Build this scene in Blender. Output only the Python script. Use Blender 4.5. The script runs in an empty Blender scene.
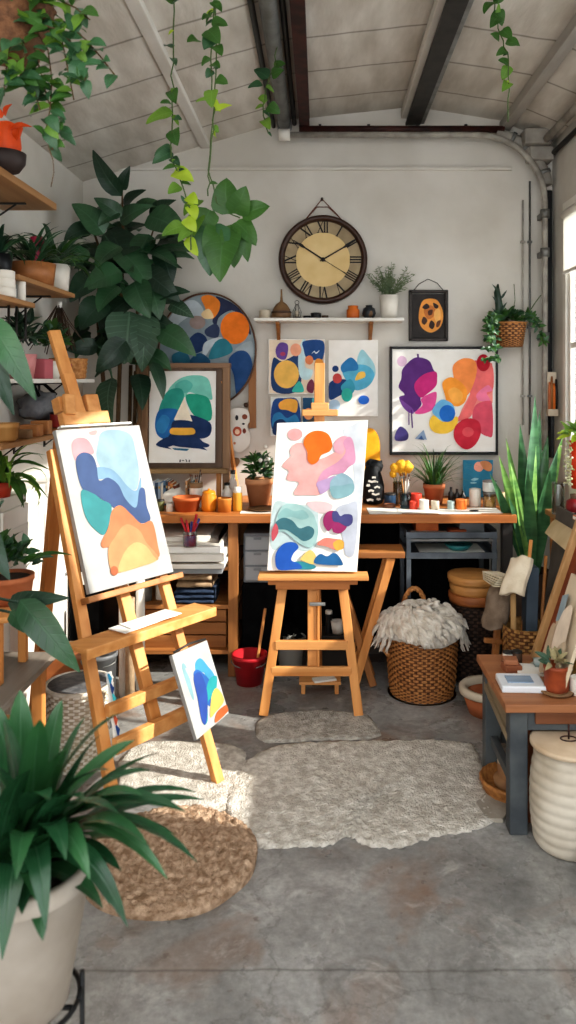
import bpy, math, random
from mathutils import Vector, Matrix, noise
from mathutils.geometry import tessellate_polygon

R = random.Random(7)
SC = bpy.context.scene
COL = SC.collection
PI = math.pi
F, CX, CY, CAMZ = 760.0, 320.0, 380.0, 1.5   # focal length and principal point of the view, in its pixels; eye height in metres
V = Vector
ZUP = V((0, 0, 1))

def P(px, py, Y):
    return V(((px - CX) / F * Y, Y, CAMZ - (py - CY) / F * Y))
def XX(px, Y):
    return (px - CX) / F * Y
def ZZ(py, Y):
    return CAMZ - (py - CY) / F * Y
def G(px, py):
    Y = F * CAMZ / (py - CY)
    return V(((px - CX) / F * Y, Y, 0))

# ------------------------------------------------------------------ mesh builder
class MB:
    def __init__(s):
        s.v, s.f, s.m, s.s = [], [], [], []; s.uv = {}
    def face(s, idx, m=0, sm=False):
        s.f.append(tuple(idx)); s.m.append(m); s.s.append(sm)
    def add(s, pts):
        b = len(s.v); s.v.extend(V(p) for p in pts); return b
    def box(s, c, size, rot=None, m=0):
        c = V(c); hx, hy, hz = size[0] / 2, size[1] / 2, size[2] / 2
        pts = [V((x, y, z)) for z in (-hz, hz) for y in (-hy, hy) for x in (-hx, hx)]
        if rot is not None: pts = [rot @ p for p in pts]
        b = s.add([p + c for p in pts])
        for q in ((0, 2, 3, 1), (4, 5, 7, 6), (0, 1, 5, 4), (2, 6, 7, 3), (0, 4, 6, 2), (1, 3, 7, 5)):
            s.face([b + i for i in q], m)
        return s
    def box2(s, lo, hi, m=0):
        lo, hi = V(lo), V(hi)
        return s.box((lo + hi) / 2, hi - lo, None, m)
    def beam(s, p0, p1, w, h, up=ZUP, m=0):
        p0, p1 = V(p0), V(p1); d = (p1 - p0).normalized(); up = V(up)
        a = d.cross(up)
        if a.length < 1e-4: a = d.cross(V((0, 1, 0)))
        a.normalize(); b_ = a.cross(d).normalized()
        o = [(-1, -1), (1, -1), (1, 1), (-1, 1)]
        i = s.add([p + a * (x * w / 2) + b_ * (y * h / 2) for p in (p0, p1) for x, y in o])
        s.face([i + 3, i + 2, i + 1, i], m); s.face([i + 4, i + 5, i + 6, i + 7], m)
        for k in range(4):
            n = (k + 1) % 4
            s.face([i + k, i + n, i + 4 + n, i + 4 + k], m)
        return s
    def tube(s, pts, r, n=8, m=0, caps=True):
        pts = [V(p) for p in pts]; k = len(pts)
        rr = r if isinstance(r, (list, tuple)) else [r] * k
        t0 = (pts[1] - pts[0]).normalized()
        a = t0.cross(ZUP)
        if a.length < .05: a = t0.cross(V((1, 0, 0)))
        a.normalize(); b = s.add([])
        for i, p in enumerate(pts):
            t = (pts[min(i + 1, k - 1)] - pts[max(i - 1, 0)])
            t = t.normalized() if t.length > 1e-9 else t0
            a = a - t * a.dot(t)
            if a.length < 1e-5: a = t.orthogonal()
            a.normalize(); c = t.cross(a)
            s.add([p + (a * math.cos(2 * PI * j / n) + c * math.sin(2 * PI * j / n)) * rr[i] for j in range(n)])
        for i in range(k - 1):
            for j in range(n):
                q = (j + 1) % n
                s.face([b + i * n + j, b + i * n + q, b + (i + 1) * n + q, b + (i + 1) * n + j], m, True)
        if caps:
            s.face([b + j for j in reversed(range(n))], m)
            s.face([b + (k - 1) * n + j for j in range(n)], m)
        return s
    def lathe(s, prof, c=(0, 0, 0), n=28, m=0, mod=None, smooth=True, a0=0, a1=2 * PI):
        c = V(c); full = abs(a1 - a0 - 2 * PI) < 1e-6; nn = n if full else n + 1
        b = s.add([]); K = len(prof)
        for i, (r, z) in enumerate(prof):
            for j in range(nn):
                t = a0 + (a1 - a0) * j / n
                dr = mod(t, i, z) if mod else 0
                s.v.append(c + V(((r + dr) * math.cos(t), (r + dr) * math.sin(t), z)))
        for i in range(K - 1):
            for j in range(n):
                q = (j + 1) % nn if full else j + 1
                s.face([b + i * nn + j, b + i * nn + q, b + (i + 1) * nn + q, b + (i + 1) * nn + j], m, smooth)
        return s
    def wicker(s, c, prof, nst, rows, amp, nseg=None, m=0):
        """Woven wall between the (r, z) points of prof: strands pass over and under nst staves, row by row."""
        c = V(c); n = nseg or nst * 8; b = s.add([]); K = rows * 3
        def rz(u):
            x = u * (len(prof) - 1); i = min(int(x), len(prof) - 2); f = x - i
            return prof[i][0] + (prof[i + 1][0] - prof[i][0]) * f, prof[i][1] + (prof[i + 1][1] - prof[i][1]) * f
        for i in range(K + 1):
            r, z = rz(i / K); row = min(i // 3, rows - 1); sub = (0, .75, 1)[i % 3] if i < K else 0
            for j in range(n):
                t = 2 * PI * j / n; o = math.sin(t * nst / 2 + (row % 2) * PI)
                rr = r + (amp * o + amp * .8) * (sub if i % 3 else .0) - (0 if i % 3 else amp * .5)
                s.v.append(c + V((rr * math.cos(t), rr * math.sin(t), z)))
        for i in range(K):
            row = i // 3
            for j in range(n):
                q = (j + 1) % n; o = math.sin(2 * PI * (j + .5) / n * nst / 2 + (row % 2) * PI)
                s.face([b + i * n + j, b + i * n + q, b + (i + 1) * n + q, b + (i + 1) * n + j], m + (1 if (o < -.25 or i % 3 == 0) else 0), True)  # under-strands and row gaps get the darker material: crevice shade in the colour
        return s
    def disc(s, c, r, n=28, m=0, nrm=None):
        c = V(c)
        if nrm is None: a, q = V((1, 0, 0)), V((0, 1, 0))
        else:
            nrm = V(nrm).normalized(); a = nrm.orthogonal().normalized(); q = nrm.cross(a)
        b = s.add([c + (a * math.cos(2 * PI * j / n) + q * math.sin(2 * PI * j / n)) * r for j in range(n)])
        s.face([b + j for j in range(n)], m); return s
    def ellipsoid(s, c, r, n=14, k=8, m=0, jit=0):
        c = V(c); r = V(r) if not isinstance(r, (int, float)) else V((r, r, r))
        b = s.add([])
        for i in range(k + 1):
            ph = -PI / 2 + PI * i / k
            for j in range(n):
                t = 2 * PI * j / n
                p = V((math.cos(ph) * math.cos(t), math.cos(ph) * math.sin(t), math.sin(ph)))
                q = 1 + (noise.noise(p * 2 + c * 9) * jit if jit else 0)
                s.v.append(c + V((p.x * r.x, p.y * r.y, p.z * r.z)) * q)
        for i in range(k):
            for j in range(n):
                q = (j + 1) % n
                s.face([b + i * n + j, b + i * n + q, b + (i + 1) * n + q, b + (i + 1) * n + j], m, True)
        return s
    def ribbon(s, pts, w, nrm, m=0):
        # flat stroke through points in the plane with normal nrm
        pts = [V(p) for p in pts]; nrm = V(nrm); b = s.add([]); K = len(pts)
        ww = w if isinstance(w, (list, tuple)) else [w] * K
        for i, p in enumerate(pts):
            t = (pts[min(i + 1, K - 1)] - pts[max(0, i - 1)]).normalized(); a = t.cross(nrm).normalized()
            s.v += [p - a * ww[i] / 2, p + a * ww[i] / 2]
        for i in range(K - 1):
            s.face([b + 2 * i, b + 2 * i + 1, b + 2 * i + 3, b + 2 * i + 2], m)
        return s
    PROF = {
        'lance': lambda t: max(0.02, math.sin(PI * t ** .75)) ** .95,
        'blade': lambda t: max(.02, min(1, .32 + 2.6 * t) * max(0, 1 - t ** 2.6) ** .8),
        'ovate': lambda t: max(0.02, math.sin(PI * min(1, t ** .62))) ** .8,
        'heart': lambda t: max(.02, min(1, .35 + 4.2 * t) * max(0, 1 - t ** 2.3) ** .85),
        'strap': lambda t: min(1, .55 + t * 1.2) * max(0.02, 1 - t ** 3.2),
        'needle': lambda t: max(.05, 1 - t),
        'sword': lambda t: min(1, .28 + 1.6 * t) * max(0.02, 1 - t ** 2.6),
    }
    def leafpath(s, pts, w, shape='lance', m=0, fold=.25, nrm=None, twist=0.0, cross=4, wave=0.0):
        pts = [V(p) for p in pts]; K = len(pts); b = s.add([]); pf = MB.PROF[shape]; ph = R.random() * 6
        for i, p in enumerate(pts):
            t = (pts[min(i + 1, K - 1)] - pts[max(i - 1, 0)]).normalized()
            n0 = V(nrm) if nrm is not None else ZUP
            side = t.cross(n0)
            if side.length < .08: side = t.cross(V((.3, -1, .2)))
            side.normalize()
            if twist: side = Matrix.Rotation(twist * (i / (K - 1)), 3, t) @ side
            up = side.cross(t).normalized(); u = i / (K - 1); hw = pf(u) * w / 2
            for j in range(cross + 1):
                c = -1 + 2 * j / cross
                z = fold * abs(c) * hw + wave * w * math.sin(u * 9 + ph + c * 2) * abs(c)
                s.uv[len(s.v)] = (c * .5 + .5, u); s.v.append(p + side * (c * hw) + up * z)
        n = cross + 1
        for i in range(K - 1):
            for j in range(cross):
                s.face([b + i * n + j, b + i * n + j + 1, b + (i + 1) * n + j + 1, b + (i + 1) * n + j], m, True)
        return s
    def leaf(s, base, tip, w, nrm=(0, -1, .4), shape='ovate', arch=.12, m=0, fold=.25, k=8, wave=.03):
        base, tip = V(base), V(tip); d = tip - base; L = d.length; n0 = V(nrm)
        n0 = n0 - d * (n0.dot(d) / max(1e-9, L * L))
        if n0.length < 1e-4: n0 = d.orthogonal()
        n0.normalize()
        pts = [base + d * (i / k) + n0 * (arch * L * 4 * (i / k) * (1 - i / k)) for i in range(k + 1)]
        return s.leafpath(pts, w, shape, m, fold, n0, 0, 4, wave)
    def build(s, name, mats, parent=None, bevel=0.0, loc=None, kind=None, label=None, subsurf=0):
        me = bpy.data.meshes.new(name)
        org = loc if loc is not None else (V(parent['_org']) if parent is not None else V((0, 0, 0)))
        org = V(org)
        me.from_pydata([tuple(p - org) for p in s.v], [], s.f)
        if not isinstance(mats, (list, tuple)): mats = [mats]
        for mt in mats: me.materials.append(mt)
        me.polygons.foreach_set('material_index', s.m)
        me.polygons.foreach_set('use_smooth', s.s)
        if s.uv:
            uvl = me.uv_layers.new(name='leaf'); vi = [0] * len(me.loops); me.loops.foreach_get('vertex_index', vi)
            flat = []
            for x in vi: flat.extend(s.uv.get(x, (0.0, 0.0)))
            uvl.data.foreach_set('uv', flat)
        me.update()
        o = bpy.data.objects.new(name, me); COL.objects.link(o)
        if parent is not None:
            o.parent = parent
        if loc is not None and parent is None: o.location = org
        o['_org'] = tuple(org)
        if bevel:
            b = o.modifiers.new('bevel', 'BEVEL'); b.width = bevel; b.segments = 2; b.limit_method = 'ANGLE'; b.angle_limit = .7
        if subsurf:
            b = o.modifiers.new('subsurf', 'SUBSURF'); b.levels = subsurf; b.render_levels = subsurf
        if kind: o['kind'] = kind
        if label: o['label'] = label
        return o

def T(name, loc, label, cat, group=None):
    """A thing: an Empty at its base that parents its parts."""
    o = bpy.data.objects.new(name, None); COL.objects.link(o)
    o.empty_display_size = .05
    o.location = loc; o['_org'] = tuple(loc); o['label'] = label; o['category'] = cat
    if group: o['group'] = group
    return o
def tag(o, label, cat, group=None):
    o['label'] = label; o['category'] = cat
    if group: o['group'] = group
    return o
def struct(name, mb, mats, bevel=0):
    return mb.build(name, mats, None, bevel, None, 'structure')
def dup(root, loc, label, group=None, rz=None, mat=None, scale=None):
    """A copy of a thing with copies of its parts (mesh data is shared unless another material is asked for)."""
    r = root.copy(); COL.objects.link(r); r.location = loc; r['label'] = label
    if rz is not None: r.rotation_euler.z = rz
    if scale is not None: r.scale = scale
    if group: r['group'] = group
    def remat(o):
        if mat and o.type == 'MESH' and o.name.split('.')[0] in mat:
            o.data = o.data.copy(); o.data.materials[0] = mat[o.name.split('.')[0]]
    remat(r)
    def kids(src, dst):
        for ch in list(src.children):
            c = ch.copy(); COL.objects.link(c); c.parent = dst; remat(c); kids(ch, c)
    kids(root, r)
    return r

# ------------------------------------------------------------------ materials
def lin(h):
    if isinstance(h, str):
        h = h.lstrip('#'); c = [int(h[i:i + 2], 16) / 255 for i in (0, 2, 4)]
        return tuple(x / 12.92 if x <= .04045 else ((x + .055) / 1.055) ** 2.4 for x in c) + (1,)
    return tuple(h) + (1,)
_MC = {}
def mat(name, col, rough=.6, col2=None, nscale=8, stretch=(1, 1, 1), bump=0, bscale=60, metal=0, spec=.4,
        detail=4, lo=.35, hi=.65, trans=0, sheen=0, coat=0, coords='Object', vein=None, ttint=(1.2, 1.25, .6)):
    if name in _MC: return _MC[name]
    m = bpy.data.materials.new(name); m.use_nodes = True
    nt = m.node_tree; N, L = nt.nodes, nt.links
    bs = N['Principled BSDF']; out = N['Material Output']
    bs.inputs['Roughness'].default_value = rough; bs.inputs['Metallic'].default_value = metal
    bs.inputs['Specular IOR Level'].default_value = spec
    if coat: bs.inputs['Coat Weight'].default_value = coat; bs.inputs['Coat Roughness'].default_value = .15
    if sheen: bs.inputs['Sheen Weight'].default_value = sheen
    c1 = lin(col); bs.inputs['Base Color'].default_value = c1
    tc = N.new('ShaderNodeTexCoord'); mp = N.new('ShaderNodeMapping'); L.new(tc.outputs[coords], mp.inputs[0])
    mp.inputs['Scale'].default_value = stretch
    if col2 is not None:
        nz = N.new('ShaderNodeTexNoise'); nz.inputs['Scale'].default_value = nscale; nz.inputs['Detail'].default_value = detail
        L.new(mp.outputs[0], nz.inputs['Vector'])
        rp = N.new('ShaderNodeValToRGB'); rp.color_ramp.elements[0].position = lo; rp.color_ramp.elements[1].position = hi
        rp.color_ramp.elements[0].color = c1; rp.color_ramp.elements[1].color = lin(col2)
        L.new(nz.outputs['Fac'], rp.inputs[0]); L.new(rp.outputs[0], bs.inputs['Base Color'])
    if vein:      # midrib and side veins from the leaf's own coordinates
        def mth(op, a, b=None, c=None):
            x = N.new('ShaderNodeMath'); x.operation = op
            for k, w in enumerate((a, b, c)):
                if w is None: continue
                if isinstance(w, (int, float)): x.inputs[k].default_value = w
                else: L.new(w, x.inputs[k])
            return x.outputs[0]
        sep = N.new('ShaderNodeSeparateXYZ'); L.new(tc.outputs['UV'], sep.inputs[0])
        ac = mth('ABSOLUTE', mth('MULTIPLY_ADD', sep.outputs[0], 2.0, -1.0))
        mid = mth('SUBTRACT', 1.0, mth('MINIMUM', mth('MULTIPLY', ac, 11.0), 1.0))
        if vein[1]:
            fr = mth('FRACT', mth('MULTIPLY_ADD', ac, -1.0 * vein[1] * .13, mth('MULTIPLY', sep.outputs[1], float(vein[1]))))
            sv = mth('MULTIPLY', mth('MAXIMUM', mth('MULTIPLY_ADD', mth('ABSOLUTE', mth('SUBTRACT', fr, .5)), -9.0, 1.0), 0.0), .55)
        else:
            sv = mth('MULTIPLY', mth('MAXIMUM', mth('SINE', mth('MULTIPLY', ac, 26.0)), 0.0), .25)
        al = mth('MULTIPLY', mth('MAXIMUM', mid, sv), vein[0])
        vx = N.new('ShaderNodeMix'); vx.data_type = 'RGBA'; L.new(al, vx.inputs[0]); L.new(rp.outputs[0], vx.inputs[6])
        vx.inputs[7].default_value = tuple(min(1, x * 1.9 + .035) for x in c1[:3]) + (1,); L.new(vx.outputs[2], bs.inputs['Base Color'])
        vb = N.new('ShaderNodeBump'); vb.inputs['Strength'].default_value = .35; vb.inputs['Distance'].default_value = .004; vb.invert = True
        L.new(al, vb.inputs['Height']); L.new(vb.outputs[0], bs.inputs['Normal'])
    if bump:
        n2 = N.new('ShaderNodeTexNoise'); n2.inputs['Scale'].default_value = bscale; n2.inputs['Detail'].default_value = 3
        L.new(mp.outputs[0], n2.inputs['Vector'])
        bp = N.new('ShaderNodeBump'); bp.inputs['Strength'].default_value = bump; bp.inputs['Distance'].default_value = .01
        L.new(n2.outputs['Fac'], bp.inputs['Height']); L.new(bp.outputs[0], bs.inputs['Normal'])
    if trans:
        tr = N.new('ShaderNodeBsdfTranslucent'); mx = N.new('ShaderNodeMixShader'); mx.inputs[0].default_value = trans
        cc = N.new('ShaderNodeMix'); cc.data_type = 'RGBA'; cc.blend_type = 'MULTIPLY'; cc.inputs[0].default_value = 1
        cc.inputs[7].default_value = tuple(ttint) + (1,)
        if col2 is not None: L.new(rp.outputs[0], cc.inputs[6])
        else: cc.inputs[6].default_value = c1
        L.new(cc.outputs[2], tr.inputs[0])
        L.new(bs.outputs[0], mx.inputs[1]); L.new(tr.outputs[0], mx.inputs[2]); L.new(mx.outputs[0], out.inputs[0])
    _MC[name] = m
    return m
def paint(h, rough=.55, k=1.0):
    # watercolour-like pigment: the hue with soft pooled variation
    c = lin(h); a = tuple(min(1, x * 1.14 + .01) * k for x in c[:3]); b = tuple(x * .86 * k for x in c[:3])
    return mat('paint_%s_%d' % (h.lstrip('#'), k * 100), a, rough, b, 14, detail=6, lo=.3, hi=.7, spec=.2)
def wood(name, c1, c2, axis='z', rough=.5, scale=22):
    st = {'x': (.06, 1, 1), 'y': (1, .06, 1), 'z': (1, 1, .06)}[axis]
    return mat(name, c1, rough, c2, scale, st, .12, 60, detail=6, lo=.3, hi=.72)
def glassy(name, tint=(1, 1, 1), gloss=.12):
    if name in _MC: return _MC[name]
    m = bpy.data.materials.new(name); m.use_nodes = True; nt = m.node_tree; N, L = nt.nodes, nt.links
    N.remove(N['Principled BSDF'])
    tr = N.new('ShaderNodeBsdfTransparent'); tr.inputs[0].default_value = tuple(tint) + (1,)
    gl = N.new('ShaderNodeBsdfGlossy'); gl.inputs['Roughness'].default_value = .04
    fr = N.new('ShaderNodeFresnel'); fr.inputs[0].default_value = 1.45
    mx = N.new('ShaderNodeMixShader'); ad = N.new('ShaderNodeMath'); ad.operation = 'MULTIPLY_ADD'
    ad.inputs[1].default_value = .8; ad.inputs[2].default_value = gloss * .3
    L.new(fr.outputs[0], ad.inputs[0]); L.new(ad.outputs[0], mx.inputs[0])
    L.new(tr.outputs[0], mx.inputs[1]); L.new(gl.outputs[0], mx.inputs[2]); L.new(mx.outputs[0], N['Material Output'].inputs[0])
    _MC[name] = m
    return m

PINE = wood('pine', '#D79A5B', '#B9763A', 'z'); PINEX = wood('pine_x', '#DCA468', '#BD7C40', 'x'); PINEY = wood('pine_y', '#D79A5B', '#B9763A', 'y')
OAK = wood('oak', '#A9733F', '#7D4E28', 'z'); OAKX = wood('oak_x', '#B67C47', '#86532A', 'x'); OAKY = wood('oak_y', '#A9774B', '#7C4F2C', 'y')
DRIFT = wood('driftwood', '#8F7457', '#6B5440', 'z'); DRIFTX = wood('driftwood_x', '#94795C', '#6E5742', 'x')
GREYWOOD = wood('grey_wood', '#8E857A', '#6C645B', 'y')
DESKW = wood('desk_wood', '#C58146', '#99592A', 'x')
TABLEW = wood('table_wood', '#A9754F', '#865334', 'x')
SLATEP = mat('slate_paint', '#3F4449', .6, '#555A5C', 9, bump=.1)
WALLP = mat('wall_plaster', '#D6D2CB', .85, '#C6C1B8', 2.2, bump=.22, bscale=14, detail=8, spec=.2)
WHITEP = mat('white_paint', '#E6E3DC', .5, '#D8D4CB', 5)
METG = mat('grey_metal', '#8B8C8A', .45, '#6D6C69', 12, metal=.5)
METD = mat('dark_metal', '#2B2A29', .5, '#3A3734', 12, metal=.4)
METK = mat('black_metal', '#17181A', .45)
RUST = mat('rust_paint', '#4A2620', .6, '#2C1A18', 14, metal=.2)
TERRA = mat('terracotta', '#B9714A', .8, '#A05B38', 9, bump=.08)
TERRAL = mat('terracotta_pale', '#C9936A', .8, '#B57C52', 9, bump=.08)
TERRAO = mat('terracotta_orange', '#D9772F', .5, '#C4621F', 9)
CERAM = mat('white_ceramic', '#E4DFD6', .4, '#D5CEC2', 6, bump=.04, bscale=30)
CREAM = mat('cream_ceramic', '#CFC3B0', .6, '#BBAD98', 7, bump=.1, bscale=40)
SOIL = mat('soil', '#2A211A', .95, '#3B2E24', 40, bump=.6, bscale=90)
CANV = mat('canvas_white', '#F0EEEA', .8, '#E9E6E0', 10, bump=.05, bscale=500, spec=.15)
PAPER = mat('paper', '#E9E6DF', .8, '#DCD8CF', 6, spec=.15)
GREYP = mat('grey_plastic', '#8C9093', .5, '#7C8083', 5)
BLACK = mat('shade_black', '#0D0D0E', .95, '#161617', 20, bump=.2, bscale=30, spec=.1)
WICK = mat('wicker', '#B27C46', .6, '#8E5C30', 60, bump=.3, bscale=120)
WICKS = mat('wicker_shade', '#6E4422', .7, '#4F2F17', 60)
WICKX = mat('wicker_dark_shade', '#2A1C13', .8, '#1C130D', 60)
WICKD = mat('wicker_dark', '#4A3222', .7, '#2F2018', 60, bump=.3, bscale=120)
WICKL = mat('wicker_light', '#C08A55', .65, '#98632F', 60, bump=.3, bscale=120)
GLASS = glassy('clear_glass', (.93, .96, .96))
GLASSB = glassy('blue_glass', (.55, .72, .82))
WGLASS = glassy('window_glass', (.98, .99, .99), .05)
LEAFD = mat('leaf_dark', '#2A4A31', .32, '#436C49', 5, trans=.12, spec=.5, vein=(.7, 9))
LEAFK = mat('leaf_deep', '#1B3225', .36, '#2A4733', 5, trans=.1, spec=.5, vein=(.6, 9))
LEAFS = mat('leaf_sage', '#4A6450', .4, '#37513F', 6, trans=.15, vein=(.8, 9))
LEAFM = mat('leaf_mid', '#3A5F2E', .4, '#4C7438', 7, trans=.25, vein=(.5, 8))
LEAFB = mat('leaf_bright', '#62893A', .42, '#7FA449', 7, trans=.35, vein=(.5, 8))
LEAFY = mat('leaf_yellow', '#A8C23A', .42, '#C3D65A', 7, trans=.4)
LEAFF = mat('leaf_front', '#1D4229', .24, '#2C5839', 6, trans=.1, spec=.6, vein=(.6, 0))
STEM = mat('stem_green', '#4F6336', .6); STEMB = mat('stem_brown', '#6B5236', .8, '#523D28', 20)
# ------------------------------------------------------------------ the room
XL, XR, YB = -1.388, 1.36, 4.45
Y0 = -2.0

def floor_mat():
    m = bpy.data.materials.new('concrete'); m.use_nodes = True; nt = m.node_tree; N, L = nt.nodes, nt.links
    bs = N['Principled BSDF']; tc = N.new('ShaderNodeTexCoord')
    def nz(scale, det=6, rough=.6, dist=0):
        n = N.new('ShaderNodeTexNoise'); n.inputs['Scale'].default_value = scale; n.inputs['Detail'].default_value = det
        n.inputs['Roughness'].default_value = rough; n.inputs['Distortion'].default_value = dist
        L.new(tc.outputs['Object'], n.inputs['Vector']); return n
    def ramp(src, stops):
        r = N.new('ShaderNodeValToRGB'); e = r.color_ramp.elements
        for i, (p, c) in enumerate(stops):
            x = e[i] if i < 2 else e.new(p)
            x.position = p; x.color = lin(c)
        L.new(src, r.inputs[0]); return r
    def mix(fac, a, b, mode='MIX'):
        x = N.new('ShaderNodeMix'); x.data_type = 'RGBA'; x.blend_type = mode
        if isinstance(fac, float): x.inputs[0].default_value = fac
        else: L.new(fac, x.inputs[0])
        L.new(a, x.inputs[6])
        if isinstance(b, tuple): x.inputs[7].default_value = b
        else: L.new(b, x.inputs[7])
        return x.outputs[2]
    base = ramp(nz(1.7, 8, .62, .4).outputs['Fac'], [(.3, '#767573'), (.7, '#C4C3C0'), (.5, '#9C9B98')])
    fine = ramp(nz(38, 6, .7).outputs['Fac'], [(.3, '#B9B9B9'), (.7, '#FFFFFF')])
    c = mix(.75, base.outputs[0], fine.outputs[0], 'MULTIPLY')
    rust = ramp(nz(2.6, 7, .6, .8).outputs['Fac'], [(.51, '#000000'), (.66, '#D8D8D8')])
    c = mix(rust.outputs[0], c, lin('#836754'))
    dark = ramp(nz(4.3, 6, .65, 1.2).outputs['Fac'], [(.53, '#000000'), (.66, '#B8B8B8')])
    c = mix(dark.outputs[0], c, lin('#57534F'))
    lightn = ramp(nz(6.1, 8, .7, .6).outputs['Fac'], [(.57, '#000000'), (.70, '#B0B0B0')])
    c = mix(lightn.outputs[0], c, lin('#D2CFCA'))
    speck = ramp(nz(21, 3, .5).outputs['Fac'], [(.68, '#000000'), (.74, '#B0B0B0')])
    c = mix(speck.outputs[0], c, lin('#5A4A40'))
    vo = N.new('ShaderNodeTexVoronoi'); vo.feature = 'DISTANCE_TO_EDGE'; vo.inputs['Scale'].default_value = .9
    dn = nz(3, 6, .7); ad = N.new('ShaderNodeVectorMath'); ad.operation = 'MULTIPLY_ADD'
    L.new(dn.outputs['Color'], ad.inputs[0]); ad.inputs[1].default_value = (.35, .35, .35); L.new(tc.outputs['Object'], ad.inputs[2])
    L.new(ad.outputs[0], vo.inputs['Vector'])
    crack = ramp(vo.outputs['Distance'], [(.0, '#A0A0A0'), (.006, '#000000')])
    c = mix(crack.outputs[0], c, lin('#4A4642'))
    # the joint between two floor slabs
    sp = N.new('ShaderNodeSeparateXYZ'); L.new(ad.outputs[0], sp.inputs[0])
    sp2 = N.new('ShaderNodeSeparateXYZ'); L.new(tc.outputs['Object'], sp2.inputs[0])
    m1 = N.new('ShaderNodeMath'); m1.operation = 'MULTIPLY_ADD'; L.new(dn.outputs['Fac'], m1.inputs[0]); m1.inputs[1].default_value = .03; L.new(sp2.outputs['Y'], m1.inputs[2])
    m2 = N.new('ShaderNodeMath'); m2.operation = 'SUBTRACT'; L.new(m1.outputs[0], m2.inputs[0]); m2.inputs[1].default_value = 1.945
    m3 = N.new('ShaderNodeMath'); m3.operation = 'ABSOLUTE'; L.new(m2.outputs[0], m3.inputs[0])
    joint = ramp(m3.outputs[0], [(.0, '#C8C8C8'), (.006, '#000000')])
    c = mix(joint.outputs[0], c, lin('#45413D'))
    L.new(c, bs.inputs['Base Color'])
    rr = ramp(nz(3, 5).outputs['Fac'], [(.3, '#707070'), (.7, '#B8B8B8')]); L.new(rr.outputs[0], bs.inputs['Roughness'])
    bp = N.new('ShaderNodeBump'); bp.inputs['Strength'].default_value = .25; bp.inputs['Distance'].default_value = .01
    L.new(nz(30, 6, .7).outputs['Fac'], bp.inputs['Height']); L.new(bp.outputs[0], bs.inputs['Normal'])
    return m

def ceiling_mat():
    m = mat('ceiling_boards', '#CFCAC1', .85, '#B4ADA2', 3.0, (3, .8, 1), bump=.3, bscale=18, detail=8, spec=.2)
    nt = m.node_tree; N, L = nt.nodes, nt.links; bs = N['Principled BSDF']
    src = bs.inputs['Base Color'].links[0].from_socket
    tc = N.new('ShaderNodeTexCoord'); sp = N.new('ShaderNodeSeparateXYZ'); L.new(tc.outputs['Object'], sp.inputs[0])
    nz = N.new('ShaderNodeTexNoise'); nz.inputs['Scale'].default_value = 5; L.new(tc.outputs['Object'], nz.inputs['Vector'])
    a = N.new('ShaderNodeMath'); a.operation = 'MULTIPLY_ADD'; L.new(nz.outputs['Fac'], a.inputs[0]); a.inputs[1].default_value = .03; L.new(sp.outputs['Y'], a.inputs[2])
    d = N.new('ShaderNodeMath'); d.operation = 'PINGPONG'; L.new(a.outputs[0], d.inputs[0]); d.inputs[1].default_value = .19
    r = N.new('ShaderNodeValToRGB'); r.color_ramp.elements[0].position = 0; r.color_ramp.elements[0].color = (.28, .26, .24, 1)
    r.color_ramp.elements[1].position = .012; r.color_ramp.elements[1].color = (1, 1, 1, 1); L.new(d.outputs[0], r.inputs[0])
    x = N.new('ShaderNodeMix'); x.data_type = 'RGBA'; x.blend_type = 'MULTIPLY'; x.inputs[0].default_value = .8
    L.new(src, x.inputs[6]); L.new(r.outputs[0], x.inputs[7]); L.new(x.outputs[2], bs.inputs['Base Color'])
    return m

mb = MB(); mb.box2((XL - .1, Y0, -.1), (XR + .1, YB + .1, 0)); struct('floor', mb, floor_mat())
mb = MB(); mb.box2((XL - .1, YB, 0), (XR + .1, YB + .1, 3.3)); struct('wall_back', mb, WALLP)
mb = MB(); mb.box2((XL - .1, Y0, 0), (XL, YB, 3.3)); struct('wall_left', mb, WALLP)
# wall with the two window openings
WZ0, WZ1 = .95, 2.74; FZ1 = 2.43; WT = .06; FY1 = 4.175
mb = MB()
mb.box2((XR, Y0, 0), (XR + WT, YB, WZ0)); mb.box2((XR, Y0, WZ1), (XR + WT, YB, 3.3))
mb.box2((XR, Y0, WZ0), (XR + WT, 2.0, WZ1)); mb.box2((XR, 3.42, WZ0), (XR + WT, 3.56, WZ1))
mb.box2((XR, FY1, WZ0), (XR + WT, YB, WZ1)); mb.box2((XR, 3.56, FZ1), (XR + WT, FY1, WZ1))
struct('wall_right', mb, WALLP)
def window(name, y0, y1, z0, z1, ny, nz):
    mb = MB(); x0, x1 = XR + .004, XR + .034; t = .028
    mb.box2((x0, y0, z0), (x1, y0 + t, z1)); mb.box2((x0, y1 - t, z0), (x1, y1, z1))
    mb.box2((x0, y0, z0), (x1, y1, z0 + t)); mb.box2((x0, y0, z1 - t), (x1, y1, z1))
    for i in range(1, ny):
        y = y0 + (y1 - y0) * i / ny; mb.box2((x0 + .005, y - .014, z0), (x1 - .005, y + .014, z1))
    for i in range(1, nz):
        z = z0 + (z1 - z0) * i / nz; mb.box2((x0 + .005, y0, z - .014), (x1 - .005, y1, z + .014))
    w = struct(name, mb, WHITEP, .004)
    g = MB(); g.box2((XR + .018, y0 + .02, z0 + .02), (XR + .021, y1 - .02, z1 - .02)); g.build('pane', WGLASS, w)
    c = MB()   # painted casing on the room side
    for lo, hi in (((XR - .012, y0 - .05, z0), (XR, y0, z1 + .05)), ((XR - .012, y1, z0), (XR, y1 + .05, z1 + .05)),
                   ((XR - .012, y0, z1), (XR, y1, z1 + .05))):
        c.box2(lo, hi)
    c.build('casing', WHITEP, w, .003)
window('window_1', 2.0, 3.42, WZ0, WZ1, 2, 1)
window('window_2', 3.56, FY1, WZ0, FZ1, 1, 2)
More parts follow.
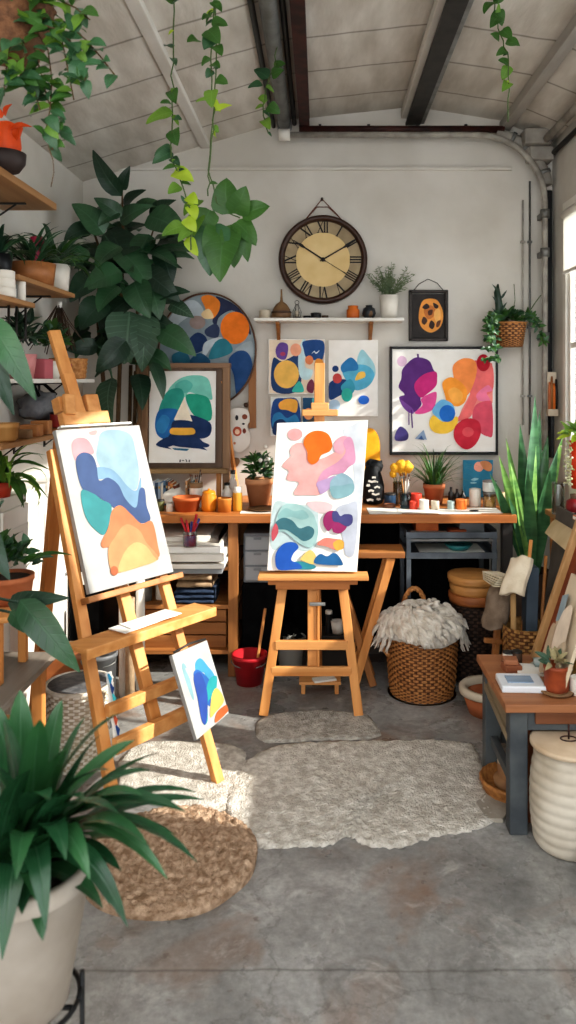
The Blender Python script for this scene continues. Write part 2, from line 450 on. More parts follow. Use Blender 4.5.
# blind added in the far window to cut the sun on the clock wall
BL = mat('added_blind_cloth', '#F2F0EA', .9, trans=.5, ttint=(1, 1, 1))
bt = T('added_blind', (XR - .03, 3.845, 2.08), 'added white blind cutting the sun, half drawn in the window nearest the clock wall', 'blind')
mb = MB(); mb.tube([(XR - .03, 3.575, 2.40), (XR - .03, 4.155, 2.40)], .02, 12); mb.build('added_blind_roller', WHITEP, bt)
mb = MB(); mb.box2((XR - .031, 3.58, 2.09), (XR - .029, 4.15, 2.39)); mb.build('cloth', BL, bt)  # cloth of the added blind
mb = MB(); mb.box2((XR - .036, 3.58, 2.075), (XR - .024, 4.15, 2.092)); mb.build('added_blind_hem_bar', WHITEP, bt)

# ceiling: sloped boards
CP = [(-1.49, 2.63), (-.2, 3.02), (.55, 3.10), (1.05, 3.02), (1.5, 2.83)]
mb = MB(); b = mb.add([])
for y in (1.0, YB + .1):
    for x, z in CP: mb.v.append(V((x, y, z)))
    for x, z in CP: mb.v.append(V((x, y, z + .08)))
n = len(CP)
for i in range(n - 1):
    mb.face((i, i + 1, 2 * n + i + 1, 2 * n + i)); mb.face((n + i, 3 * n + i, 3 * n + i + 1, n + i + 1))
    mb.face((i, n + i, n + i + 1, i + 1)); mb.face((2 * n + i, 2 * n + i + 1, 3 * n + i + 1, 3 * n + i))
struct('ceiling', mb, ceiling_mat())
def cz(x):
    for (x0, z0), (x1, z1) in zip(CP, CP[1:]):
        if x0 <= x <= x1: return z0 + (z1 - z0) * (x - x0) / (x1 - x0)
mb = MB(); mb.box2((XL, YB - .02, 2.725), (1.12, YB, 2.745)); struct('trim_1', mb, WALLP, .004)
# roof members running away from the camera
mb = MB(); mb.box2((-.70, 1.0, cz(-.67) - .022), (-.645, YB, cz(-.67) + .01)); struct('trim_2', mb, WALLP, .004)
mb = MB(); mb.box2((-.118, 1.0, 2.955), (-.06, YB, 2.972)); mb.box2((-.096, 1.0, 2.97), (-.082, YB, 3.04)); mb.box2((-.118, 1.0, 3.03), (-.06, YB, 3.045))
struct('beam_1', mb, RUST)
mb = MB(); mb.tube([(-.205, 1.0, 2.975), (-.205, 4.41, 2.975)], .036, 14); mb.tube([(-.205, 4.37, 2.975), (-.205, 4.42, 2.975)], .044, 14)
o = struct('trim_3', mb, METG)
mb = MB(); mb.tube([(-.272, 1.0, 2.985), (-.272, YB, 2.985)], .013, 8); mb.tube([(-.15, 1.0, 3.0), (-.15, YB, 3.0)], .013, 8); struct('trim_4', mb, METD)
mb = MB(); mb.box2((.50, 1.0, 2.99), (.585, YB, 3.005)); mb.box2((.535, 1.0, 3.0), (.55, YB, 3.09)); struct('beam_2', mb, METD)
mb = MB(); mb.box2((.575, 1.0, 2.998), (.61, YB, 3.04)); struct('trim_5', mb, METG, .004)
mb = MB(); mb.box2((.475, 1.0, 3.03), (.51, YB, 3.08)); struct('trim_9', mb, WALLP, .004)
mb = MB(); mb.box2((1.05, 1.0, 2.955), (1.11, YB, 3.01)); mb.box2((1.115, 1.0, 2.985), (1.13, YB, 3.0)); struct('beam_3', mb, mat('beam_grey', '#A5A098', .7, '#86817A', 9, (1, .2, 1)), .004)
mb = MB(); mb.tube([(1.285, 1.0, 2.865), (1.285, 4.42, 2.865)], .022, 10); struct('trim_6', mb, mat('pipe_white', '#BDB8AF', .55, '#96918A', 12))
mb = MB(); mb.tube([(1.335, 1.0, 2.80), (1.335, 4.42, 2.80)], .014, 8); struct('trim_7', mb, METD)
mb = MB(); mb.box2((1.16, 4.30, 2.84), (1.32, YB, 2.93)); mb.box2((1.2, 4.34, 2.76), (1.34, YB, 2.84)); struct('beam_4', mb, mat('beam_grey', '#A5A098'), .01)

# pipes on the clock wall
def arc(pts, cx, cz_, r, a0, a1, y, n=10):
    for i in range(n + 1):
        a = a0 + (a1 - a0) * i / n; pts.append((cx + r * math.cos(a), y, cz_ + r * math.sin(a)))
PIPEW = mat('pipe_grey', '#A9A49B', .5, '#837E77', 14, bump=.05)
t = T('water_pipe', (1.28, 4.325, 1.1), 'long grey pipe bending from the ceiling edge down the corner beside the window', 'pipe')
pts = [(-.2, 4.325, 2.895), (.86, 4.325, 2.895)]; arc(pts, .90, 2.515, .38, PI / 2, 0, 4.325); pts += [(1.28, 4.325, 1.68), (1.28, 4.325, 1.1)]
mb = MB(); mb.tube(pts, .017, 12); mb.build('pipe', PIPEW, t)
for z in (2.42, 1.72, 2.2):
    mb = MB(); mb.tube([(1.28, 4.325, z), (1.28, 4.325, z + .05)], .026, 12); mb.box2((1.27, 4.34, z + .01), (1.29, YB - .001, z + .04)); mb.build('clamp', METG, t)
mb = MB(); mb.tube([(-.235, 4.325, 2.895), (-.17, 4.325, 2.895)], .034, 12); mb.build('end_cap', WHITEP, t)
t = T('rust_pipe', (.5, 4.38, 2.925), 'dark rust red pipe running level under the ceiling above the clock', 'pipe')
mb = MB(); mb.tube([(-.12, 4.38, 2.945), (1.06, 4.38, 2.945)], .02, 12); mb.build('pipe', RUST, t)
for x in (.0, .28, .56, .84):
    mb = MB(); mb.box2((x - .008, 4.37, 2.92), (x + .008, YB - .001, 2.972)); mb.build('bracket', METD, t)
t = T('vent_pipe', (1.325, 4.40, 1.05), 'thick dark collared conduit curving outside the slimmer grey pipe in the corner', 'pipe')
pts = [(1.02, 4.40, 2.93)]; arc(pts, .97, 2.58, .345, PI / 2.4, 0, 4.40); pts += [(1.318, 4.40, 1.05)]
mb = MB(); mb.tube(pts[:-2], .036, 12); mb.build('elbow', PIPEW, t)
mb = MB(); mb.box2((1.312, 4.40, 1.05), (1.345, YB - .001, 2.6)); mb.build('conduit', METK, t, .004)
for k in (2, 4, 6, 8):
    a, c = V(pts[k]), V(pts[k + 1]); mb = MB(); mb.tube([a, a + (c - a) * .5], .043, 12); mb.build('collar', METG, t)
for i, x in enumerate((1.185, 1.225)):
    mb = MB(); mb.tube([(x, YB - .012, 2.66 if i else 2.55), (x, YB - .012, 1.18 if i else 1.24)], .006, 6)
    for z in (2.3, 1.8, 1.4): mb.box2((x - .013, YB - .02, z), (x + .013, YB, z + .012))
    tag(mb.build('cable_pipe', METG if i else mat('pipe_white', '#BDB8AF'), None, 0, (x, YB - .012, 1.2)),
        ['thin pale conduit on the clock wall, nearer the bright abstract', 'thin grey conduit on the clock wall, nearer the window corner'][i], 'conduit', 'thin conduits on the wall')
# ------------------------------------------------------------------ paintings
def homog(q):
    # projective map from four corners (TL,TR,BR,BL) to the unit square (u to the side, v downwards)
    dst = [(0, 0), (1, 0), (1, 1), (0, 1)]; A = []; B = []
    for (x, y), (u, v) in zip(q, dst):
        A.append([x, y, 1, 0, 0, 0, -u * x, -u * y]); B.append(u)
        A.append([0, 0, 0, x, y, 1, -v * x, -v * y]); B.append(v)
    n = 8
    for i in range(n):
        p = max(range(i, n), key=lambda r: abs(A[r][i])); A[i], A[p] = A[p], A[i]; B[i], B[p] = B[p], B[i]
        for r in range(n):
            if r != i:
                k = A[r][i] / A[i][i]
                for c in range(i, n): A[r][c] -= k * A[i][c]
                B[r] -= k * B[i]
    h = [B[i] / A[i][i] for i in range(n)]
    def f(x, y):
        w = h[6] * x + h[7] * y + 1
        return ((h[0] * x + h[1] * y + h[2]) / w, (h[3] * x + h[4] * y + h[5]) / w)
    return f
def smooth_loop(pts, n=5):
    out = []; K = len(pts)
    for i in range(K):
        p0, p1, p2, p3 = (V(pts[(i + k - 1) % K] + (0,)) for k in range(4))
        for j in range(n):
            t = j / n
            q = .5 * ((2 * p1) + (p2 - p0) * t + (2 * p0 - 5 * p1 + 4 * p2 - p3) * t * t + (3 * p1 - p0 - 3 * p2 + p3) * t ** 3)
            out.append((q.x, q.y))
    return out
def ell(cx, cy, rx, ry, n=26):
    return [(cx + rx * math.cos(2 * PI * i / n), cy + ry * math.sin(2 * PI * i / n)) for i in range(n)]
def art_mesh(corn, quad, shapes, mask=None, k=1.0):
    """Painted shapes as thin layers of pigment on the surface corn = (TL,TR,BR,BL)."""
    TL, TR, BR, BL_ = (V(c) for c in corn); f = homog(quad); nrm = (BL_ - TL).cross(TR - TL).normalized()
    mb = MB(); mats = []; names = {}
    for li, sh in enumerate(shapes):
        col, pts = sh[0], sh[1]; mode = sh[2] if len(sh) > 2 else 's'
        pts = list(pts); pts = smooth_loop(pts) if mode == 's' and len(pts) < 24 else pts
        q = []
        for p in pts:
            u, v = f(*p)
            if mask: u, v = mask(u, v)
            u = min(.997, max(.003, u)); v = min(.997, max(.003, v))
            a = TL + (TR - TL) * u; c = BL_ + (BR - BL_) * u
            q.append(a + (c - a) * v + nrm * (.0005 + .00035 * li))
        if col not in names: names[col] = len(mats); mats.append(paint(col, .55, k))
        b = mb.add(q)
        for tri in tessellate_polygon([[V(p) for p in q]]):
            a, c, d = (V(q[i]) for i in tri)
            if (c - a).cross(d - a).dot(nrm) < 0: tri = (tri[0], tri[2], tri[1])
            mb.face([b + i for i in tri], names[col])
    return mb, mats
def slab(corn, th):
    TL, TR, BR, BL_ = (V(c) for c in corn); nrm = (BL_ - TL).cross(TR - TL).normalized()
    mb = MB(); b = mb.add([TL, TR, BR, BL_, TL - nrm * th, TR - nrm * th, BR - nrm * th, BL_ - nrm * th])
    for q in ((0, 3, 2, 1), (4, 5, 6, 7), (0, 1, 5, 4), (1, 2, 6, 5), (2, 3, 7, 6), (3, 0, 4, 7)): mb.face([b + i for i in q])
    return mb
def canvas(name, corn, quad, shapes, label, th=.02, cat='painting', group=None, m=CANV, bevel=.002, k=1.0):
    base = (V(corn[2]) + V(corn[3])) / 2
    t = T(name, base, label, cat, group)
    slab(corn, th).build('canvas_panel', m, t, bevel)
    mb, mats = art_mesh(corn, quad, shapes, None, k); mb.build('painted_shapes', mats, t)
    return t
def wallrect(px0, py0, px1, py1, Y):
    return [P(px0, py0, Y), P(px1, py0, Y), P(px1, py1, Y), P(px0, py1, Y)]
def rq(x0, y0, x1, y1): return [(x0, y0), (x1, y0), (x1, y1), (x0, y1)]

CANVK = mat('canvas_sun_dimmed', tuple(x * .40 for x in lin('#F0EEEA')[:3]), .8, tuple(x * .375 for x in lin('#E9E6E0')[:3]), 10, bump=.05, bscale=500, spec=.15)  # white canvas with its colour darkened to offset the direct sun on it
# ---- easel with the landscape canvas
d = V((.228, .30, 0)); du = d.normalized(); nr = V((.797, -.605, 0)).normalized()
BLc = V((-.802, 2.65, .754)); th = math.radians(20); Hc = .6
lean = V((0, 0, 1)) * math.cos(th) - nr * math.sin(th)
Wc = .385
corn1 = [BLc + lean * Hc, BLc + du * Wc + lean * Hc, BLc + du * Wc, BLc]
SH1 = [
 ('#B5D8E6', [(165,75),(175,45),(215,38),(260,55),(275,100),(285,165),(275,215),(240,195),(210,160),(175,150),(160,115)]),
 ('#F0B7BE', [(85,75),(100,58),(130,62),(150,90),(150,108),(120,105),(100,125),(90,110)]),
 ('#F3C6C4', [(138,42),(160,38),(158,50),(142,50)]),
 ('#93BFE0', [(160,148),(200,152),(225,172),(255,208),(278,216),(290,180),(288,250),(270,290),(230,240),(200,185),(165,180)]),
 ('#3F6099', [(98,130),(115,103),(145,110),(160,140),(168,185),(195,178),(225,200),(245,240),(275,265),(285,215),(300,215),(305,260),(315,300),(280,308),(245,285),(205,260),(170,235),(120,210)]),
 ('#2FA6AA', [(115,215),(150,222),(175,240),(205,262),(190,330),(170,335),(130,290)]),
 ('#F2935C', [(175,360),(195,320),(205,275),(230,258),(262,285),(290,310),(320,305),(335,370),(338,400),(310,405),(280,395),(240,390),(200,375),(180,375)]),
 ('#F6AE72', [(195,382),(215,345),(235,318),(255,312),(285,330),(303,362),(335,400),(320,415),(240,440),(205,440)]),
 ('#F8CE86', [(225,440),(240,390),(270,362),(300,370),(320,395),(328,412),(280,428)]),
 ('#D9743F', ell(212,438,11,13)),
]
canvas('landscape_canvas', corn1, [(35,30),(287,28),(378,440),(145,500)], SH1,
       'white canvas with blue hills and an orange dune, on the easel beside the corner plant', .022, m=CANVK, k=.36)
def ep(u, dz, off=0.0):      # a point of the easel's front frame: u along the canvas, dz along the lean, off towards the painter
    return BLc + du * u + lean * dz + nr * off
t = T('studio_easel', (-.6, 2.75, 0), 'tall pine studio easel holding the blue and orange landscape, with a mast above', 'easel')
def fl(u, off=0.0, u2=None):   # the same line carried down to the floor
    k = -BLc.z / lean.z
    return ep(u2 if u2 is not None else u, k, off)
back = -.045
mb = MB(); mb.beam(fl(-.0, back, -.05), ep(.0, .52, back), .04, .028, nr); mb.build('leg', PINE, t, .003)
mb = MB(); mb.beam(fl(.35, back, .40), ep(.33, .50, back), .04, .028, nr); mb.build('leg', PINE, t, .003)
mb = MB(); mb.beam(ep(.19, -.53, back - .01), ep(.15, .55, back - .01), .045, .028, nr); mb.build('post', PINE, t, .003)
mb = MB(); mb.beam(V((-1.005, 2.96, 1.30)), V((-1.185, 3.14, .012)), .05, .032, nr); mb.beam(V((-1.005, 2.96, 1.28)), ep(.12, .5, back - .02), .05, .03, ZUP); mb.build('leg', wood('pine_warm', '#C98344', '#A8652E', 'z'), t, .003)
mb = MB(); mb.beam(ep(.165, .50, back - .012), ep(.12, 1.0, back - .012), .05, .022, nr)
mb.beam(ep(.16, .45, back + .004), ep(.128, .82, back + .006), .05, .022, nr); mb.build('mast', PINE, t, .003)
mb = MB()
mb.beam(ep(.06, .635, back), ep(.27, .635, back), .035, .05, lean); mb.beam(ep(.065, .69, back - .02), ep(.13, .69, back - .02), .05, .06, lean); mb.beam(ep(.19, .69, back - .02), ep(.25, .69, back - .02), .045, .075, lean)
mb.beam(ep(.09, .655, back + .022), ep(.10, .735, back + .022), .045, .02, nr); mb.build('clamp', PINEX, t, .004)
mb = MB(); mb.beam(ep(.03, .607, -.02), ep(.355, .607, -.02), .026, .008, lean); mb.build('clip_rail', WHITEP, t, .002)
mb = MB(); mb.beam(ep(-.025, -.02, -.002), ep(.41, -.02, -.002), .05, .022, lean); mb.build('canvas_ledge', OAKX, t, .003)
mb = MB()
o = V((0, 0, 0)); a, b_ = ep(-.13, -.145, .05), ep(.455, -.145, .05)
mb.beam(a, b_, .115, .016, ZUP); mb.beam(ep(-.13, -.15, .105), ep(.455, -.15, .105), .016, .035, ZUP)
mb.build('tray', PINEX, t, .003)
mb = MB(); mb.beam(ep(-.02, -.395, back + .03), ep(.36, -.395, back + .03), .028, .04, ZUP); mb.build('crossbar', PINEX, t, .003)
mb = MB(); mb.beam(ep(-.02, -.51, back + .03), ep(.375, -.51, back + .03), .028, .05, ZUP); mb.build('crossbar', PINEX, t, .003)
mb = MB(); mb.beam(ep(.12, -.22, back - .02), V((-1.13, 3.08, .42)), .03, .03, ZUP); mb.build('stretcher', OAKY, t, .003)
tr = T('paper_sheet', ep(.1, -.137, .05), 'loose white sheet lying on the tray of the mast easel', 'paper')
mb = MB(); c = ep(.17, -.1455, .045) + V((0, 0, .0185)); ra = Matrix.Rotation(math.atan2(du.y, du.x) + .05, 3, 'Z'); mb.box(c, (.27, .085, .003), ra); mb.build('sheet', PAPER, tr)
mb = MB(); mb.box(c + V((.01, 0, .004)), (.2, .07, .003), Matrix.Rotation(math.atan2(du.y, du.x) - .08, 3, 'Z')); mb.build('sheet', PAPER, tr)
tr = T('paint_rag', ep(-.0, -.40, -.0), 'narrow paint-smeared strip of cloth hanging down the easel leg', 'rag')
mb = MB(); ragp = [ep(.025 - .03 * i / 6, -.28 - .045 * i, back + .019 + .003 * math.sin(i * 2)) for i in range(7)]
mb.ribbon(ragp, .026, nr); mb.build('cloth', PAPER, tr)
mb = MB()
for i, col in enumerate((0, 1, 2, 0, 3, 1, 0)):
    c = ragp[0].lerp(ragp[6], (i + .6) / 8) + nr * .006 + du * ((i % 3 - 1) * .004)
    mb.ribbon([c + lean * .017, c + du * .004, c - lean * .017], [.006, .015, .005], nr, col)
mb.build('paint_smears', [paint('#2F8FB5'), paint('#1F3F7A'), paint('#3FB0B8'), paint('#C65A3A')], tr)

# ---- little canvas leaning on that easel's leg
TL = P(172, 655, 2.655); TRc = P(207, 640, 2.81); BRc = P(229, 713, 2.755); BLs = P(197, 740, 2.60)
SH1b = [
 ('#9CC8D0', [(408,710),(420,705),(440,790),(435,800)]),
 ('#4FB3DF', [(445,700),(460,685),(480,710),(500,745),(490,790),(470,730),(450,735)]),
 ('#2C74C9', [(440,730),(455,720),(490,760),(495,800),(485,830),(465,800),(450,770)]),
 ('#22B3B8', [(480,760),(505,745),(500,800),(480,815),(478,870),(466,870)]),
 ('#2A57B5', [(440,740),(460,730),(478,790),(475,870),(462,870),(450,800)]),
 ('#F3D36B', [(490,800),(505,780),(525,820),(500,850),(485,860)]),
 ('#DD7335', [(505,850),(535,833),(540,850),(500,880)]),
]
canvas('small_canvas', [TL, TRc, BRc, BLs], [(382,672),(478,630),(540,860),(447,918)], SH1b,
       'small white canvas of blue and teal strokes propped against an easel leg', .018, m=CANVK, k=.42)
mb = MB(); mb.tube([TL + (TRc - TL) * .05 + V((0, 0, .006)), TL + (TRc - TL) * .5 + V((0, 0, .014)), TL + (TRc - TL) * .95 + V((0, 0, .006))], .004, 6)
tag(mb.build('canvas_clip', METD, None, 0, TL), 'dark spring clip along the top of the small blue canvas', 'clip')

# ---- easel in the middle of the room
yb, yt = 3.40, 3.545
corn2 = [P(277, 423, yt), P(368, 420, yt), P(357, 572, yb), P(267, 570.5, yb)]
SH2 = [
 ('#DDE2EA', [(400,110),(450,80),(530,62),(525,300),(520,480),(480,480),(470,330),(440,200)]),
 ('#CBDEE0', [(45,482),(130,490),(215,500),(270,510),(285,600),(270,720),(200,740),(130,720),(30,730),(25,600)]),
 ('#EBD0D3', [(215,485),(300,478),(360,500),(330,540),(260,530)]),
 ('#CBD0DE', [(380,520),(440,490),(500,500),(495,745),(445,760),(430,690),(400,600)]),
 ('#F2B5B5', ell(145,128,40,32)),
 ('#F6B6B2', [(120,210),(150,175),(195,180),(230,260),(300,250),(370,215),(420,200),(430,260),(400,310),(330,350),(270,390),(290,440),(210,445),(145,440),(170,380),(105,365),(115,320),(80,295),(110,255),(125,240)]),
 ('#EDAFBE', [(355,175),(380,145),(410,136),(440,150),(420,190),(400,230),(360,215)]),
 ('#DFA0BE', [(405,170),(430,140),(455,155),(470,210),(475,270),(440,300),(410,330),(340,345),(290,400),(265,390),(300,320),(380,270),(420,220)]),
 ('#C4A5CF', [(270,380),(320,360),(370,345),(350,400),(295,440),(275,410)]),
 ('#9CBCCB', [(345,370),(400,330),(450,350),(472,380),(470,430),(430,455),(370,462),(345,430)]),
 ('#8DB6BF', [(345,400),(400,395),(470,385),(470,430),(430,455),(370,462),(345,430)]),
 ('#F47A1B', [(190,170),(215,125),(265,108),(320,125),(345,175),(335,215),(290,235),(270,270),(240,285),(215,262),(212,220)]),
 ('#A9CCCB', [(55,560),(90,500),(160,492),(240,530),(270,580),(285,650),(250,720),(180,700),(100,640),(50,640)]),
 ('#93BFBF', [(60,555),(100,515),(150,530),(200,525),(230,560),(190,575),(130,560),(80,575)]),
 ('#3F7480', [(50,590),(90,565),(140,580),(180,620),(230,608),(262,630),(250,670),(205,688),(160,660),(110,630),(60,625)]),
 ('#C95864', [(28,640),(50,595),(65,640),(35,690)]),
 ('#A42C6E', [(310,570),(330,535),(370,530),(390,580),(430,560),(445,610),(410,645),(370,640),(360,620),(340,635),(315,605)]),
 ('#4B4A84', [(360,535),(385,530),(405,555),(430,545),(470,550),(475,590),(445,610),(400,590),(365,580)]),
 ('#2F90A0', [(150,800),(200,797),(270,815),(265,835),(170,838),(120,830)]),
 ('#1F5FC0', [(50,790),(60,740),(100,700),(150,695),(178,720),(150,755),(140,790),(180,805),(200,830),(160,838),(70,840)]),
 ('#F0D37F', [(190,780),(240,735),(275,765),(265,810),(210,795)]),
 ('#E58B7C', [(280,705),(320,672),(380,675),(425,685),(430,725),(390,735),(330,715)]),
 ('#E8B24C', [(370,700),(400,680),(430,690),(428,725),(390,735)]),
 ('#226CA8', [(268,785),(300,755),(340,768),(370,750),(400,760),(432,810),(390,815),(280,808)]),
]
canvas('abstract_canvas', corn2, [(50,68),(535,52),(515,850),(5,845)], SH2,
       'tall white canvas of pink and teal blobs under an orange drop, on the central easel', .022, m=mat('canvas_mid', '#DEDCD7', .8, '#D6D3CD', 10, spec=.15), k=.64)
t = T('pine_easel', (-.04, 3.5, 0), 'pine A-frame easel in the middle of the room with a wide ledge', 'easel')
TOPZ = .585
mb = MB(); mb.beam((-.165, 3.43, TOPZ), (-.252, 3.385, .008), .042, .03, (0, 1, 0)); mb.build('leg', PINE, t, .003)
mb = MB(); mb.beam((.10, 3.43, TOPZ), (.172, 3.385, .008), .042, .03, (0, 1, 0)); mb.build('leg', PINE, t, .003)
mb = MB(); mb.beam((-.035, 3.44, .60), (-.035, 3.41, .22), .042, .026, (0, 1, 0)); mb.beam((-.008, 3.43, .60), (-.008, 3.40, .2), .012, .02, (0, 1, 0)); mb.build('post', PINE, t, .003)
mb = MB(); mb.beam((-.01, 3.465, .60), (-.0, 3.80, .01), .035, .025, (1, 0, 0)); mb.build('leg', OAK, t, .003)
mb = MB(); mb.beam((-.006, 3.50, .60), (-.002, 3.645, 1.58), .05, .022, (0, 1, 0)); mb.build('mast', PINE, t, .003)
mb = MB(); mb.box((.0, 3.60, 1.345), (.17, .04, .03)); mb.box((.0, 3.60, 1.375), (.085, .034, .035)); mb.build('clamp', PINEX, t, .004)
mb = MB(); mb.box((-.03, 3.40, .623), (.49, .1, .018)); mb.build('ledge', PINEX, t, .003)
mb = MB(); mb.box((-.032, 3.41, .601), (.40, .06, .026)); mb.box((-.032, 3.395, .582), (.33, .03, .03)); mb.build('drawer_box', wood('pine_red', '#B97840', '#945628', 'x'), t, .003)
mb = MB(); mb.box((-.038, 3.40, .315), (.325, .022, .04)); mb.build('crossbar', PINEX, t, .003)
mb = MB(); mb.box((-.038, 3.395, .20), (.36, .022, .04)); mb.build('crossbar', PINEX, t, .003)
mb = MB(); mb.box((-.012, 3.392, .50), (.07, .012, .014)); mb.build('latch', METG, t, .002)
t = T('foot_tray', (0, 3.66, 0), 'low wooden tray of scraps on the floor behind the central easel', 'tray')
mb = MB(); mb.box((-.0, 3.66, .055), (.2, .09, .014)); mb.box((-.08, 3.66, .024), (.02, .07, .048)); mb.box((.08, 3.66, .024), (.02, .07, .048)); mb.build('board', PINEX, t, .003)
mb = MB(); mb.box((.02, 3.64, .067), (.11, .05, .01), Matrix.Rotation(.3, 3, 'Z')); mb.build('offcut', PAPER, t, .002)

# ---- pictures on the clock wall
BWY = 4.425
canvas('abstract_print', wallrect(268.5, 339, 325, 394, BWY), rq(58, 62, 310, 305), [
 ('#E8D5BE', rq(62,66,306,301), 'p'),
 ('#1F3F6E', [(78,150),(120,160),(190,130),(205,170),(190,290),(78,288)]),
 ('#BFDCE3', [(205,75),(225,72),(220,180),(255,200),(240,240),(200,230),(190,150)]),
 ('#1C4A85', [(215,72),(302,72),(300,150),(270,155),(230,150),(215,110)]),
 ('#E9B95E', ell(138,218,56,62)), ('#6B4C99', [(90,110),(110,78),(145,90),(135,150),(100,145)]), ('#EFA98A', ell(180,110,25,28)),
 ('#B5486A', ell(122,128,12,9)), ('#E48B5E', ell(240,155,18,20)), ('#E79A42', [(265,165),(290,150),(305,180),(300,290),(275,280)]),
 ('#3FB8AC', [(165,285),(195,248),(215,280),(210,297),(170,297)]), ('#7A3550', [(232,260),(250,240),(262,260),(255,300),(230,290)]),
 ('#DCE6EC', [(250,128),(262,114),(270,122),(284,112),(282,118),(270,128),(262,120)])],
 'small unframed abstract with a big yellow disc, hung under the wall shelf', .02)
canvas('abstract_print', wallrect(270.5, 397, 301, 436, BWY), rq(68, 317, 202, 490), [
 ('#D8DDDA', rq(70,319,200,486), 'p'), ('#1E4A8A', [(78,340),(130,322),(190,335),(192,470),(80,470)]),
 ('#F0B04C', [(105,345),(140,325),(185,335),(180,385),(140,375),(110,370)]), ('#2F80B5', [(80,400),(110,385),(140,410),(180,395),(190,450),(85,460)]),
 ('#17335F', [(85,430),(120,415),(150,440),(190,430),(190,485),(85,485)])],
 'little blue painting with an orange cap, tucked below the yellow-disc picture', .02)
canvas('abstract_print', wallrect(302.5, 397, 322, 436, BWY), rq(205, 300, 260, 420), [
 ('#1F4F74', rq(206,302,258,418), 'p'), ('#E8A06A', ell(222,352,14,18)), ('#5FB0BC', [(232,305),(256,305),(256,345),(240,340)]), ('#4A4640', [(210,380),(256,365),(256,415),(210,415)])],
 'narrow dark blue picture mostly hidden behind the central easel mast', .02)
canvas('abstract_print', wallrect(328.5, 340, 378, 416.5, BWY), rq(325, 68, 540, 405), [
 ('#9CCBD6', [(450,150),(470,110),(500,140),(525,180),(525,230),(480,250),(450,210)]), ('#163F78', [(328,260),(370,240),(420,250),(430,290),(380,310),(330,330)]),
 ('#5AAFCF', [(385,210),(420,180),(490,180),(525,220),(500,270),(450,290),(420,270)]), ('#2A7BB4', [(380,180),(420,145),(450,170),(450,200),(410,205),(385,210)]),
 ('#3D9BB5', [(380,270),(420,240),(440,280),(420,310),(390,300)]),
 ('#C44A4A', ell(363,237,20,22)), ('#EDC25C', [(440,245),(455,212),(480,208),(485,228),(465,240)]), ('#35B3A5', ell(405,310,24,30)), ('#2B6FD0', ell(478,332,24,20)),
 ('#B5D0E8', ell(350,355,25,25)), ('#21427A', ell(355,195,14,14))],
 'white painting of layered blue and teal petals with a red dot, hung under the shelf', .02)
mb = MB(); mb.box((XX(368, 4.4), 4.425, ZZ(419, 4.42)), (.02, .05, .006)); 
# big framed abstract
c4 = wallrect(392, 349, 496, 452, 4.405)
t = canvas('framed_abstract', c4, rq(48, 58, 518, 520), [
 ('#D3B3CB', ell(93,113,22,24)),
 ('#5B2A78', [(95,150),(130,110),(165,95),(215,110),(235,150),(250,170),(245,200),(180,270),(180,310),(140,345),(100,320),(80,275),(105,262),(78,230),(90,190)]),
 ('#7A4A9A', [(85,285),(110,300),(140,325),(145,348),(120,340),(95,315)]),
 ('#E0559A', [(180,280),(240,250),(250,270),(235,325),(190,348),(150,345),(185,310)]),
 ('#C2297A', [(155,205),(195,170),(245,160),(252,190),(245,225),(200,265),(175,275),(150,240)]),
 ('#5B2A78', [(132,330),(138,330),(143,412),(137,412)], 'p'), ('#6A3A88', [(122,325),(126,325),(127,398),(122,398)], 'p'), ('#5B2A78', [(160,80),(168,80),(172,110),(164,110)], 'p'),
 ('#E98A84', [(390,112),(440,108),(500,122),(503,200),(502,300),(440,310),(400,365),(342,385),(362,330),(400,260),(392,180)], 'p'),
 ('#E5706F', [(395,120),(440,110),(500,130),(502,245),(450,270),(425,300),(400,360),(340,380),(370,330),(400,260),(395,190)]),
 ('#F2914E', [(325,130),(370,100),(420,110),(430,160),(410,230),(380,270),(340,240),(325,180)]),
 ('#E87B9C', [(430,260),(480,220),(500,245),(475,255),(490,290),(440,290)]),
 ('#D6556A', [(425,310),(480,290),(500,310),(502,440),(480,450),(445,430),(430,380),(410,365)]),
 ('#F39A35', [(275,210),(310,185),(350,200),(385,240),(380,290),(345,315),(300,300),(285,260)]), ('#F5AA4E', [(300,250),(330,230),(365,255),(360,295),(325,300)]),
 ('#B3122B', ell(460,120,30,38)), ('#6FB2DC', [(230,330),(270,285),(320,305),(330,350),(290,385),(245,360)]),
 ('#F5C645', [(215,395),(235,355),(280,385),(340,360),(340,400),(300,435),(240,432)]), ('#1E6EC4', ell(297,347,36,38)),
 ('#C4283F', [(325,440),(340,395),(390,368),(440,385),(447,440),(420,490),(380,508),(340,480)]), ('#D4505A', ell(390,430,26,22)),
 ('#3F3570', [(62,440),(85,405),(118,430),(115,465),(65,468)]), ('#8EA3C0', [(150,460),(190,420),(205,465)], 'p'), ('#3E5E92', [(165,462),(180,445),(192,465)], 'p')],
 'large black-framed abstract of purple, orange and crimson blobs on white, below the hanging basket', .02)
TLf, BRf = P(390, 346.5, 4.40), P(498, 455, 4.40); mb = MB(); w = .013
for lo, hi in (((TLf.x, 4.395, BRf.z), (TLf.x + w, 4.445, TLf.z)), ((BRf.x - w, 4.395, BRf.z), (BRf.x, 4.445, TLf.z)),
               ((TLf.x, 4.395, TLf.z - w), (BRf.x, 4.445, TLf.z)), ((TLf.x, 4.395, BRf.z), (BRf.x, 4.445, BRf.z + w))): mb.box2(lo, hi)
mb.build('frame', METK, t, .002)
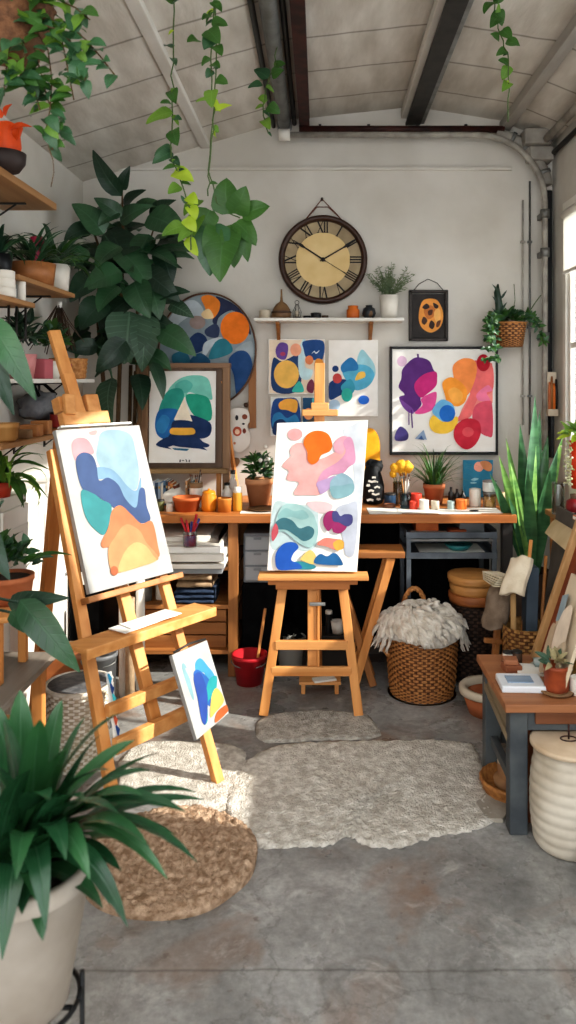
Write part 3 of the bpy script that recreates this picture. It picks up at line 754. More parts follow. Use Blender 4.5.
# small dark picture
c5 = wallrect(412, 294, 445, 338, 4.42)
t = canvas('dark_picture', c5, rq(118, 150, 208, 270), [
 ('#E39A4A', [(137,200),(145,172),(160,163),(185,166),(200,190),(203,215),(195,240),(172,255),(150,247),(138,228)]),
 ('#C0743A', [(150,195),(165,180),(182,192),(176,212),(160,218)]), ('#EDB56A', [(178,200),(192,190),(196,215),(184,228)]), ('#3A2A26', [(146,186),(158,176),(166,186),(155,192)]), ('#3A2A26', [(176,174),(190,182),(186,190),(178,186)]),
 ('#4A3026', [(150,212),(160,222),(152,234),(144,226)]), ('#3A2A26', [(170,222),(180,232),(174,246),(164,238)]), ('#6A3F2A', [(186,226),(196,222),(192,238),(184,240)]), ('#5A3626', [(162,196),(174,193),(172,206),(163,208)])],
 'small dark framed picture of an orange medallion hanging on a wire loop', .012, m=mat('picture_dark', '#2A2626', .7, '#373230', 20))
TLf, BRf = P(409, 290, 4.42), P(448, 341, 4.42); mb = MB(); w = .017
for lo, hi in (((TLf.x, 4.41, BRf.z), (TLf.x + w, 4.445, TLf.z)), ((BRf.x - w, 4.41, BRf.z), (BRf.x, 4.445, TLf.z)),
               ((TLf.x, 4.41, TLf.z - w), (BRf.x, 4.445, TLf.z)), ((TLf.x, 4.41, BRf.z), (BRf.x, 4.445, BRf.z + w))): mb.box2(lo, hi)
mb.build('frame', mat('frame_black', '#2B2522', .5, '#3A322D', 20), t, .003)
mb = MB(); mb.tube([P(414, 290, 4.43), P(419, 284, 4.43), P(428, 279, 4.435), P(437, 283, 4.43), P(443, 290, 4.43)], .0022, 6); mb.build('hanging_wire', METD, t)

# round panel painting with its wooden slat
cx, cy = 207.5, 350.0; rx, ry = 49 / F * 4.40, 57.5 / F * 4.40; cc = P(cx, cy, 4.40)
t = T('round_panel_painting', cc - V((0, 0, ry)), 'large round wood-rimmed painting of orange and navy pebbles, half behind the corner plant', 'painting')
def ering(r0, y): return [cc + V((rx * r0 * math.cos(a), y, ry * r0 * math.sin(a))) for a in [2 * PI * i / 64 for i in range(64)]]
mb = MB(); b = mb.add(ering(.98, 0) + ering(.98, .02)); mb.face([b + i for i in range(64)]); mb.face([b + 64 + i for i in reversed(range(64))]); mb.build('panel', paint('#8E9AA0'), t)
mb = MB(); rings = [ering(.97, -.012), ering(1.0, -.012), ering(1.0, .025), ering(.97, .025)]; b = mb.add(sum(rings, []))
for k in range(4):
    for i in range(64):
        j = (i + 1) % 64; q = (k + 1) % 4; mb.face([b + k * 64 + i, b + k * 64 + j, b + q * 64 + j, b + q * 64 + i], 0, True)
mb.build('rim', wood('rim_brown', '#6B4A33', '#4A3022', 'z'), t)
x0, x1, y0, y1 = 310 - 196, 310 + 196, 360 - 230, 360 + 230
cr = [cc + V((-rx, 0, ry)), cc + V((rx, 0, ry)), cc + V((rx, 0, -ry)), cc + V((-rx, 0, -ry))]
def circ(u, v):
    a, b_ = u * 2 - 1, v * 2 - 1; r = math.hypot(a, b_); k = min(1, .965 / max(r, 1e-6)); return (a * k + 1) / 2, (b_ * k + 1) / 2
mb, mats = art_mesh(cr, rq(x0, y0, x1, y1), [
 ('#B9C2C8', [(190,190),(250,160),(290,190),(290,225),(240,225),(180,270),(140,330),(120,300)]),
 ('#28304F', [(345,145),(420,180),(470,240),(480,300),(420,205),(360,225),(345,260),(330,240),(360,180)]),
 ('#E8862B', [(285,150),(320,140),(358,165),(355,205),(330,235),(310,220),(300,190)]), ('#E6C99A', [(285,215),(315,195),(335,230),(300,235)]),
 ('#A08C86', ell(270,250,32,27)), ('#34405F', [(300,280),(340,255),(358,275),(350,310),(310,305)]), ('#223B66', [(235,320),(270,290),(305,310),(305,350),(260,375),(235,355)]),
 ('#C2CBD1', [(300,330),(350,310),(370,315),(330,345),(300,385),(290,370)]), ('#EE7D1C', ell(420,272,58,65)),
 ('#2E7F8F', [(315,390),(340,330),(380,315),(410,350),(400,375),(340,395)]), ('#2E6F86', [(170,380),(220,365),(240,410),(180,420)]), ('#23577A', [(240,400),(280,372),(320,400),(310,420),(250,425)]),
 ('#9FAAB0', [(420,360),(460,330),(490,330),(490,390),(460,365)]), ('#1D4A7E', [(395,400),(430,365),(470,370),(490,420),(480,500),(430,545),(415,460)]),
 ('#5A6E7A', [(200,440),(300,440),(380,420),(400,480),(390,570),(300,585),(220,540)])], circ)
mb.build('painted_shapes', mats, t)
mb = MB(); mb.box2((XX(248.5, 4.43), 4.425, ZZ(428, 4.43)), (XX(256, 4.43), 4.445, ZZ(340, 4.43))); tag(mb.build('wall_slat', OAK, None, .002, P(252, 428, 4.43)), 'narrow upright wooden slat on the wall beside the round painting', 'slat')
# ------------------------------------------------------------------ helpers for small wares
def pot_prof(rb, rt, h, th=.008, rim=0.0, rimh=.02):
    p = [(.0, 0), (rb, 0)]
    if rim: p += [(rt, h - rimh), (rt + rim, h - rimh), (rt + rim, h), (rt + rim - th, h), (rt - th, h * .86), (.0, h * .86)]
    else: p += [(rb + (rt - rb) * .5, h * .5), (rt, h), (rt - th, h), (rt - th - .002, h * .86), (0, h * .86)]
    return p
def pot(parent, loc, rb, rt, h, m, rim=0.0, rimh=.02, name='pot', soil=True, n=28, prof=None):
    mb = MB(); mb.lathe(prof or pot_prof(rb, rt, h, .008, rim, rimh), loc, n); o = mb.build(name, m, parent)
    if soil:
        s = MB(); r = rt - .01; s.lathe([(0, h * .9 + .006), (r * .6, h * .9 + .004), (r, h * .88)], loc, 18)
        s.build('soil', SOIL, o)
    return o
def jar(name, loc, r, h, m, label, cat='jar', group=None, lid=None, content=None, prof=None, n=22):
    loc = V(loc); t = T(name, loc, label, cat, group)
    MB().lathe(prof or [(0, 0), (r * .93, 0), (r, h * .06), (r, h * .94), (r * .95, h), (r * .85, h), (r * .85, h * .8), (0, h * .8)], loc, n).build('body', m, t)
    if lid: MB().lathe([(r * 1.02, h * .98), (r * 1.03, h * 1.0), (r * 1.03, h * 1.12), (r * .9, h * 1.15), (0, h * 1.15)], loc, n).build('lid', lid, t)
    if content: MB().lathe([(0, h * .06), (r * .85, h * .06), (r * .85, h * content[1]), (0, h * content[1])], loc, n).build('contents', content[0], t)
    return t
def brushes(t, loc, h, r, n, cols, L=(.1, .16), seed=1, name='brush'):
    q = random.Random(seed); loc = V(loc)
    for i in range(n):
        a = q.random() * 6.28; d = V((math.cos(a) * r * .6, math.sin(a) * r * .6, 0)); l = q.uniform(*L)
        p0 = loc + d * .3 + V((0, 0, h * .5)); p1 = loc + d * 1.9 + V((0, 0, h * .5 + l))
        g = p0.lerp(p1, .8)
        o = MB().tube([p0, p0.lerp(p1, .5), g], [.0022, .003, .0022], 6).build(name, cols[i % len(cols)], t)
        MB().tube([g, p0.lerp(p1, .88)], .0032, 6).build('ferrule', METG, o)
        MB().tube([p0.lerp(p1, .88), p0.lerp(p1, .95), p1], [.0035, .0042, .001], 6).build('bristles', mat('bristle', '#7A4B2A', .8, '#3A2A20', 50), o)
def bush(mb, c, rad, n, L, W, seed=0, shape='ovate', up=.3, m=1, droop=0, cols=1, flat=.5):
    """Leaves growing outward from c, filling an ellipsoid of radii rad."""
    q = random.Random(seed); c = V(c)
    for i in range(n):
        a = q.random() * 2 * PI; e = q.uniform(-.35, 1) + up; e = max(-1.2, min(1.45, e))
        d = V((math.cos(a) * math.cos(e), math.sin(a) * math.cos(e), math.sin(e)))
        k = q.uniform(.25, 1)
        b = c + V((d.x * rad[0], d.y * rad[1], d.z * rad[2])) * k
        d2 = (d + V((q.gauss(0, .5), q.gauss(0, .5), q.gauss(0, .4) - droop))).normalized()
        l = L * q.uniform(.65, 1.2)
        mb.leaf(b, b + d2 * l, W * q.uniform(.75, 1.2), (q.gauss(0, .5), -.6, 1), shape, .1, q.randrange(cols), .2, 5)
    return mb
def tuft(mb, c, n, L, W, seed=0, spread=1.0, shape='strap', droop=.5, cols=1, k=7, lift=1.0, base=.02):
    """Arching straps from a crown."""
    q = random.Random(seed); c = V(c)
    for i in range(n):
        a = 2 * PI * (i * .381966) + q.gauss(0, .25); el = lift * (1.45 - spread * q.random() ** .8 * 1.25)
        l = L * q.uniform(.65, 1.1); p = c + V((math.cos(a), math.sin(a), 0)) * base * q.random(); pts = [p]; e = el
        for j in range(k):
            p = p + V((math.cos(a) * math.cos(e), math.sin(a) * math.cos(e), math.sin(e))) * (l / k); pts.append(p)
            e -= droop * (1.0 - .3 * math.sin(el)) * (j + 1) / k * q.uniform(.5, 1)
        mb.leafpath(pts, W * q.uniform(.8, 1.15), shape, q.randrange(cols), .3)
    return mb

# ------------------------------------------------------------------ clock
Cc = P(323, 259.5, 4.41); RC = 44.5 / F * 4.41
t = T('wall_clock', Cc - V((0, 0, RC)), 'big round wall clock with Roman numerals and parchment dial, hands at ten past ten', 'clock')
M90 = Matrix.Rotation(PI / 2, 3, 'X')
def turned(mb, c):   # lathe built along z turned to face the room (-Y)
    for i, p in enumerate(mb.v): mb.v[i] = M90 @ p + V(c)
    return mb
turned(MB().lathe([(RC * .86, -.01), (RC * .885, .018), (RC * .93, .026), (RC * .985, .018), (RC, 0), (RC, -.03), (0, -.03)], (0, 0, 0), 72), Cc).build('rim', wood('clock_rim', '#4A3024', '#2C1C15', 'x', .4), t)
DIAL = mat('dial_outer', '#B5A382', .6, '#8E7C60', 6, detail=6); DIALI = mat('dial_inner', '#E2C893', .6, '#D2B47C', 5)
turned(MB().lathe([(RC * .88, -.008), (RC * .6, -.0078)], (0, 0, 0), 72), Cc).build('dial', DIAL, t)
turned(MB().lathe([(RC * .61, -.0072), (0.0, -.0072)], (0, 0, 0), 72), Cc).build('dial_centre', DIALI, t)
INK = mat('ink', '#1A1512', .6)
def glyph(ch):   # strokes in a unit box: (x0,z0,x1,z1,width), and the advance
    if ch == 'I': return [(.0, -.5, .0, .5, .15), (-.13, .5, .13, .5, .06), (-.13, -.5, .13, -.5, .06)], .28
    if ch == 'V': return [(-.26, .5, .0, -.5, .17), (.26, .5, .0, -.5, .07), (-.38, .5, -.14, .5, .06), (.14, .5, .38, .5, .06)], .62
    return [(-.26, .5, .26, -.5, .17), (.26, .5, -.26, -.5, .07), (-.38, .5, -.14, .5, .06), (.14, .5, .38, .5, .06), (-.38, -.5, -.14, -.5, .06), (.14, -.5, .38, -.5, .06)], .62
for k, s in enumerate(['XII', 'I', 'II', 'III', 'IIII', 'V', 'VI', 'VII', 'VIII', 'IX', 'X', 'XI']):
    a = -k * PI / 6; mb = MB(); hgt = RC * .25; tot = sum(glyph(c)[1] for c in s); x = -tot / 2
    rot = Matrix.Rotation(-a, 3, 'Y'); cen = rot @ V((0, 0, RC * .735)); wsc = hgt * (.72 if len(s) > 3 else .85)
    for ch in s:
        st, adv = glyph(ch)
        for (x0, z0, x1, z1, w) in st:
            p0 = V(((x + adv / 2 + x0) * wsc, 0, z0 * hgt)); p1 = V(((x + adv / 2 + x1) * wsc, 0, z1 * hgt))
            mb.ribbon([Cc + cen + rot @ p0 + V((0, .0055, 0)), Cc + cen + rot @ p1 + V((0, .0055, 0))], w * wsc, (0, -1, 0))
        x += adv
    mb.build('numeral', INK, t)
mb = MB()
for k in range(60):
    a = 2 * PI * k / 60; q = V((math.sin(a), 0, math.cos(a))); mb.ribbon([Cc + q * RC * .865 + V((0, .006, 0)), Cc + q * RC * .882 + V((0, .006, 0))], .004 if k % 5 else .007, (0, -1, 0))
mb.build('minute_track', INK, t)
def hand(name, ang, L, w, tail, y):
    q = V((math.sin(ang), 0, math.cos(ang))); mb = MB()
    pts = [Cc - q * tail, Cc, Cc + q * L * .6, Cc + q * L * .72, Cc + q * L * .8, Cc + q * L]
    mb.ribbon([p + V((0, y, 0)) for p in pts], [w * .7, w, w * .8, w * 1.9, w * .8, w * .3], (0, -1, 0)); mb.build(name, INK, t)
hand('hour_hand', math.radians(-57), RC * .80, .010, .02, -.004); hand('minute_hand', math.radians(60), RC * .86, .009, .02, -.006); hand('second_hand', math.radians(122), RC * .80, .0035, .03, -.008)
turned(MB().lathe([(0, .012), (.009, .011), (.012, .004), (.012, -.006)], (0, 0, 0), 16), Cc).build('centre_cap', INK, t)
apex = P(322, 199, 4.43); mb = MB()
mb.tube([P(306, 219, 4.42), apex, P(341, 219, 4.42)], .004, 6); mb.tube([P(306, 219, 4.42), P(317, 207, 4.43), P(328, 207, 4.43), P(341, 219, 4.42)], .003, 6)
mb.build('hanging_cord', mat('leather', '#6A3C2A', .7), t)
turned(MB().lathe([(0, .012), (.008, .01), (.008, -.02)], (0, 0, 0), 10), apex).build('nail', METD, t)

# ------------------------------------------------------------------ shelf beneath the clock
SZ = 1.85
t = T('wall_shelf', (.055, 4.36, SZ - .02), 'narrow white shelf on two wooden brackets beneath the clock', 'shelf')
MB().box2((XX(254, 4.27), 4.27, SZ - .018), (XX(404, 4.27), YB, SZ)).build('board', WHITEP, t, .003)
for px in (278, 371):
    x = XX(px, 4.36); mb = MB(); mb.beam((x, 4.44, SZ - .018), (x, 4.44, SZ - .125), .02, .018, (0, 1, 0)); mb.beam((x, 4.43, SZ - .11), (x, 4.31, SZ - .025), .018, .02); mb.box((x, 4.37, SZ - .024), (.022, .13, .012))
    mb.build('bracket', OAK, t, .002)
CAKED = mat('clay_dark', '#5B4231', .6, '#3E2C20', 12); CLAYB = mat('clay_brown', '#8A6A48', .55, '#6E5136', 10)
jar('small_bowl', (XX(265, 4.35), 4.35, SZ), .033, .05, CREAM, 'squat pale brown pot at the plant end of the clock shelf', 'pot')
tt = jar('stem_flask', (XX(281.5, 4.36), 4.36, SZ), .055, .15, CLAYB, 'onion-shaped brown flask with a long thin neck on the clock shelf', 'flask',
    prof=[(0, 0), (.05, 0), (.056, .02), (.05, .055), (.03, .085), (.008, .10), (.005, .14), (.005, .17), (.003, .17), (0, .165)])
MB().lathe([(.0505, .03), (.059, .034), (.055, .044)], (XX(281.5, 4.36), 4.36, SZ), 20).build('band', CAKED, tt)
tt = T('wire_lantern', (XX(297, 4.36), 4.36, SZ), 'tiny dark wire lantern beside the long-necked flask', 'lantern')
c = V((XX(297, 4.36), 4.36, SZ)); MB().lathe([(0, 0), (.026, 0), (.026, .008), (.018, .012), (0, .012)], c, 14).build('base', METD, tt)
mb = MB(); 
for a in range(6):
    q = V((math.cos(a * PI / 3), math.sin(a * PI / 3), 0)); mb.tube([c + q * .02 + V((0, 0, .01)), c + q * .024 + V((0, 0, .04)), c + q * .006 + V((0, 0, .085))], .0018, 5)
mb.tube([c + V((.012 * math.cos(x), 0, .095 + .012 * math.sin(x))) for x in [i * PI / 5 for i in range(11)]], .0018, 5); mb.build('cage', METD, tt)
MB().lathe([(0, .012), (.012, .012), (.012, .045), (0, .047)], c, 12).build('candle', CREAM, tt)
for i, (px, r, h, m, l) in enumerate([(307, .022, .018, METK, 'tiny black dish on the clock shelf, nearest the lantern'), (316, .03, .03, METK, 'low black lidded tin in the middle of the clock shelf'), (325, .02, .02, CAKED, 'tiny dark brown pot between the black tin and the orange jar')]):
    jar('small_dish', (XX(px, 4.36), 4.36, SZ), r, h, m, l, 'dish', lid=METD if i == 1 else None)
jar('orange_jar', (XX(353, 4.36), 4.36, SZ), .036, .075, TERRAO, 'glossy orange jar with a narrower collar on the clock shelf', 'jar',
    prof=[(0, 0), (.032, 0), (.037, .012), (.037, .05), (.028, .06), (.03, .075), (.025, .075), (.024, .055), (0, .05)])
tt = jar('round_vase', (XX(369, 4.36), 4.36, SZ), .038, .07, mat('vase_black', '#23262A', .4, '#34383C', 10), 'round dark vase with a tan patch between the orange jar and the white pot', 'vase',
    prof=[(0, 0), (.025, 0), (.04, .03), (.034, .06), (.018, .068), (.02, .078), (.014, .078), (0, .06)])
MB().ellipsoid((XX(370, 4.36), 4.332, SZ + .03), (.016, .012, .02)).build('patch', CLAYB, tt)
x = XX(389, 4.36); tt = T('shelf_plant', (x, 4.36, SZ), 'wispy grey-green herb in a white pot at the window end of the clock shelf', 'potted plant')
pot(tt, (x, 4.36, SZ), .046, .055, .135, CERAM)
mb = MB(); q = random.Random(3)
for i in range(70):
    a = q.random() * 6.28; e = q.uniform(.55, 1.5); l = q.uniform(.1, .21); b0 = V((x, 4.36, SZ + .12)); d = V((math.cos(a) * math.cos(e), math.sin(a) * math.cos(e) * .4, math.sin(e)))
    tip = b0 + d * l; mb.tube([b0, b0.lerp(tip, .5) + V((0, 0, .01)), tip], .0012, 4)
    for k in range(8):
        p = b0.lerp(tip, .3 + .09 * k); s = V((q.gauss(0, 1), q.gauss(0, .5), q.gauss(.3, .5))).normalized() * .026; mb.leaf(p, p + s, .005, (0, -1, .3), 'lance', 0, 0, 0, 3)
mb.build('foliage', mat('herb', '#7C8A6C', .7, '#5F6F52', 20, trans=.2), tt)

# ------------------------------------------------------------------ wall basket of greenery
bx = P(509, 347, 4.33); tt = T('hanging_basket', bx, 'wicker basket of trailing green plants hung on the wall above the bright abstract', 'hanging basket')
def weave(nst, amp, ph=0):
    return lambda t, i, z: amp * math.sin(t * nst + (i % 2) * PI)
mb = MB(); mb.wicker(bx, [(.072, 0), (.08, .04), (.094, .13)], 30, 14, .003); mb.lathe([(0, 0), (.073, .001)], bx, 40); mb.lathe([(.094, .13), (.102, .137), (.09, .14), (.085, .1), (0, .1)], bx, 48); mb.build('basket', [WICKL, WICKS], tt)
mb = MB(); q = random.Random(5)
bush(mb, bx + V((0, -.01, .15)), (.12, .07, .05), 90, .05, .028, 11, cols=2)
for k in range(14):
    s = bx + V((-.07 + q.gauss(0, .02), -.05 + q.gauss(0, .02), .15)); p = s
    for j in range(9):
        p = p + V((-.012 if j < 4 else q.gauss(0, .006), -.004, .012 - .009 * j)); 
        for z in range(2): dd = V((q.gauss(0, 1), q.gauss(-.3, .5), q.gauss(-.2, .6))).normalized() * .035; mb.leaf(p, p + dd, .02, (0, -1, .4), 'ovate', .1, q.randrange(2), .2, 4)
for k in range(8):
    p = bx + V((.07, -.03 + q.gauss(0, .02), .16))
    for j in range(8):
        p = p + V((.014, 0, .012 - .008 * j)); dd = V((q.gauss(.3, 1), q.gauss(-.3, .5), q.gauss(0, .6))).normalized() * .04; mb.leaf(p, p + dd, .018, (0, -1, .4), 'ovate', .1, q.randrange(2), .2, 4)
mb.build('foliage', [LEAFM, LEAFD], tt)
mb = MB(); p = P(500, 322, 4.33); mb.tube([p, P(499, 305, 4.33), P(497, 292, 4.33), P(498, 284, 4.33)], [.02, .022, .018, .004], 9)
for k in range(5): mb.leaf(P(500, 318 - 6 * k, 4.32), P(507 if k % 2 else 492, 308 - 6 * k, 4.32), .014, (0, -1, .2), 'lance', .05, 0, .3, 4)
mb.build('cactus_spike', LEAFK, tt)
mb = MB(); mb.tube([P(529, 312, 4.33), P(535, 303, 4.33), P(541, 295, 4.33)], .003, 5); mb.tube([P(512, 318, 4.33), P(515, 300, 4.34), P(514, 284, 4.35)], .002, 5); mb.build('stem', STEM, tt)
mb = MB(); mb.box((bx.x, 4.44, bx.z + .16), (.03, .02, .04)); mb.tube([(bx.x, 4.44, bx.z + .16), (bx.x, 4.425, bx.z + .15)], .006, 8); mb.build('wall_hook', METD, tt)

# ------------------------------------------------------------------ workbench
DZ = .825
t = T('workbench', (.0, 4.1, 0), 'long wooden worktop running along the clock wall', 'workbench')
MB().box2((-1.03, 3.80, DZ - .042), (.985, YB - .005, DZ)).build('worktop', DESKW, t, .004)
for x in (.945,):
    for y in (3.85, 4.38): MB().box2((x - .025, y - .025, 0), (x + .025, y + .025, DZ - .042)).build('leg', METD, t)
MB().box2((-.40, 4.36, DZ - .13), (.93, 4.38, DZ - .042)).build('rail', METD, t)
mb = MB(); b = mb.add([]); nx = 80  # black sheet standing in for the shade under the worktop
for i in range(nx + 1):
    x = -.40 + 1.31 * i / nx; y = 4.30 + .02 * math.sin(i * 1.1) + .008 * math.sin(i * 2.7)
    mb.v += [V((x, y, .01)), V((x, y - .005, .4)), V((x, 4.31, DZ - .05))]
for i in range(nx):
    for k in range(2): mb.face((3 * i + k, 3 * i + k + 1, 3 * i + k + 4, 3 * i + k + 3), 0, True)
tag(mb.build('shade_backing', BLACK, None, 0, (.25, 4.3, 0)), 'black sheet added as the deep shade along the wall under the worktop', 'cloth')
# open cabinet carrying the plant end of the worktop
t = T('open_cabinet', (-.75, 4.1, 0), 'open wooden shelf unit stacked with papers and cloth under the worktop', 'cabinet')
xa, xb, ya, yb2 = -1.02, -.415, 3.84, 4.40
for x in (xa, xb - .05):
    for y in (ya, yb2 - .04): MB().box2((x, y, 0), (x + .05, y + .04, DZ - .043)).build('post', OAK, t, .003)
for z in (.555, .36, .13): MB().box2((xa + .005, ya + .01, z - .02), (xb - .005, yb2, z)).build('shelf_board', OAKX, t, .002)
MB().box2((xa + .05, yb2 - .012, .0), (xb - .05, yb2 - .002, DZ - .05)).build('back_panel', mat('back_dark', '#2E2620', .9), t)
# paper stacks in the cabinet
z = .556; q = random.Random(4)
for i, (h, m, l, dx, yf, w) in enumerate([(.028, GREYP, 'grey flat folder at the bottom of the paper stack', .0, 3.70, .49), (.022, PAPER, 'thin white portfolio second from the bottom of the stack', .012, 3.68, .485),
        (.012, DRIFTX, 'thin tan board sandwiched inside the paper stack', .0, 3.72, .48), (.035, PAPER, 'thick white paper block in the middle of the stack', .01, 3.67, .485), (.03, CANV, 'pale cream portfolio below the open tray', -.008, 3.70, .48)]):
    mb = MB(); mb.box((-.722 + dx, (yf + 4.3) / 2, z + h / 2), (w, 4.3 - yf, h), Matrix.Rotation(q.gauss(0, .015), 3, 'Z'))
    if m is PAPER:
        pass
    o = tag(mb.build('paper_stack', m, None, .002, (-.742 + dx, 4.0, z)), l, 'papers', 'flat papers stacked in the open cabinet'); z += h + .001
PST = z
tt = T('paper_tray', (-.70, 3.95, z), 'open white tray of loose sheets on top of the paper stack', 'tray'); mb = MB()
mb.box2((-.95, 3.74, z), (-.49, 4.25, z + .008)); mb.box2((-.95, 3.74, z), (-.94, 4.25, z + .045)); mb.box2((-.50, 3.74, z), (-.50, 4.25, z + .045)); mb.build('tray', CERAM, tt, .002)
MB().box((-.74, 4.0, z + .019), (.36, .44, .02), Matrix.Rotation(.04, 3, 'Z')).build('sheets', PAPER, tt)
# folded cloths
def folded(name, c, w, dpt, h, layers, m, label, seed):
    t = T(name, c, label, 'cloth'); q = random.Random(seed); c = V(c)
    for k in range(layers):
        z = c.z + h * k / layers; mb = MB(); hh = h / layers * .96; n = 14
        prof = []
        b = mb.add([]); rows = 12
        for i in range(rows + 1):
            u = -1 + 2 * i / rows
            for j in range(n):
                a = 2 * PI * j / n; ex = math.copysign(abs(math.cos(a)) ** .5, math.cos(a)); ez = math.copysign(abs(math.sin(a)) ** .7, math.sin(a))
                wob = noise.noise(V((u * 2 + seed, a, k * 3.1))) * .012
                mb.v.append(V((c.x + u * (w / 2) + wob, c.y + ex * dpt / 2 + wob, z + hh / 2 + ez * hh / 2 * (1 + wob * 8))))
        for i in range(rows):
            for j in range(n): jj = (j + 1) % n; mb.face((i * n + j, i * n + jj, (i + 1) * n + jj, (i + 1) * n + j), 0, True)
        mb.face(list(range(n))[::-1]); mb.face([rows * n + j for j in range(n)])
        mb.build('fold', m, t)
    return t
JEAN = mat('denim', '#36455C', .9, '#27344A', 60, bump=.2, bscale=200); BEIGE = mat('cloth_beige', '#B99F80', .9, '#A0866A', 30, bump=.3, bscale=150)
folded('folded_cloth', (-.64, 3.98, .361), .20, .25, .075, 3, JEAN, 'folded dark blue cloths under the beige bundle in the cabinet', 2)
folded('folded_cloth', (-.64, 3.97, .438), .18, .22, .075, 2, BEIGE, 'rumpled beige cloth bundle on top of the blue folded cloths', 5)
tt = T('wooden_crate', (-.70, 4.05, .131), 'slatted wooden crate on the lowest shelf of the open cabinet', 'crate')
for k in range(3): MB().box2((-.94, 3.89, .132 + .066 * k), (-.48, 3.905, .192 + .066 * k)).build('slat', OAKX, tt, .002)
mb = MB(); mb.box2((-.94, 3.905, .132), (-.925, 4.3, .325)); mb.box2((-.495, 3.905, .132), (-.48, 4.3, .325)); mb.box2((-.94, 4.285, .132), (-.48, 4.3, .325)); mb.box2((-.93, 3.9, .132), (-.49, 4.29, .14)); mb.build('box', OAK, tt, .002)
jar('spray_can', (-.895, 3.93, .361), .026, .13, METG, 'slim grey can beside the folded blue cloths', 'can', lid=METK)
jar('spray_can', (-.83, 3.95, .361), .024, .11, CERAM, 'slim white can beside the folded blue cloths', 'can', lid=METG)
tt = jar('brush_glass', (XX(190, 3.71), 3.71, PST), .034, .075, GLASS, 'clear jar of red and violet brushes standing before the worktop edge', 'jar', content=(mat('violet_mix', '#5A4A78', .5, '#A33A48', 30), .7))
q = random.Random(9)
for i in range(9):
    a = q.random() * 6.28; p = V((XX(190, 3.71), 3.71, PST + .02)); MB().tube([p, p + V((math.cos(a) * .045, math.sin(a) * .03, q.uniform(.09, .14)))], [.004, .006], 6).build('brush', [paint('#B02A35'), paint('#C8323C'), paint('#4A4A90')][i % 3], tt)
# things under the worktop
tt = T('drawer_tower', (-.35, 4.08, 0), 'black fabric cupboard with pale grey plastic drawers above, in the gloom under the worktop', 'cabinet')
MB().box2((-.405, 3.95, 0), (-.215, 4.25, .44)).build('cupboard', BLACK, tt, .01)
MB().box2((-.40, 3.97, .441), (-.25, 4.25, .70)).build('drawer_case', GREYP, tt, .006)
for k in range(3):
    o = MB().box2((-.39, 3.958, .455 + .08 * k), (-.262, 3.972, .525 + .08 * k)).build('drawer', mat('grey_pale', '#A9ACAE', .5), tt, .004)
    MB().box2((-.345, 3.948, .51 + .08 * k), (-.305, 3.96, .52 + .08 * k)).build('handle', GREYP, o)
def bucket(name, c, rb, rt, h, m, label, handle=True):
    t = T(name, c, label, 'bucket'); c = V(c)
    MB().lathe([(0, .004), (rb, 0), (rt, h - .02), (rt + .006, h - .018), (rt + .007, h), (rt - .004, h), (rb - .004, .012), (0, .012)], c, 30).build('body', m, t)
    if handle: MB().tube([c + V((rt * 1.06 * math.cos(a), -.02 - rt * .62 * math.sin(a), h - .03 - rt * .25 * math.sin(a))) for a in [PI * i / 12 for i in range(13)]], .003, 6).build('bail_handle', METG, t)
    return t
REDP = mat('red_plastic', '#B3202A', .4, '#9A1A24', 8)
bucket('bucket', (-.35, 3.77, 0), .063, .082, .145, REDP, 'red plastic bucket on the floor under the worktop')
tt = tag(MB().beam((-.325, 3.80, .014), (-.278, 3.86, .34), .03, .014, (1, 0, 0)).build('wooden_paddle', PINE, None, .003, (-.325, 3.8, .015)), 'plain wooden paddle standing upright in the red bucket', 'paddle')
tt = bucket('bucket', (-.155, 3.97, 0), .058, .075, .16, mat('bucket_grey', '#B9B6AE', .6), 'grey-white bucket behind the central easel legs', False)
mb = MB(); bush(mb, (-.155, 3.97, .16), (.05, .05, .03), 26, .05, .035, 3); mb.build('rags', BLACK, tt)
# trestle stool behind the easel
t = T('folding_trestle', (.21, 3.74, 0), 'wooden folding trestle with slanting legs under the worktop', 'trestle')
MB().box2((.02, 3.66, .64), (.41, 3.84, .672)).build('top_board', OAKX, t, .004)
for y in (3.68, 3.81):
    MB().beam((.345, y, .64), (.165, y, .01), .022, .04, (1, 0, 0)).build('leg', PINE, t, .003)
    MB().beam((.06, y + .024, .64), (.26, y + .024, .01), .022, .036, (1, 0, 0)).build('leg', OAK, t, .003)
MB().beam((.27, 3.68, .32), (.27, 3.83, .32), .02, .02).build('stretcher', OAK, t, .002)
tt = jar('enamel_pot', (.10, 3.78, .673), .045, .07, METK, 'dark enamel pot on the trestle top beside the easel', 'pot')
t = T('crate_stand', (.085, 3.93, 0), 'low dark crate under the worktop behind the easel', 'crate')
MB().box2((.0, 3.86, 0), (.19, 4.02, .2)).build('box', mat('crate_dark', '#2B2723', .8), t, .004)
MB().box2((.005, 3.85, .13), (.185, 3.86, .17)).build('slat', OAKX, t, .002)
jar('plant_pot', (.09, 3.90, .201), .036, .065, CERAM, 'small empty white pot on the dark crate behind the easel', 'pot', prof=[(0, 0), (.026, 0), (.036, .065), (.031, .065), (.024, .01), (0, .01)])
jar('glue_bottle', (.045, 3.91, .201), .018, .10, METK, 'slim black bottle on the dark crate behind the easel', 'bottle', lid=CERAM)
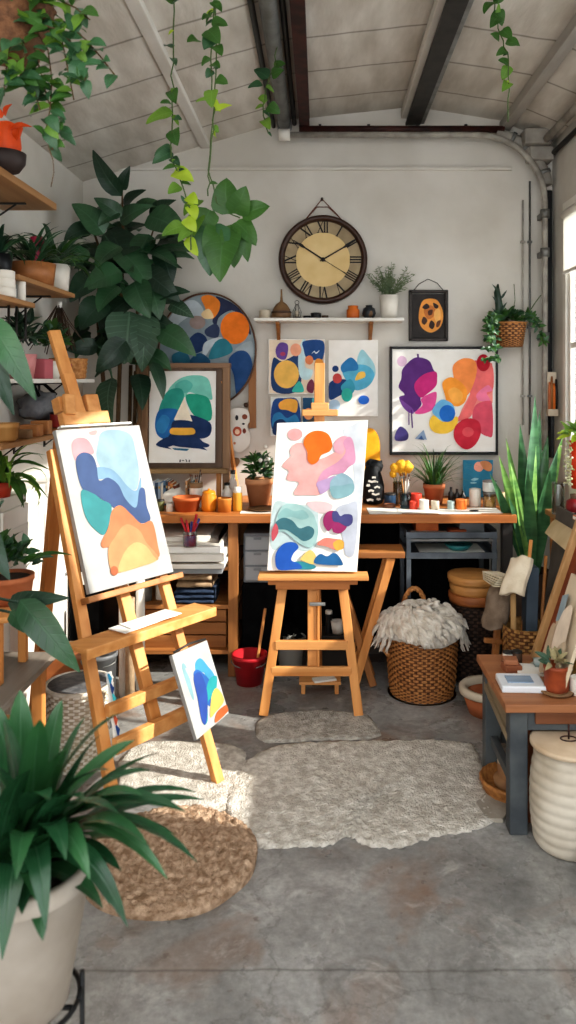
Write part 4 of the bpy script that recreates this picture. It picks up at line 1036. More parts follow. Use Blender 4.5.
# trolley with trays
t = T('tray_trolley', (.68, 4.030, 0), 'grey metal rack of two trays under the worktop', 'rack')
for x in (.455, .895):
    for y in (3.910, 4.220): MB().box2((x - .012, y - .012, 0), (x + .012, y + .012, .72)).build('post', mat('steel_blue', '#6C737A', .45, '#565C62', 10, metal=.3), t, .002)
SB = mat('steel_blue', '#6C737A')
for z in (.70, .595):
    mb = MB(); mb.box2((.44, 3.900, z - .006), (.91, 4.230, z)); mb.box2((.44, 3.895, z - .012), (.91, 3.905, z + .02)); mb.box2((.44, 4.225, z), (.91, 4.235, z + .03)); mb.box2((.44, 3.900, z), (.446, 4.230, z + .03)); mb.box2((.904, 3.900, z), (.91, 4.230, z + .03)); mb.build('tray', SB, t, .002)
MB().box2((.455, 3.898, .672), (.895, 3.906, .684)).build('rail', METG, t)
for (name, lo, hi, m, l, c) in [('document_box', (.50, 3.970, .701), (.62, 4.150, .76), TERRAO, 'orange box on the upper tray of the metal rack', 'box'),
        ('paper_pile', (.47, 3.920, .701), (.66, 3.960, .715), PAPER, 'thin white paper pile at the front of the upper tray', 'papers'), ('document_box', (.73, 3.970, .701), (.86, 4.150, .755), GREYP, 'pale grey box on the upper tray beside the orange one', 'box'),
        ('notebook', (.67, 3.940, .701), (.76, 4.020, .722), mat('orange_dull', '#B5603A', .7), 'flat rust orange notebook lying between the two boxes', 'notebook'), ('paper_pile', (.52, 3.920, .596), (.86, 4.160, .606), PAPER, 'flat white sheets on the lower tray of the rack', 'papers'),
        ]:
    if l: tag(MB().box2(lo, hi).build(name, m, None, .003, ((lo[0] + hi[0]) / 2, (lo[1] + hi[1]) / 2, lo[2])), l, c)
jar('shallow_dish', (.73, 4.010, .607), .075, .03, mat('teal_glaze', '#3C8C8C', .4, '#2E7476', 8), 'shallow teal dish on the lower tray of the rack', 'dish', prof=[(0, 0), (.045, 0), (.075, .03), (.07, .03), (.04, .006), (0, .006)])
# round boxes on dark wicker hamper
hx, hy = .77, 3.83
t = T('wicker_hamper', (hx, hy, 0), 'dark round wicker hamper under the end of the worktop', 'basket')
mb = MB(); mb.wicker((hx, hy, 0), [(.105 + .013 * math.sin(PI * k / 8), .38 * k / 8) for k in range(9)], 36, 24, .0035); mb.lathe([(.108, .38), (0, .385)], (hx, hy, 0), 40)
mb.build('basket', [WICKD, WICKX], t)
BOXW = wood('box_wood', '#C89458', '#AE7840', 'x', .5)
for i, (r, z0, h, l) in enumerate([(.118, .387, .045, 'lowest and reddest of the three round boxes on the dark hamper'), (.112, .433, .05, 'middle box of the three round wooden boxes on the hamper'), (.122, .484, .04, 'topmost and widest of the three round boxes on the hamper')]):
    tt = T('round_box', (hx, hy, z0), l, 'box', 'stacked round wooden boxes')
    MB().lathe([(0, 0), (r, 0), (r, h * .6), (0, h * .6)], (hx, hy, z0), 40).build('body', BOXW if i else wood('box_red', '#A8683A', '#8A5028', 'x'), tt)
    MB().lathe([(r + .004, h * .45), (r + .004, h), (r - .002, h + .002), (0, h + .002)], (hx, hy, z0), 40).build('lid', BOXW if i else wood('box_red', '#A8683A', '#8A5028', 'x'), tt)
# wicker basket with the fur
fx, fy = .49, 3.66
t = T('wicker_basket', (fx, fy, 0), 'brown wicker basket with loop handles in front of the worktop', 'basket')
mb = MB(); mb.wicker((fx, fy, 0), [(.148, 0), (.156, .05), (.162, .14), (.168, .22), (.170, .285)], 52, 26, .0038, 52 * 7); mb.lathe([(.164, .0), (.150, -.0)], (fx, fy, 0), 60); mb.lathe([(.166, .285), (.172, .292), (.16, .292), (.14, .05), (0, .05)], (fx, fy, 0), 60, 1)
mb.build('basket', [WICK, WICKS], t)
mb = MB()
def braid(mb, pts, r, n=5):
    for k in range(3):
        q = []
        for i, p in enumerate(pts):
            a = i * 1.1 + k * 2.094; q.append(V(p) + V((math.cos(a) * r * .6, math.sin(a) * r * .3, math.sin(a) * r * .6)))
        mb.tube(q, r * .62, n)
braid(mb, [V((fx - .02 + .06 * math.cos(a), fy + .13, .29 + .17 * math.sin(a) ** .8)) for a in [PI * i / 24 for i in range(25)]], .012); mb.build('handle', WICKL, t)
mb = MB(); braid(mb, [V((fx - .165 - .035 * math.sin(a), fy - .02 + .05 * math.cos(a), .20 + .07 * math.cos(a * .5))) for a in [PI * i / 16 for i in range(17)]], .009); mb.build('handle', WICKL, t)
# shaggy throw: tapered locks lying over a mound
FUR = mat('wool', '#DDD6CB', .95, '#B9AE9F', 25, sheen=.4, bump=.3, bscale=150)
tt = T('shaggy_throw', (fx, fy, .29), 'shaggy cream wool throw heaped over the wicker basket', 'throw')
mb = MB(); q = random.Random(21)
mb.lathe([(0, .39), (.08, .40), (.15, .375), (.19, .33), (.185, .29), (.17, .27), (.168, .27), (0, .33)], (fx, fy, 0), 36, 0, lambda t, i, z: .012 * math.sin(3 * t + i) + .008 * math.sin(7 * t + 2 * i)); mb.build('cloth', FUR, tt)
mb = MB()
for i in range(620):
    a = q.random() * 2 * PI; k = q.random() ** .55; r = .02 + .185 * k; z = .408 - .085 * k ** 2.2 + q.gauss(0, .007)
    b0 = V((fx + r * math.cos(a), fy + r * math.sin(a), z)); tang = V((-math.sin(a), math.cos(a), 0)); rad = V((math.cos(a), math.sin(a), 0))
    d0 = (rad * q.uniform(-.1, 1) + tang * (.9 + q.gauss(0, .5)) + V((0, 0, .3 - .55 * k))).normalized(); L = q.uniform(.04, .07); pts = [b0]; dd = d0; cu = q.gauss(0, .35)
    for j in range(5):
        b0 = b0 + dd * L / 5; dd = (dd + tang * cu * .5 + V((q.gauss(0, .12), q.gauss(0, .12), -.16 - .20 * k))).normalized(); pts.append(b0)
    rr = q.uniform(.008, .0135); mb.tube(pts, [rr * .55, rr * .95, rr * 1.1, rr, rr * .7, rr * .2], 6, 0, False)
for i in range(26):
    a = q.uniform(2.6, 3.8) if i % 2 else q.uniform(-.7, .2); b0 = V((fx + .19 * math.cos(a), fy + .17 * math.sin(a), .32)); pts = [b0]
    for j in range(5): b0 = b0 + V((math.cos(a) * .008 + q.gauss(0, .004), q.gauss(0, .004), -.02)); pts.append(b0)
    mb.tube(pts, [.007, .008, .008, .007, .005, .002], 5, 0, False)
mb.build('wool_locks', FUR, tt)
# ------------------------------------------------------------------ things on the worktop
BROWNW = wood('frame_brown', '#8F6E50', '#6A4E38', 'z'); BROWNX = wood('frame_brown_x', '#96755A', '#70533C', 'x')
yf = 4.24
t = T('table_easel', (XX(187, yf), yf, DZ), 'brown wooden table easel holding the sailboat picture on the worktop', 'easel')
x0, x1, zt, zb = XX(140, yf), XX(230, yf), ZZ(363, yf), ZZ(472, yf)
MB().box2((x0, yf - .02, zb - .13), (x0 + .045, yf + .03, zt)).build('stile', BROWNW, t, .004)
MB().box2((x1 - .04, yf - .02, DZ), (x1, yf + .03, zt)).build('stile', BROWNW, t, .004)
MB().box2((x0, yf - .022, zt - .028), (x1 + .003, yf + .035, zt)).build('top_rail', BROWNX, t, .004)
MB().box2((x0 + .03, yf - .045, zb - .004), (x1 - .01, yf + .01, zb + .022)).build('ledge', wood('ledge', '#A98A62', '#86683F', 'x'), t, .003)
MB().box2((x0 + .045, yf + .02, zb), (x1 - .04, yf + .03, zt - .028)).build('back_board', wood('back_brown', '#7C6350', '#5F4A3A', 'z'), t)
MB().beam((XX(222, 4.3), yf + .03, zt - .1), (XX(236, 4.3), 4.40, DZ + .001), .02, .02).build('prop', PINE, t, .002)
MB().box2((x0 + .01, yf - .015, DZ), (x0 + .035, yf + .02, zb - .1)).build('leg', BROWNW, t, .003)
MB().box2((x1 - .075, yf - .015, DZ), (x1 - .05, yf + .02, zb)).build('leg', PINE, t, .003)
cs = [P(149.5, 371, yf + .012), P(216, 371, yf + .012), P(215, 463, yf - .012), P(148.5, 463, yf - .012)]
canvas('sailboat_picture', cs, rq(75, 445, 343, 812), [
 ('#7CC7B8', [(150,530),(190,480),(250,462),(310,475),(328,540),(320,560),(240,530),(215,550)]), ('#5DB5A8', [(180,500),(220,480),(250,500),(230,530),(190,530)]),
 ('#2F9A8C', [(120,580),(150,525),(200,515),(215,550),(190,620),(140,640),(110,640)]), ('#1F9A80', [(225,540),(300,545),(325,580),(325,640),(280,640),(240,600)]),
 ('#1F66A6', [(100,650),(120,600),(190,600),(180,640),(165,690),(150,720),(110,700)]), ('#2F7FB5', [(105,660),(130,620),(160,640),(140,690),(115,690)]),
 ('#12315F', [(240,620),(320,650),(322,700),(280,715),(240,690),(250,650)]), ('#F0E3CE', [(215,555),(250,645),(175,640)], 'p'),
 ('#1A2F55', [(165,690),(175,645),(250,648),(262,690),(265,715),(160,715)]), ('#E9B246', [(170,672),(250,672),(255,698),(168,698)]), ('#12315F', [(195,645),(235,645),(250,672),(175,672)], 'p'),
 ('#17335F', [(105,740),(135,715),(180,705),(270,712),(295,728),(320,740),(300,750),(200,738),(150,748)]), ('#17335F', [(140,735),(220,738),(290,745),(312,762),(280,755),(200,748)], 'p'), ('#2F6F8F', [(170,752),(240,756),(230,764),(180,760)], 'p'),
 ('#17335F', [(107,742),(150,746),(170,758),(120,748)], 'p'),
 ('#3A3F48', [(201,798),(206,798),(205,808),(200,808)], 'p'), ('#3A3F48', [(210,800),(220,800),(219,803),(210,803)], 'p'), ('#3A3F48', [(224,797),(228,797),(233,808),(229,808)], 'p'), ('#3A3F48', [(238,799),(243,799),(242,808),(237,808)], 'p')],
 'picture of a white-sailed boat among teal and green blobs, on the brown table easel', .006)
# books under the frame
q = random.Random(12); bx0 = XX(147, 4.15); cols = ['#7E97B5', '#C9CFD6', '#4F6F96', '#A8B6C6', '#32506F', '#8FA7BF', '#D8D6CE', '#5A7C9C', '#2F3B4A', '#A35C33', '#C98A4E', '#7B3F2B', '#D0A070', '#8B5A38', '#3E5A6A', '#2E3A44']
cname = ['dusty blue', 'pale grey', 'slate blue', 'light blue-grey', 'navy', 'powder blue', 'cream', 'steel blue', 'charcoal', 'rust brown', 'tan', 'maroon', 'sandy', 'chestnut', 'dark teal', 'blackish blue']
bxx = bx0
for i in range(16):
    w = q.uniform(.011, .017); h = q.uniform(.105, .135)
    if i == 12: bxx += .05
    tt = T('book', (bxx + w / 2, 4.15, DZ), '%s slim book standing in the row under the sailboat picture' % cname[i], 'book', 'books standing under the table easel')
    MB().box2((bxx, 4.09, DZ), (bxx + w, 4.20, DZ + h)).build('cover', mat('book_%d' % i, cols[i], .6), tt, .0015)
    MB().box2((bxx + .0015, 4.092, DZ + h - .004), (bxx + w - .0015, 4.2, DZ + h + .0008)).build('pages', PAPER, tt)
    MB().box2((bxx + .002, 4.0893, DZ + h * .72), (bxx + w - .002, 4.0905, DZ + h * .82)).build('spine_band', mat('spine_%d' % (i % 3), ['#E4DCC8', '#2A2A2E', '#C6A35A'][i % 3], .5), tt)
    bxx += w + .001
def D(px, Y): return V((XX(px, Y), Y, DZ))
tt = T('terracotta_bowl', D(187, 3.93), 'wide orange terracotta bowl at the front of the worktop', 'bowl')
MB().lathe([(0, 0), (.058, 0), (.07, .055), (.074, .055), (.074, .072), (.066, .072), (.058, .02), (0, .02)], D(187, 3.93), 32).build('body', TERRAO if 0 else mat('terracotta_warm', '#C26A38', .7, '#A95527', 9), tt)
jar('olive_jar', D(160, 3.93), .022, .05, mat('olive', '#5F6038', .5), 'small olive green jar at the front edge beside the wide orange bowl', lid=METD)
jar('white_cup', D(169.5, 3.90), .017, .042, CERAM, 'tiny white cup between the olive jar and the orange bowl', 'cup')
tt = T('crumpled_cloth', D(176, 4.03), 'crumpled pale cloth behind the wide orange bowl', 'cloth'); MB().ellipsoid(D(174, 4.05) + V((0, 0, .05)), (.055, .035, .05), 18, 12, 0, .5).build('cloth', BEIGE if 0 else PAPER, tt)
YEL = mat('amber_glaze', '#DE8B22', .35, '#C9751A', 8)
tt = jar('amber_jar', D(209, 3.92), .039, .10, YEL, 'bulbous amber jar with a knobbed lid at the worktop front', prof=[(0, 0), (.036, 0), (.039, .02), (.039, .075), (.033, .088), (.035, .094), (.03, .096), (0, .09)])
MB().lathe([(.034, .096), (.028, .104), (.006, .106), (.007, .114), (0, .116)], D(209, 3.92), 20).build('lid', YEL, tt)
tt = jar('amber_jar', D(224.5, 3.90), .036, .07, mat('amber_dull', '#C98238', .6, '#B36D2A', 8), 'low straight dull-orange jar beside the bulbous amber one', prof=[(0, 0), (.034, 0), (.036, .06), (.037, .062), (.037, .07), (.031, .07), (.03, .04), (0, .04)])
tt = jar('tall_candle', D(237.5, 3.92), .025, .095, mat('mustard', '#C9912F', .5), 'mustard tumbler holding a white candle beside the low orange jar', 'candle', content=None)
MB().lathe([(0, .08), (.02, .08), (.021, .125), (0, .128)], D(237.5, 3.92), 18).build('candle', CERAM, tt)
for px, Y, r, h, l in ((227, 4.10, .026, .11, 'short white bottle with a dark cap behind the amber jars'), (233, 4.2, .024, .16, 'taller white bottle with a dark cap behind the amber jars')):
    jar('white_bottle', D(px, Y), r, h, CERAM, l, 'bottle', prof=[(0, 0), (r, 0), (r, h * .7), (r * .5, h * .82), (r * .5, h), (0, h)], lid=None)
    MB().lathe([(r * .6, h * .98), (r * .6, h * 1.1), (0, h * 1.1)], D(px, Y), 14).build('cap', METD, [o for o in bpy.data.objects if o.name.startswith('white_bottle')][-1])
tt = jar('brush_canister', D(196, 4.03), .034, .13, CERAM, 'white brown-topped canister full of brushes under the picture ledge', 'canister')
MB().lathe([(.0345, .105), (.036, .107), (.036, .132), (.030, .134), (.029, .11)], D(196, 4.03), 22).build('brown_band', CLAYB, tt)
brushes(tt, D(196, 4.03), .13, .028, 7, [PINE, METG, mat('handle_white', '#E5E0D6', .5), METD], (.10, .15), 4)
tt = T('worktop_plant', D(259, 4.10), 'bushy green plant in a pale terracotta pot beside the amber jars', 'potted plant')
pot(tt, D(259, 4.10), .052, .071, .145, TERRAL, .004, .03)
mb = MB(); bush(mb, D(259, 4.10) + V((0, 0, .16)), (.065, .06, .12), 120, .06, .022, 31, 'lance', .3, cols=2); q = random.Random(8)
mb.build('foliage', [LEAFS, LEAFM], tt)
mb = MB(); 
for i in range(8): mb.ellipsoid(D(264, 4.06) + V((q.gauss(0, .02), q.gauss(0, .02), .24 + q.gauss(0, .025))), .012, 8, 5)
mb.build('white_blossom', CERAM, tt)
tt = tag(MB().lathe([(0, .004), (.05, .004), (.075, .012), (.078, .016), (.05, .009), (0, .009)], D(263, 3.92), 30).build('brown_plate', CLAYB, None, 0, D(263, 3.92)), 'flat brown plate on papers below the pale terracotta plant pot', 'plate')
tag(MB().box2(D(240, 3.84) , D(275, 3.90) + V((0, 0, .004))).build('flat_papers', PAPER, None, 0, D(257, 3.86)), 'thin white papers at the worktop edge beneath the brown plate', 'papers')
# window half of the worktop
tt = T('paper_sheet', D(420, 3.9), 'large white drawing sheets spread along the window half of the worktop', 'papers')
for (a, b_, y0, y1, z, r) in ((368, 400, 3.82, 4.0, .001, .02), (398, 440, 3.83, 3.98, .003, -.06), (436, 478, 3.82, 3.97, .001, .03), (470, 500, 3.84, 3.99, .002, .01)):
    MB().box((XX((a + b_) / 2, 3.9), (y0 + y1) / 2, DZ + z + .001), (XX(b_, 3.9) - XX(a, 3.9), y1 - y0, .002), Matrix.Rotation(r, 3, 'Z')).build('sheet', PAPER, tt)
tt = tag(MB().tube([D(474, 3.88) + V((.022 * math.cos(a), .012 * math.sin(a), .008)) for a in [i * PI / 8 for i in range(17)]], .0022, 6).build('wire_loop', METK, None, 0, D(474, 3.88)), 'small black wire loop on the drawing sheets', 'wire')
PAT = mat('patterned_black', '#17191C', .7)
tt = T('patterned_bag', D(374, 4.15), 'black cloth bag with white zigzag print standing beside the central canvas', 'bag')
mb = MB(); prof = [(.05, 0), (.06, .03), (.058, .1), (.05, .16), (.035, .20), (.02, .21)]
for i, (r, z) in enumerate(prof): pass
c = D(373, 4.17); mb.lathe([(0, 0)] + prof + [(0, .205)], c, 20, 0, lambda t, i, z: .006 * math.sin(t * 3 + z * 30)); mb.build('body', PAT, tt)
mb = MB(); q = random.Random(6)
for (u, z, w, h, s) in ((-.02, .03, .035, .012, .3), (.01, .055, .04, .01, -.35), (-.015, .08, .03, .012, .4), (.018, .10, .03, .01, .5), (-.01, .125, .04, .012, -.3), (.0, .15, .02, .01, .2), (.025, .03, .02, .012, -.5), (-.03, .105, .018, .014, -.4), (.012, .128, .02, .008, .5)):
    b = c + V((u, -.068, z)); mb.ribbon([b - V((w / 2, 0, s * w / 2)), b, b + V((w / 2, 0, -s * w / 2))], h, (0, -1, 0))
mb.build('white_print', CERAM, tt)
MB().ellipsoid(D(374, 4.2) + V((0, 0, .20)), (.05, .03, .035), 14, 8, 0, .5).build('folded_flap', PAT, tt)
jar('blue_jar', D(390, 4.08), .032, .06, mat('deep_blue', '#2D4A66', .3, '#22384E', 8), 'square-shouldered dark blue jar behind the brush glass', lid=METD)
jar('brown_box_pot', D(389, 4.02), .034, .02, mat('brown_dish', '#7A4A30', .6), 'low brown dish in front of the dark blue jar', 'dish')
tt = jar('glass_vase', D(398, 4.14), .028, .12, GLASS, 'clear glass holding yellow ball flowers on the worktop', 'vase', prof=[(0, .002), (.026, .002), (.028, .12), (.026, .12), (.024, .006), (0, .006)])
YF = mat('flower_yellow', '#E8A020', .7, '#F2BC3A', 40, bump=.5, bscale=120)
for i, (px, py, r) in enumerate(((395, 468, .028), (401, 466, .034), (407, 467, .034), (403, 472, .025), (393, 474, .02))):
    p = P(px, py, 4.12); MB().ellipsoid(p, r, 14, 9, 0, .25).build('flower_head', YF, tt)
    MB().tube([D(398, 4.14) + V((0, 0, .02)), p], .0022, 5).build('flower_stem', STEM, tt)
tt = jar('brush_glass', D(405.5, 3.98), .03, .085, GLASSB, 'blue-tinted glass packed with pale brushes at the window half of the worktop', 'jar', prof=[(0, .002), (.028, .002), (.03, .085), (.028, .085), (.026, .006), (0, .006)])
brushes(tt, D(405.5, 3.98), .08, .024, 9, [mat('handle_white', '#E5E0D6'), METG, PINE], (.1, .16), 14)
jar('paint_cup', D(413.5, 3.95), .021, .045, mat('cup_red', '#C9432F', .5), 'small red paint cup beside the blue-tinted brush glass', 'cup', 'paint cups along the worktop', lid=None, content=(mat('red_paint', '#8E1F1C', .3), .9))
tt = jar('paint_cup', D(416, 4.06), .03, .07, mat('cup_scarlet', '#D2402C', .5), 'larger scarlet pot behind the small red paint cup', 'cup', 'paint cups along the worktop', lid=None)
jar('paint_cup', D(424, 3.94), .026, .055, CERAM, 'white paint cup directly before the grassy pot', 'cup', 'paint cups along the worktop')
jar('paint_cup', D(435, 3.95), .022, .048, CREAM, 'beige paint cup before the grassy pot', 'cup', 'paint cups along the worktop')
jar('paint_cup', D(451, 3.96), .02, .045, mat('cup_grey', '#9FB0AE', .5), 'grey-green paint cup next to the orange one', 'cup', 'paint cups along the worktop')
jar('paint_cup', D(461, 3.96), .028, .048, mat('cup_orange', '#E0762E', .5), 'bright orange paint cup at the window end of the worktop', 'cup', 'paint cups along the worktop', lid=mat('cup_orange2', '#E88A48', .5))
tt = T('grassy_plant', D(434, 4.15), 'spiky dark green grass plant in a terracotta pot on the worktop', 'potted plant')
pot(tt, D(434, 4.15), .044, .056, .11, TERRA, .004, .025)
mb = MB(); tuft(mb, D(434, 4.15) + V((0, 0, .09)), 80, .30, .014, 17, .72, 'needle', .9, 2, 6, 1.0, .03); mb.build('foliage', [LEAFD, LEAFM], tt)
tt = T('blue_card', D(477, 4.36), 'teal blue card with a peach blob leaning on the clock wall', 'card')
cq = [P(463, 460, 4.41), P(493, 460, 4.41), P(492, 497, 4.35), P(463, 497, 4.35)]
slab(cq, .004).build('card', paint('#2B7C9C'), tt); mb, mats = art_mesh(cq, rq(0, 0, 30, 37), [('#E6A08A', [(11,6),(14,2),(20,3),(21,8),(17,12),(12,10)]), ('#CF8A5E', [(17,2),(24,1),(29,5),(28,11),(22,10)]), ('#8FC0CE', [(8,20),(12,18),(16,19),(12,21)]), ('#8FC0CE', [(7,23),(11,22),(14,23),(10,24)])]); mb.build('print', mats, tt)
for i, (px, h, l) in enumerate(((457, .085, 'slim dark bottle beside the grassy pot'), (463, .075, 'dark bottle in front of the teal card'), (451, .095, 'tall dark bottle closest to the grassy pot'))):
    jar('ink_bottle', D(px, 4.12), .016, h, mat('bottle_dark', '#22201E', .3), l, 'bottle', 'dark ink bottles', prof=[(0, 0), (.016, 0), (.016, h * .65), (.007, h * .78), (.007, h), (0, h)])
jar('storage_canister', D(475, 4.06), .031, .095, CERAM, 'plain white canister beside the stacked glass jars', 'canister')
tt = jar('glass_jar', D(489.5, 4.02), .034, .075, GLASS, 'lower glass jar of golden bits at the window end of the worktop', content=(mat('golden', '#B98238', .5, '#D9B27A', 60), .8), lid=METG)
tt = jar('glass_jar', D(489.5, 4.02) + V((0, 0, .087)), .036, .05, mat('frost', '#D5D9D6', .3), 'white lidded jar stacked on top of the golden glass jar', lid=METG)
jar('storage_canister', D(500, 4.1), .026, .07, mat('sand', '#C3AC88', .6), 'small sandy canister at the very end of the worktop', 'canister')
tt = tag(MB().lathe([(0, 0), (.05, 0), (.05, .004), (0, .004)], D(450, 4.3), 20).build('coaster', METD, None, 0, D(450, 4.3)), 'flat dark coaster against the clock wall', 'coaster') if 0 else None
# yellow arched board behind the central canvas
c6 = [P(363, 430, 4.36), P(380, 430, 4.36), P(380, 462, 4.34), P(363, 462, 4.34)]
mb = MB(); pts = [(0, 0), (1, 0), (1, .75)] + [(.5 + .5 * math.cos(a), .75 + .25 * math.sin(a)) for a in [PI * i / 10 for i in range(1, 10)]] + [(0, .75)]
bl, br = P(360, 500, 4.30), P(380.5, 500, 4.30); top = P(360, 428, 4.42) - bl
pp = [bl + (br - bl) * u + top * v for u, v in pts]; n = len(pp); b = mb.add(pp + [p + V((0, .012, 0)) for p in pp]); mb.face(range(n)); mb.face([n + i for i in reversed(range(n))])
for i in range(n): j = (i + 1) % n; mb.face((i, n + i, n + j, j))
tt = tag(mb.build('yellow_board', paint('#E9A21E'), None, 0, bl), 'yellow arch-topped board peeping out beside the central canvas', 'board')
tt = T('enamel_palette', P(239, 450, 4.40), 'white scallop-edged palette with brown and red daubs hung beside the sailboat picture', 'palette')
cq = [P(228, 408, 4.38), P(250, 408, 4.38), P(250, 452, 4.38), P(228, 452, 4.38)]; f = lambda u, v: cq[0] + (cq[1] - cq[0]) * u + (cq[3] - cq[0]) * v
sh = smooth_loop([(.1, .05), (.5, .0), (.9, .06), (.98, .3), (.86, .42), (1.0, .62), (.95, .85), (.55, 1.0), (.15, .9), (.0, .65), (.12, .45), (.02, .25)], 5)
mb = MB(); n = len(sh); b = mb.add([f(u, v) for u, v in sh] + [f(u, v) + V((0, .012, 0)) for u, v in sh]); mb.face(list(range(n))[::-1]); mb.face([n + i for i in range(n)])
for i in range(n): j = (i + 1) % n; mb.face((i, j, n + j, n + i))
mb.build('plate', CERAM, tt)
mb, mats = art_mesh(cq, rq(0, 0, 1, 1), [('#B4553A', ell(.42, .53, .2, .11)), ('#E2C2A6', ell(.42, .54, .11, .06)), ('#2B2A2E', ell(.4, .22, .07, .06)), ('#7A3A2A', ell(.74, .52, .08, .06)), ('#8A4A34', ell(.76, .2, .12, .06)), ('#2B2A2E', ell(.7, .36, .07, .02)), ('#C88A6A', ell(.3, .8, .06, .03))])
mb.build('paint_daubs', mats, tt)
tt = tag(turned(MB().lathe([(0, .01), (.022, .008), (.028, 0), (.022, -.01), (0, -.01)], (0, 0, 0), 16, 0, lambda t, i, z: .003 * math.sin(3 * t)), P(235, 462, 4.42)).build('cork_disc', CLAYB, None, 0, P(235, 462, 4.42)), 'brown cork disc on the wall under the scalloped palette', 'cork disc')
tt = tag(turned(MB().lathe([(0, .01), (.012, .008), (.014, 0), (.012, -.01), (0, -.01)], (0, 0, 0), 14), P(246, 405, 4.42)).build('wooden_peg', CAKED, None, 0, P(246, 405, 4.42)), 'small round dark peg on the slat beside the round painting', 'knob')
# ------------------------------------------------------------------ wall with the plant shelves
SX = -1.15
def wshelf(z, y0, y1, m, label, th=.022, x1=SX, brk=(.15, .85)):
    t = T('plant_shelf', ((XL + x1) / 2, (y0 + y1) / 2, z - th), label, 'shelf')
    MB().box2((XL, y0, z - th), (x1, y1, z)).build('board', m, t, .003)
    for k in brk:
        y = y0 + (y1 - y0) * k; mb = MB(); mb.box2((XL + .001, y - .008, z - .12), (XL + .006, y + .008, z - th)); mb.box2((XL + .001, y - .008, z - th - .006), (x1 - .08, y + .008, z - th)); mb.beam((XL + .008, y, z - .11), (x1 - .12, y, z - th - .006), .006, .006)
        mb.build('bracket', METD, t)
    return t
S1, S2, S3, S4, S5 = 2.27, 1.905, 1.81, 1.505, 1.265
SHW = wood('shelf_wood', '#B58A5E', '#946A42', 'y')
wshelf(S1, 2.35, 3.32, SHW, 'highest rustic wooden shelf, with the orange pot on it', .03)
wshelf(S2, 2.90, 3.57, SHW, 'wooden shelf with the wooden planter and magenta pot', .02)
wshelf(S3, 2.35, 3.07, SHW, 'short wooden shelf carrying white crockery below the planter shelf', .02, SX, (.3, .9))
wshelf(S4, 3.0, 3.88, WHITEP, 'long white shelf of small pots behind the easel mast', .018)
wshelf(S5, 2.75, 3.34, SHW, 'low wooden shelf with a turned wooden bowl', .02)
# highest shelf
tt = T('orange_pot', (XX(4, 2.80), 2.80, S1), 'bright orange petal-edged pot sitting in a dark bowl on the highest shelf', 'pot')
c = V((XX(4, 2.80), 2.80, S1)); MB().lathe([(0, 0), (.055, 0), (.075, .03), (.078, .065), (.07, .065), (.06, .01), (0, .01)], c, 28).build('dark_bowl', mat('bowl_dark', '#3A302E', .6), tt)
ORG = mat('orange_bright', '#E2571C', .5, '#C94512', 8)
MB().lathe([(0, .03), (.045, .03), (.058, .09), (.052, .13), (.06, .165), (.055, .168), (.045, .13), (0, .12)], c, 36, 0, lambda t, i, z: .006 * math.sin(5 * t) * (z / .16)).build('petal_pot', ORG, tt)
mb = MB(); 
for (a, b_) in (((10, 130), (32, 127)), ((16, 140), (22, 122)), ((2, 118), (-8, 106)), ((5, 116), (12, 104))): mb.leaf(P(*a, 2.76), P(*b_, 2.74), .03, (0, -1, .5), 'ovate', .15)
mb.build('leaves', ORG, tt)
# planter shelf
tt = T('wooden_planter', (XX(38, 3.25), 3.25, S2), 'oval wooden planter of spiky greenery on the planter shelf', 'planter')
c = V((-1.225, 3.24, S2)); MB().lathe([(0, 0), (.085, 0), (.095, .09), (.085, .092), (.08, .02), (0, .02)], c, 32).build('planter', wood('planter', '#B07648', '#8C5930', 'x'), tt)
mb = MB(); tuft(mb, c + V((0, 0, .08)), 46, .22, .02, 41, .8, 'lance', .7, 2); mb.build('foliage', [LEAFK, LEAFD], tt)
tt = jar('magenta_candle', (-1.21, 3.25, S2 + .04), .028, .165, mat('magenta', '#A82C4C', .5, '#8E2240', 8), 'tall magenta cylinder standing in the wooden planter', 'candle')
tt = T('white_planter', (-1.215, 3.48, S2), 'white round pot with ferny light green leaves at the end of the planter shelf', 'potted plant')
pot(tt, (-1.215, 3.48, S2), .06, .07, .12, CERAM)
mb = MB(); tuft(mb, (-1.215, 3.48, S2 + .1), 40, .26, .028, 43, .9, 'lance', .9, 2); bush(mb, (-1.215, 3.48, S2 + .14), (.1, .1, .08), 60, .06, .02, 44, 'lance', cols=2); mb.build('foliage', [LEAFS, LEAFM], tt)
tt = T('trailing_plant', (-1.27, 3.0, S2), 'dark bushy plant in a small black pot at the near end of the planter shelf', 'potted plant')
pot(tt, (-1.27, 3.0, S2), .045, .055, .09, METK); mb = MB(); tuft(mb, (-1.27, 3.0, S2 + .08), 34, .2, .022, 47, .9, 'lance', .9, 2); mb.build('foliage', [LEAFK, LEAFD], tt)
# crockery shelf
for i in range(3):
    jar('stacked_bowl', (XX(2, 2.84), 2.84, S3 + .032 * i), .05 - .002 * i, .034, CERAM, ['lowest white bowl of the stack on the crockery shelf', 'middle white bowl of the stack on the crockery shelf', 'topmost white bowl of the stack on the crockery shelf'][i], 'bowl', 'stacked white bowls')
jar('tumbler', (XX(21, 2.98), 2.98, S3), .018, .085, CERAM, 'slim white tumbler at the end of the crockery shelf', 'cup'); jar('tumbler', (XX(13, 2.95), 2.95, S3), .018, .06, METG, 'short grey tumbler beside the white bowls', 'cup')
tt = T('hanging_ladle', (XX(28, 3.03), 3.03, S3 - .12), 'dark ladles and hooks hung under the crockery shelf', 'utensil')
for k, (x, y, l) in enumerate(((-1.17, 3.02, .13), (-1.2, 2.93, .16), (-1.19, 2.98, .12))):
    z = S3 - .022; MB().tube([(x, y, z), (x, y, z - l), (x + .012, y, z - l - .02), (x + .025, y, z - l - .005)], .005, 6).build('hook', METD, tt)
